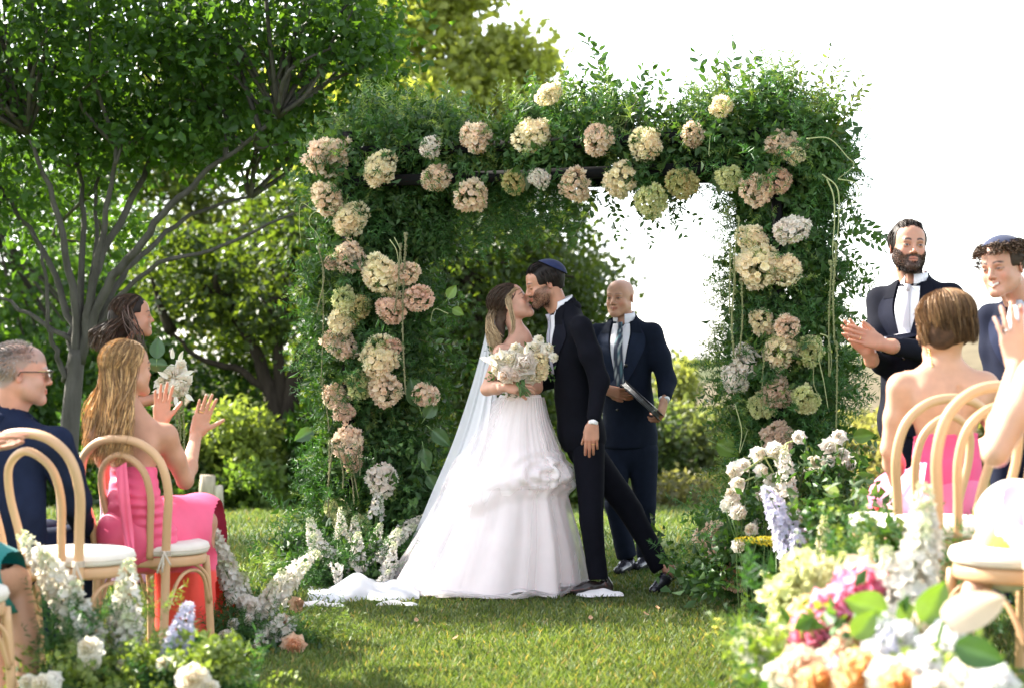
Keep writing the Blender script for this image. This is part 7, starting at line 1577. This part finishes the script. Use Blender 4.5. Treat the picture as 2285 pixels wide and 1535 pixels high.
# big front arrangement, right
arrangement('large mixed mound of pink peonies, delphinium and stock at the right front', gp3(1980, 5.2), [
    ('delphinium', 1738, 1145, 7.20, 1.15, -.45, 1), ('delphinium', 1760, 1200, 7.15, 1.20, -.4, 1), ('delphinium', 1785, 1245, 7.10, 1.10, -.38, 1), ('delphinium', 1798, 1275, 7.10, 0.90, -.3, 1), ('foxtail_lily', 1705, 1200, 7.40, 1.15, -1, .22), ('foxtail_lily', 1745, 1212, 7.35, 0.90, -1, .2),
    ('cream_spike', 1832, 1195, 7.00, 1.10, -.2, 1), ('cream_spike', 1848, 1307, 5.52, 1.10, -.2, 1), ('cream_spike', 1868, 1352, 5.44, 1.29, -.15, 1), ('cream_spike', 1880, 1402, 5.36, 1.29, -.1, 1), ('cream_spike', 1925, 1277, 5.52, 1.10, .05, 1), ('cream_spike', 1935, 1327, 5.44, 1.10, 0, 1), ('cream_spike', 1770, 1392, 5.52, 1.01, -.6, .8), ('cream_spike', 1735, 1300, 7.00, 0.90, -.5, .9), ('cream_spike', 1740, 1432, 5.44, 0.92, -.6, .5),
    ('white_stock', 2065, 1187, 5.04, 1.06, .25, 1), ('white_stock', 2050, 1237, 5.04, 1.15, .2, 1), ('white_stock', 2030, 1287, 5.00, 1.24, .15, 1), ('white_stock', 2012, 1337, 5.24, 1.19, .1, 1), ('white_stock', 2030, 1382, 5.24, 1.10, 0, 1), ('white_stock', 1992, 1302, 5.04, 0.92, -.1, 1), ('white_stock', 2062, 1352, 5.24, 0.93, .3, 1), ('white_stock', 1985, 1372, 5.24, 0.93, 0, 1),
    ('hyd_green', 1795, 1310, 5.36, 1.12, -.2, .3), ('hyd_green', 1760, 1340, 5.36, 0.78, -.4, .2), ('peach_rose', 1930, 1288, 5.12, 1.40, .1, .4), ('orange_rose', 1812, 1372, 5.04, 1.29, -.2, .4), ('garden_rose', 1865, 1345, 5.04, 1.12, 0, .5), ('pink_peony', 1862, 1385, 4.96, 1.78, -.2, .3), ('pink_peony', 1938, 1325, 5.04, 1.49, .2, .3), ('pink_peony', 1825, 1430, 4.88, 1.27, -.2, .1), ('pink_peony', 1905, 1355, 5.00, 1.49, 0, .2),
    ('white_stock', 1720, 1492, 5.04, 1.01, -1, .45), ('white_stock', 1765, 1517, 5.24, 0.93, -1, .4), ('cream_spike', 1800, 1532, 5.08, 0.93, -.8, .3), ('garden_rose', 2065, 1395, 4.68, 1.19, .1, .4), ('garden_rose', 2010, 1420, 4.60, 0.93, -.1, .3), ('delphinium', 1985, 1507, 4.44, 0.93, .1, 1), ('garden_rose', 1960, 1470, 4.44, 1.03, 0, .4), ('garden_rose', 2060, 1500, 4.28, 1.29, 0, .5), ('orange_rose', 1925, 1500, 4.36, 1.19, -.1, .4), ('peach_rose', 1790, 1485, 4.60, 1.19, -.1, .4), ('orange_rose', 1830, 1520, 4.44, 0.93, 0, .4),
    ('garden_rose', 2110, 1455, 4.44, 1.13, .1, .4), ('white_rose', 2180, 1500, 4.20, 1.55, .1, .5), ('garden_rose', 2230, 1530, 4.12, 1.13, .1, .5), ('orange_rose', 2010, 1530, 4.20, 0.93, 0, .4), ('white_rose', 1985, 1500, 4.28, 1.23, 0, .4), ('garden_rose', 2125, 1420, 4.52, 0.93, .2, .3), ('white_rose', 1840, 1470, 4.76, 0.93, 0, .4), ('peach_rose', 1880, 1450, 4.68, 0.83, 0, .4), ('white_rose', 1730, 1500, 4.76, 0.93, -.2, .4), ('peach_rose', 1905, 1420, 4.76, 0.72, 0, .4), ('white_rose', 2090, 1535, 4.12, 1.23, 0, .5), ('pink_peony', 1880, 1500, 4.48, 0.75, 0, .4)],
    [('leaf', 1900, 1180, 7.10, 110, 80, 45, 1), ('lleaf', 1880, 1462, 4.99, 240, 90, 115, 1.2), ('light', 1850, 1422, 5.40, 200, 110, 55, 1), ('fern', 1960, 1352, 5.73, 230, 130, 130, 1.2), ('lleaf', 1860, 1312, 5.90, 140, 90, 45, 1.1), ('leaf', 1960, 1502, 4.91, 260, 70, 80, 1.2), ('lleaf', 2080, 1522, 4.42, 150, 60, 35, 1.2), ('fern', 1800, 1442, 5.57, 160, 80, 60, 1.1), ('light', 1640, 1462, 5.98, 50, 40, 10, .9), ('lleaf', 1960, 1252, 5.98, 110, 80, 55, 1.1), ('leaf', 1990, 1272, 5.90, 100, 80, 30, 1)], 505,
    sprigs=[(1930, 1250, 1880, 1080, 7.2, 1), (1940, 1250, 1930, 1100, 7.1, 0), (1950, 1250, 1975, 1110, 7.0, 2), (1890, 1240, 1850, 1110, 7.3, 1), (1930, 1220, 1990, 1160, 6.9, 0), (1900, 1300, 1840, 1150, 7.2, 2), (1960, 1240, 1950, 1150, 7.0, 3), (1870, 1230, 1830, 1140, 7.3, 0)])
t5 = bpy.data.objects['flower_arrangement.004']
for x, y, Y, me, s, dx, dz in [(1975, 1365, 4.7, BL_L, .95, -1, .35), (2060, 1385, 4.6, BL_L, .95, .5, 1), (2020, 1345, 4.7, BL_L, .7, .1, -1), (1905, 1420, 4.48, BL_L, .7, .8, 1), (2130, 1440, 4.08, BL_D, .8, 1, -.3), (1870, 1100, 7.2, BL_S, .7, -.8, .4), (1900, 1110, 7.2, BL_S, .7, .9, .5), (1960, 1150, 7.0, BL_S, .7, 1, .3), (1880, 1140, 7.1, BL_S, .6, -1, .1), (1925, 1160, 7.1, BL_S, .7, .7, -.2), (1765, 1120, 7.2, BL_S, .6, -.3, -1), (1800, 1170, 7.2, BL_L, .5, .8, .6)]:
    y_ = unit((dx, -.3, dz)); x_ = unit(np.cross(y_, (0, -1, .25))); inst('large_leaf', me, at(x, y, Y), np.stack([x_, y_, np.cross(x_, y_)], 1), s, t5)
# a pale calla petal, large and out of focus near the sandal
pv9, pq9 = petal(.155, .095, .35, .35, 9, 9); y_ = unit((1, .1, .45)); x_ = unit(np.cross(y_, (.1, -1, .1))); a = Acc(); a.add(pv9 @ np.stack([x_, y_, np.cross(x_, y_)], 1).T + at(2105, 1385, 4.4), pq9, None, (.66, .56, .46)); add_tube(a, catmull([at(2105, 1385, 4.4), at(2090, 1450, 4.4), at(2085, 1560, 4.4)], 5), .006, 8, (.2, .3, .1)); a.build('calla_lily', M['petal'], t5)
# small yellow umbel on a stem, far left of the mound
a = Acc(); rgq = np.random.default_rng(9); add_tube(a, catmull([at(1690, 1420, 6.6), at(1640, 1418, 6.65), at(1605, 1400, 6.7)], 6), .0035, 6, (.40, .44, .16))
for i in range(16): q = at(1603 + rgq.normal() * 13, 1393 + rgq.normal() * 13, 6.7); add_tube(a, [at(1612, 1408, 6.7), q], .0015, 4, (.4, .44, .14)); pv8, pq8 = petal(.018, .016, .2, .2, 3, 3); a.add(pv8 @ basis(rgq.normal(size=3)).T + q, pq8, None, (.66, .62, .12))
a.build('yellow_umbel', M['petal'], t5)
# fallen petals
for i, (x, y) in enumerate([(1318, 1395), (1448, 1385), (1470, 1370), (1655, 1368), (1010, 1440), (930, 1400)]):
    Y = 1.25 * FPX / (y - HORY); q = at(x, y, Y); pv8, pq8 = petal(.03, .022, .3, .4, 4, 4); t = thing('fallen_petal', ['pale petal on the grass below the groom\'s back foot', 'fallen petal on the grass below the right edge of the arch opening', 'petal on the grass just left of another below the right pillar', 'petal beside the yellow umbel at the foot of the flower mound', 'fallen petal on the grass far below the bride\'s hem', 'fallen petal below the veil train'][i], 'petal', (q[0], q[1], 0), 'petals fallen on the grass'); a = Acc(); a.add(pv8 @ rotm((0, 0, 1), i * 1.3).T + (q[0], q[1], .03), pq8, None, (.72, .45, .30)); a.build('petal_blade', M['petal'], t)
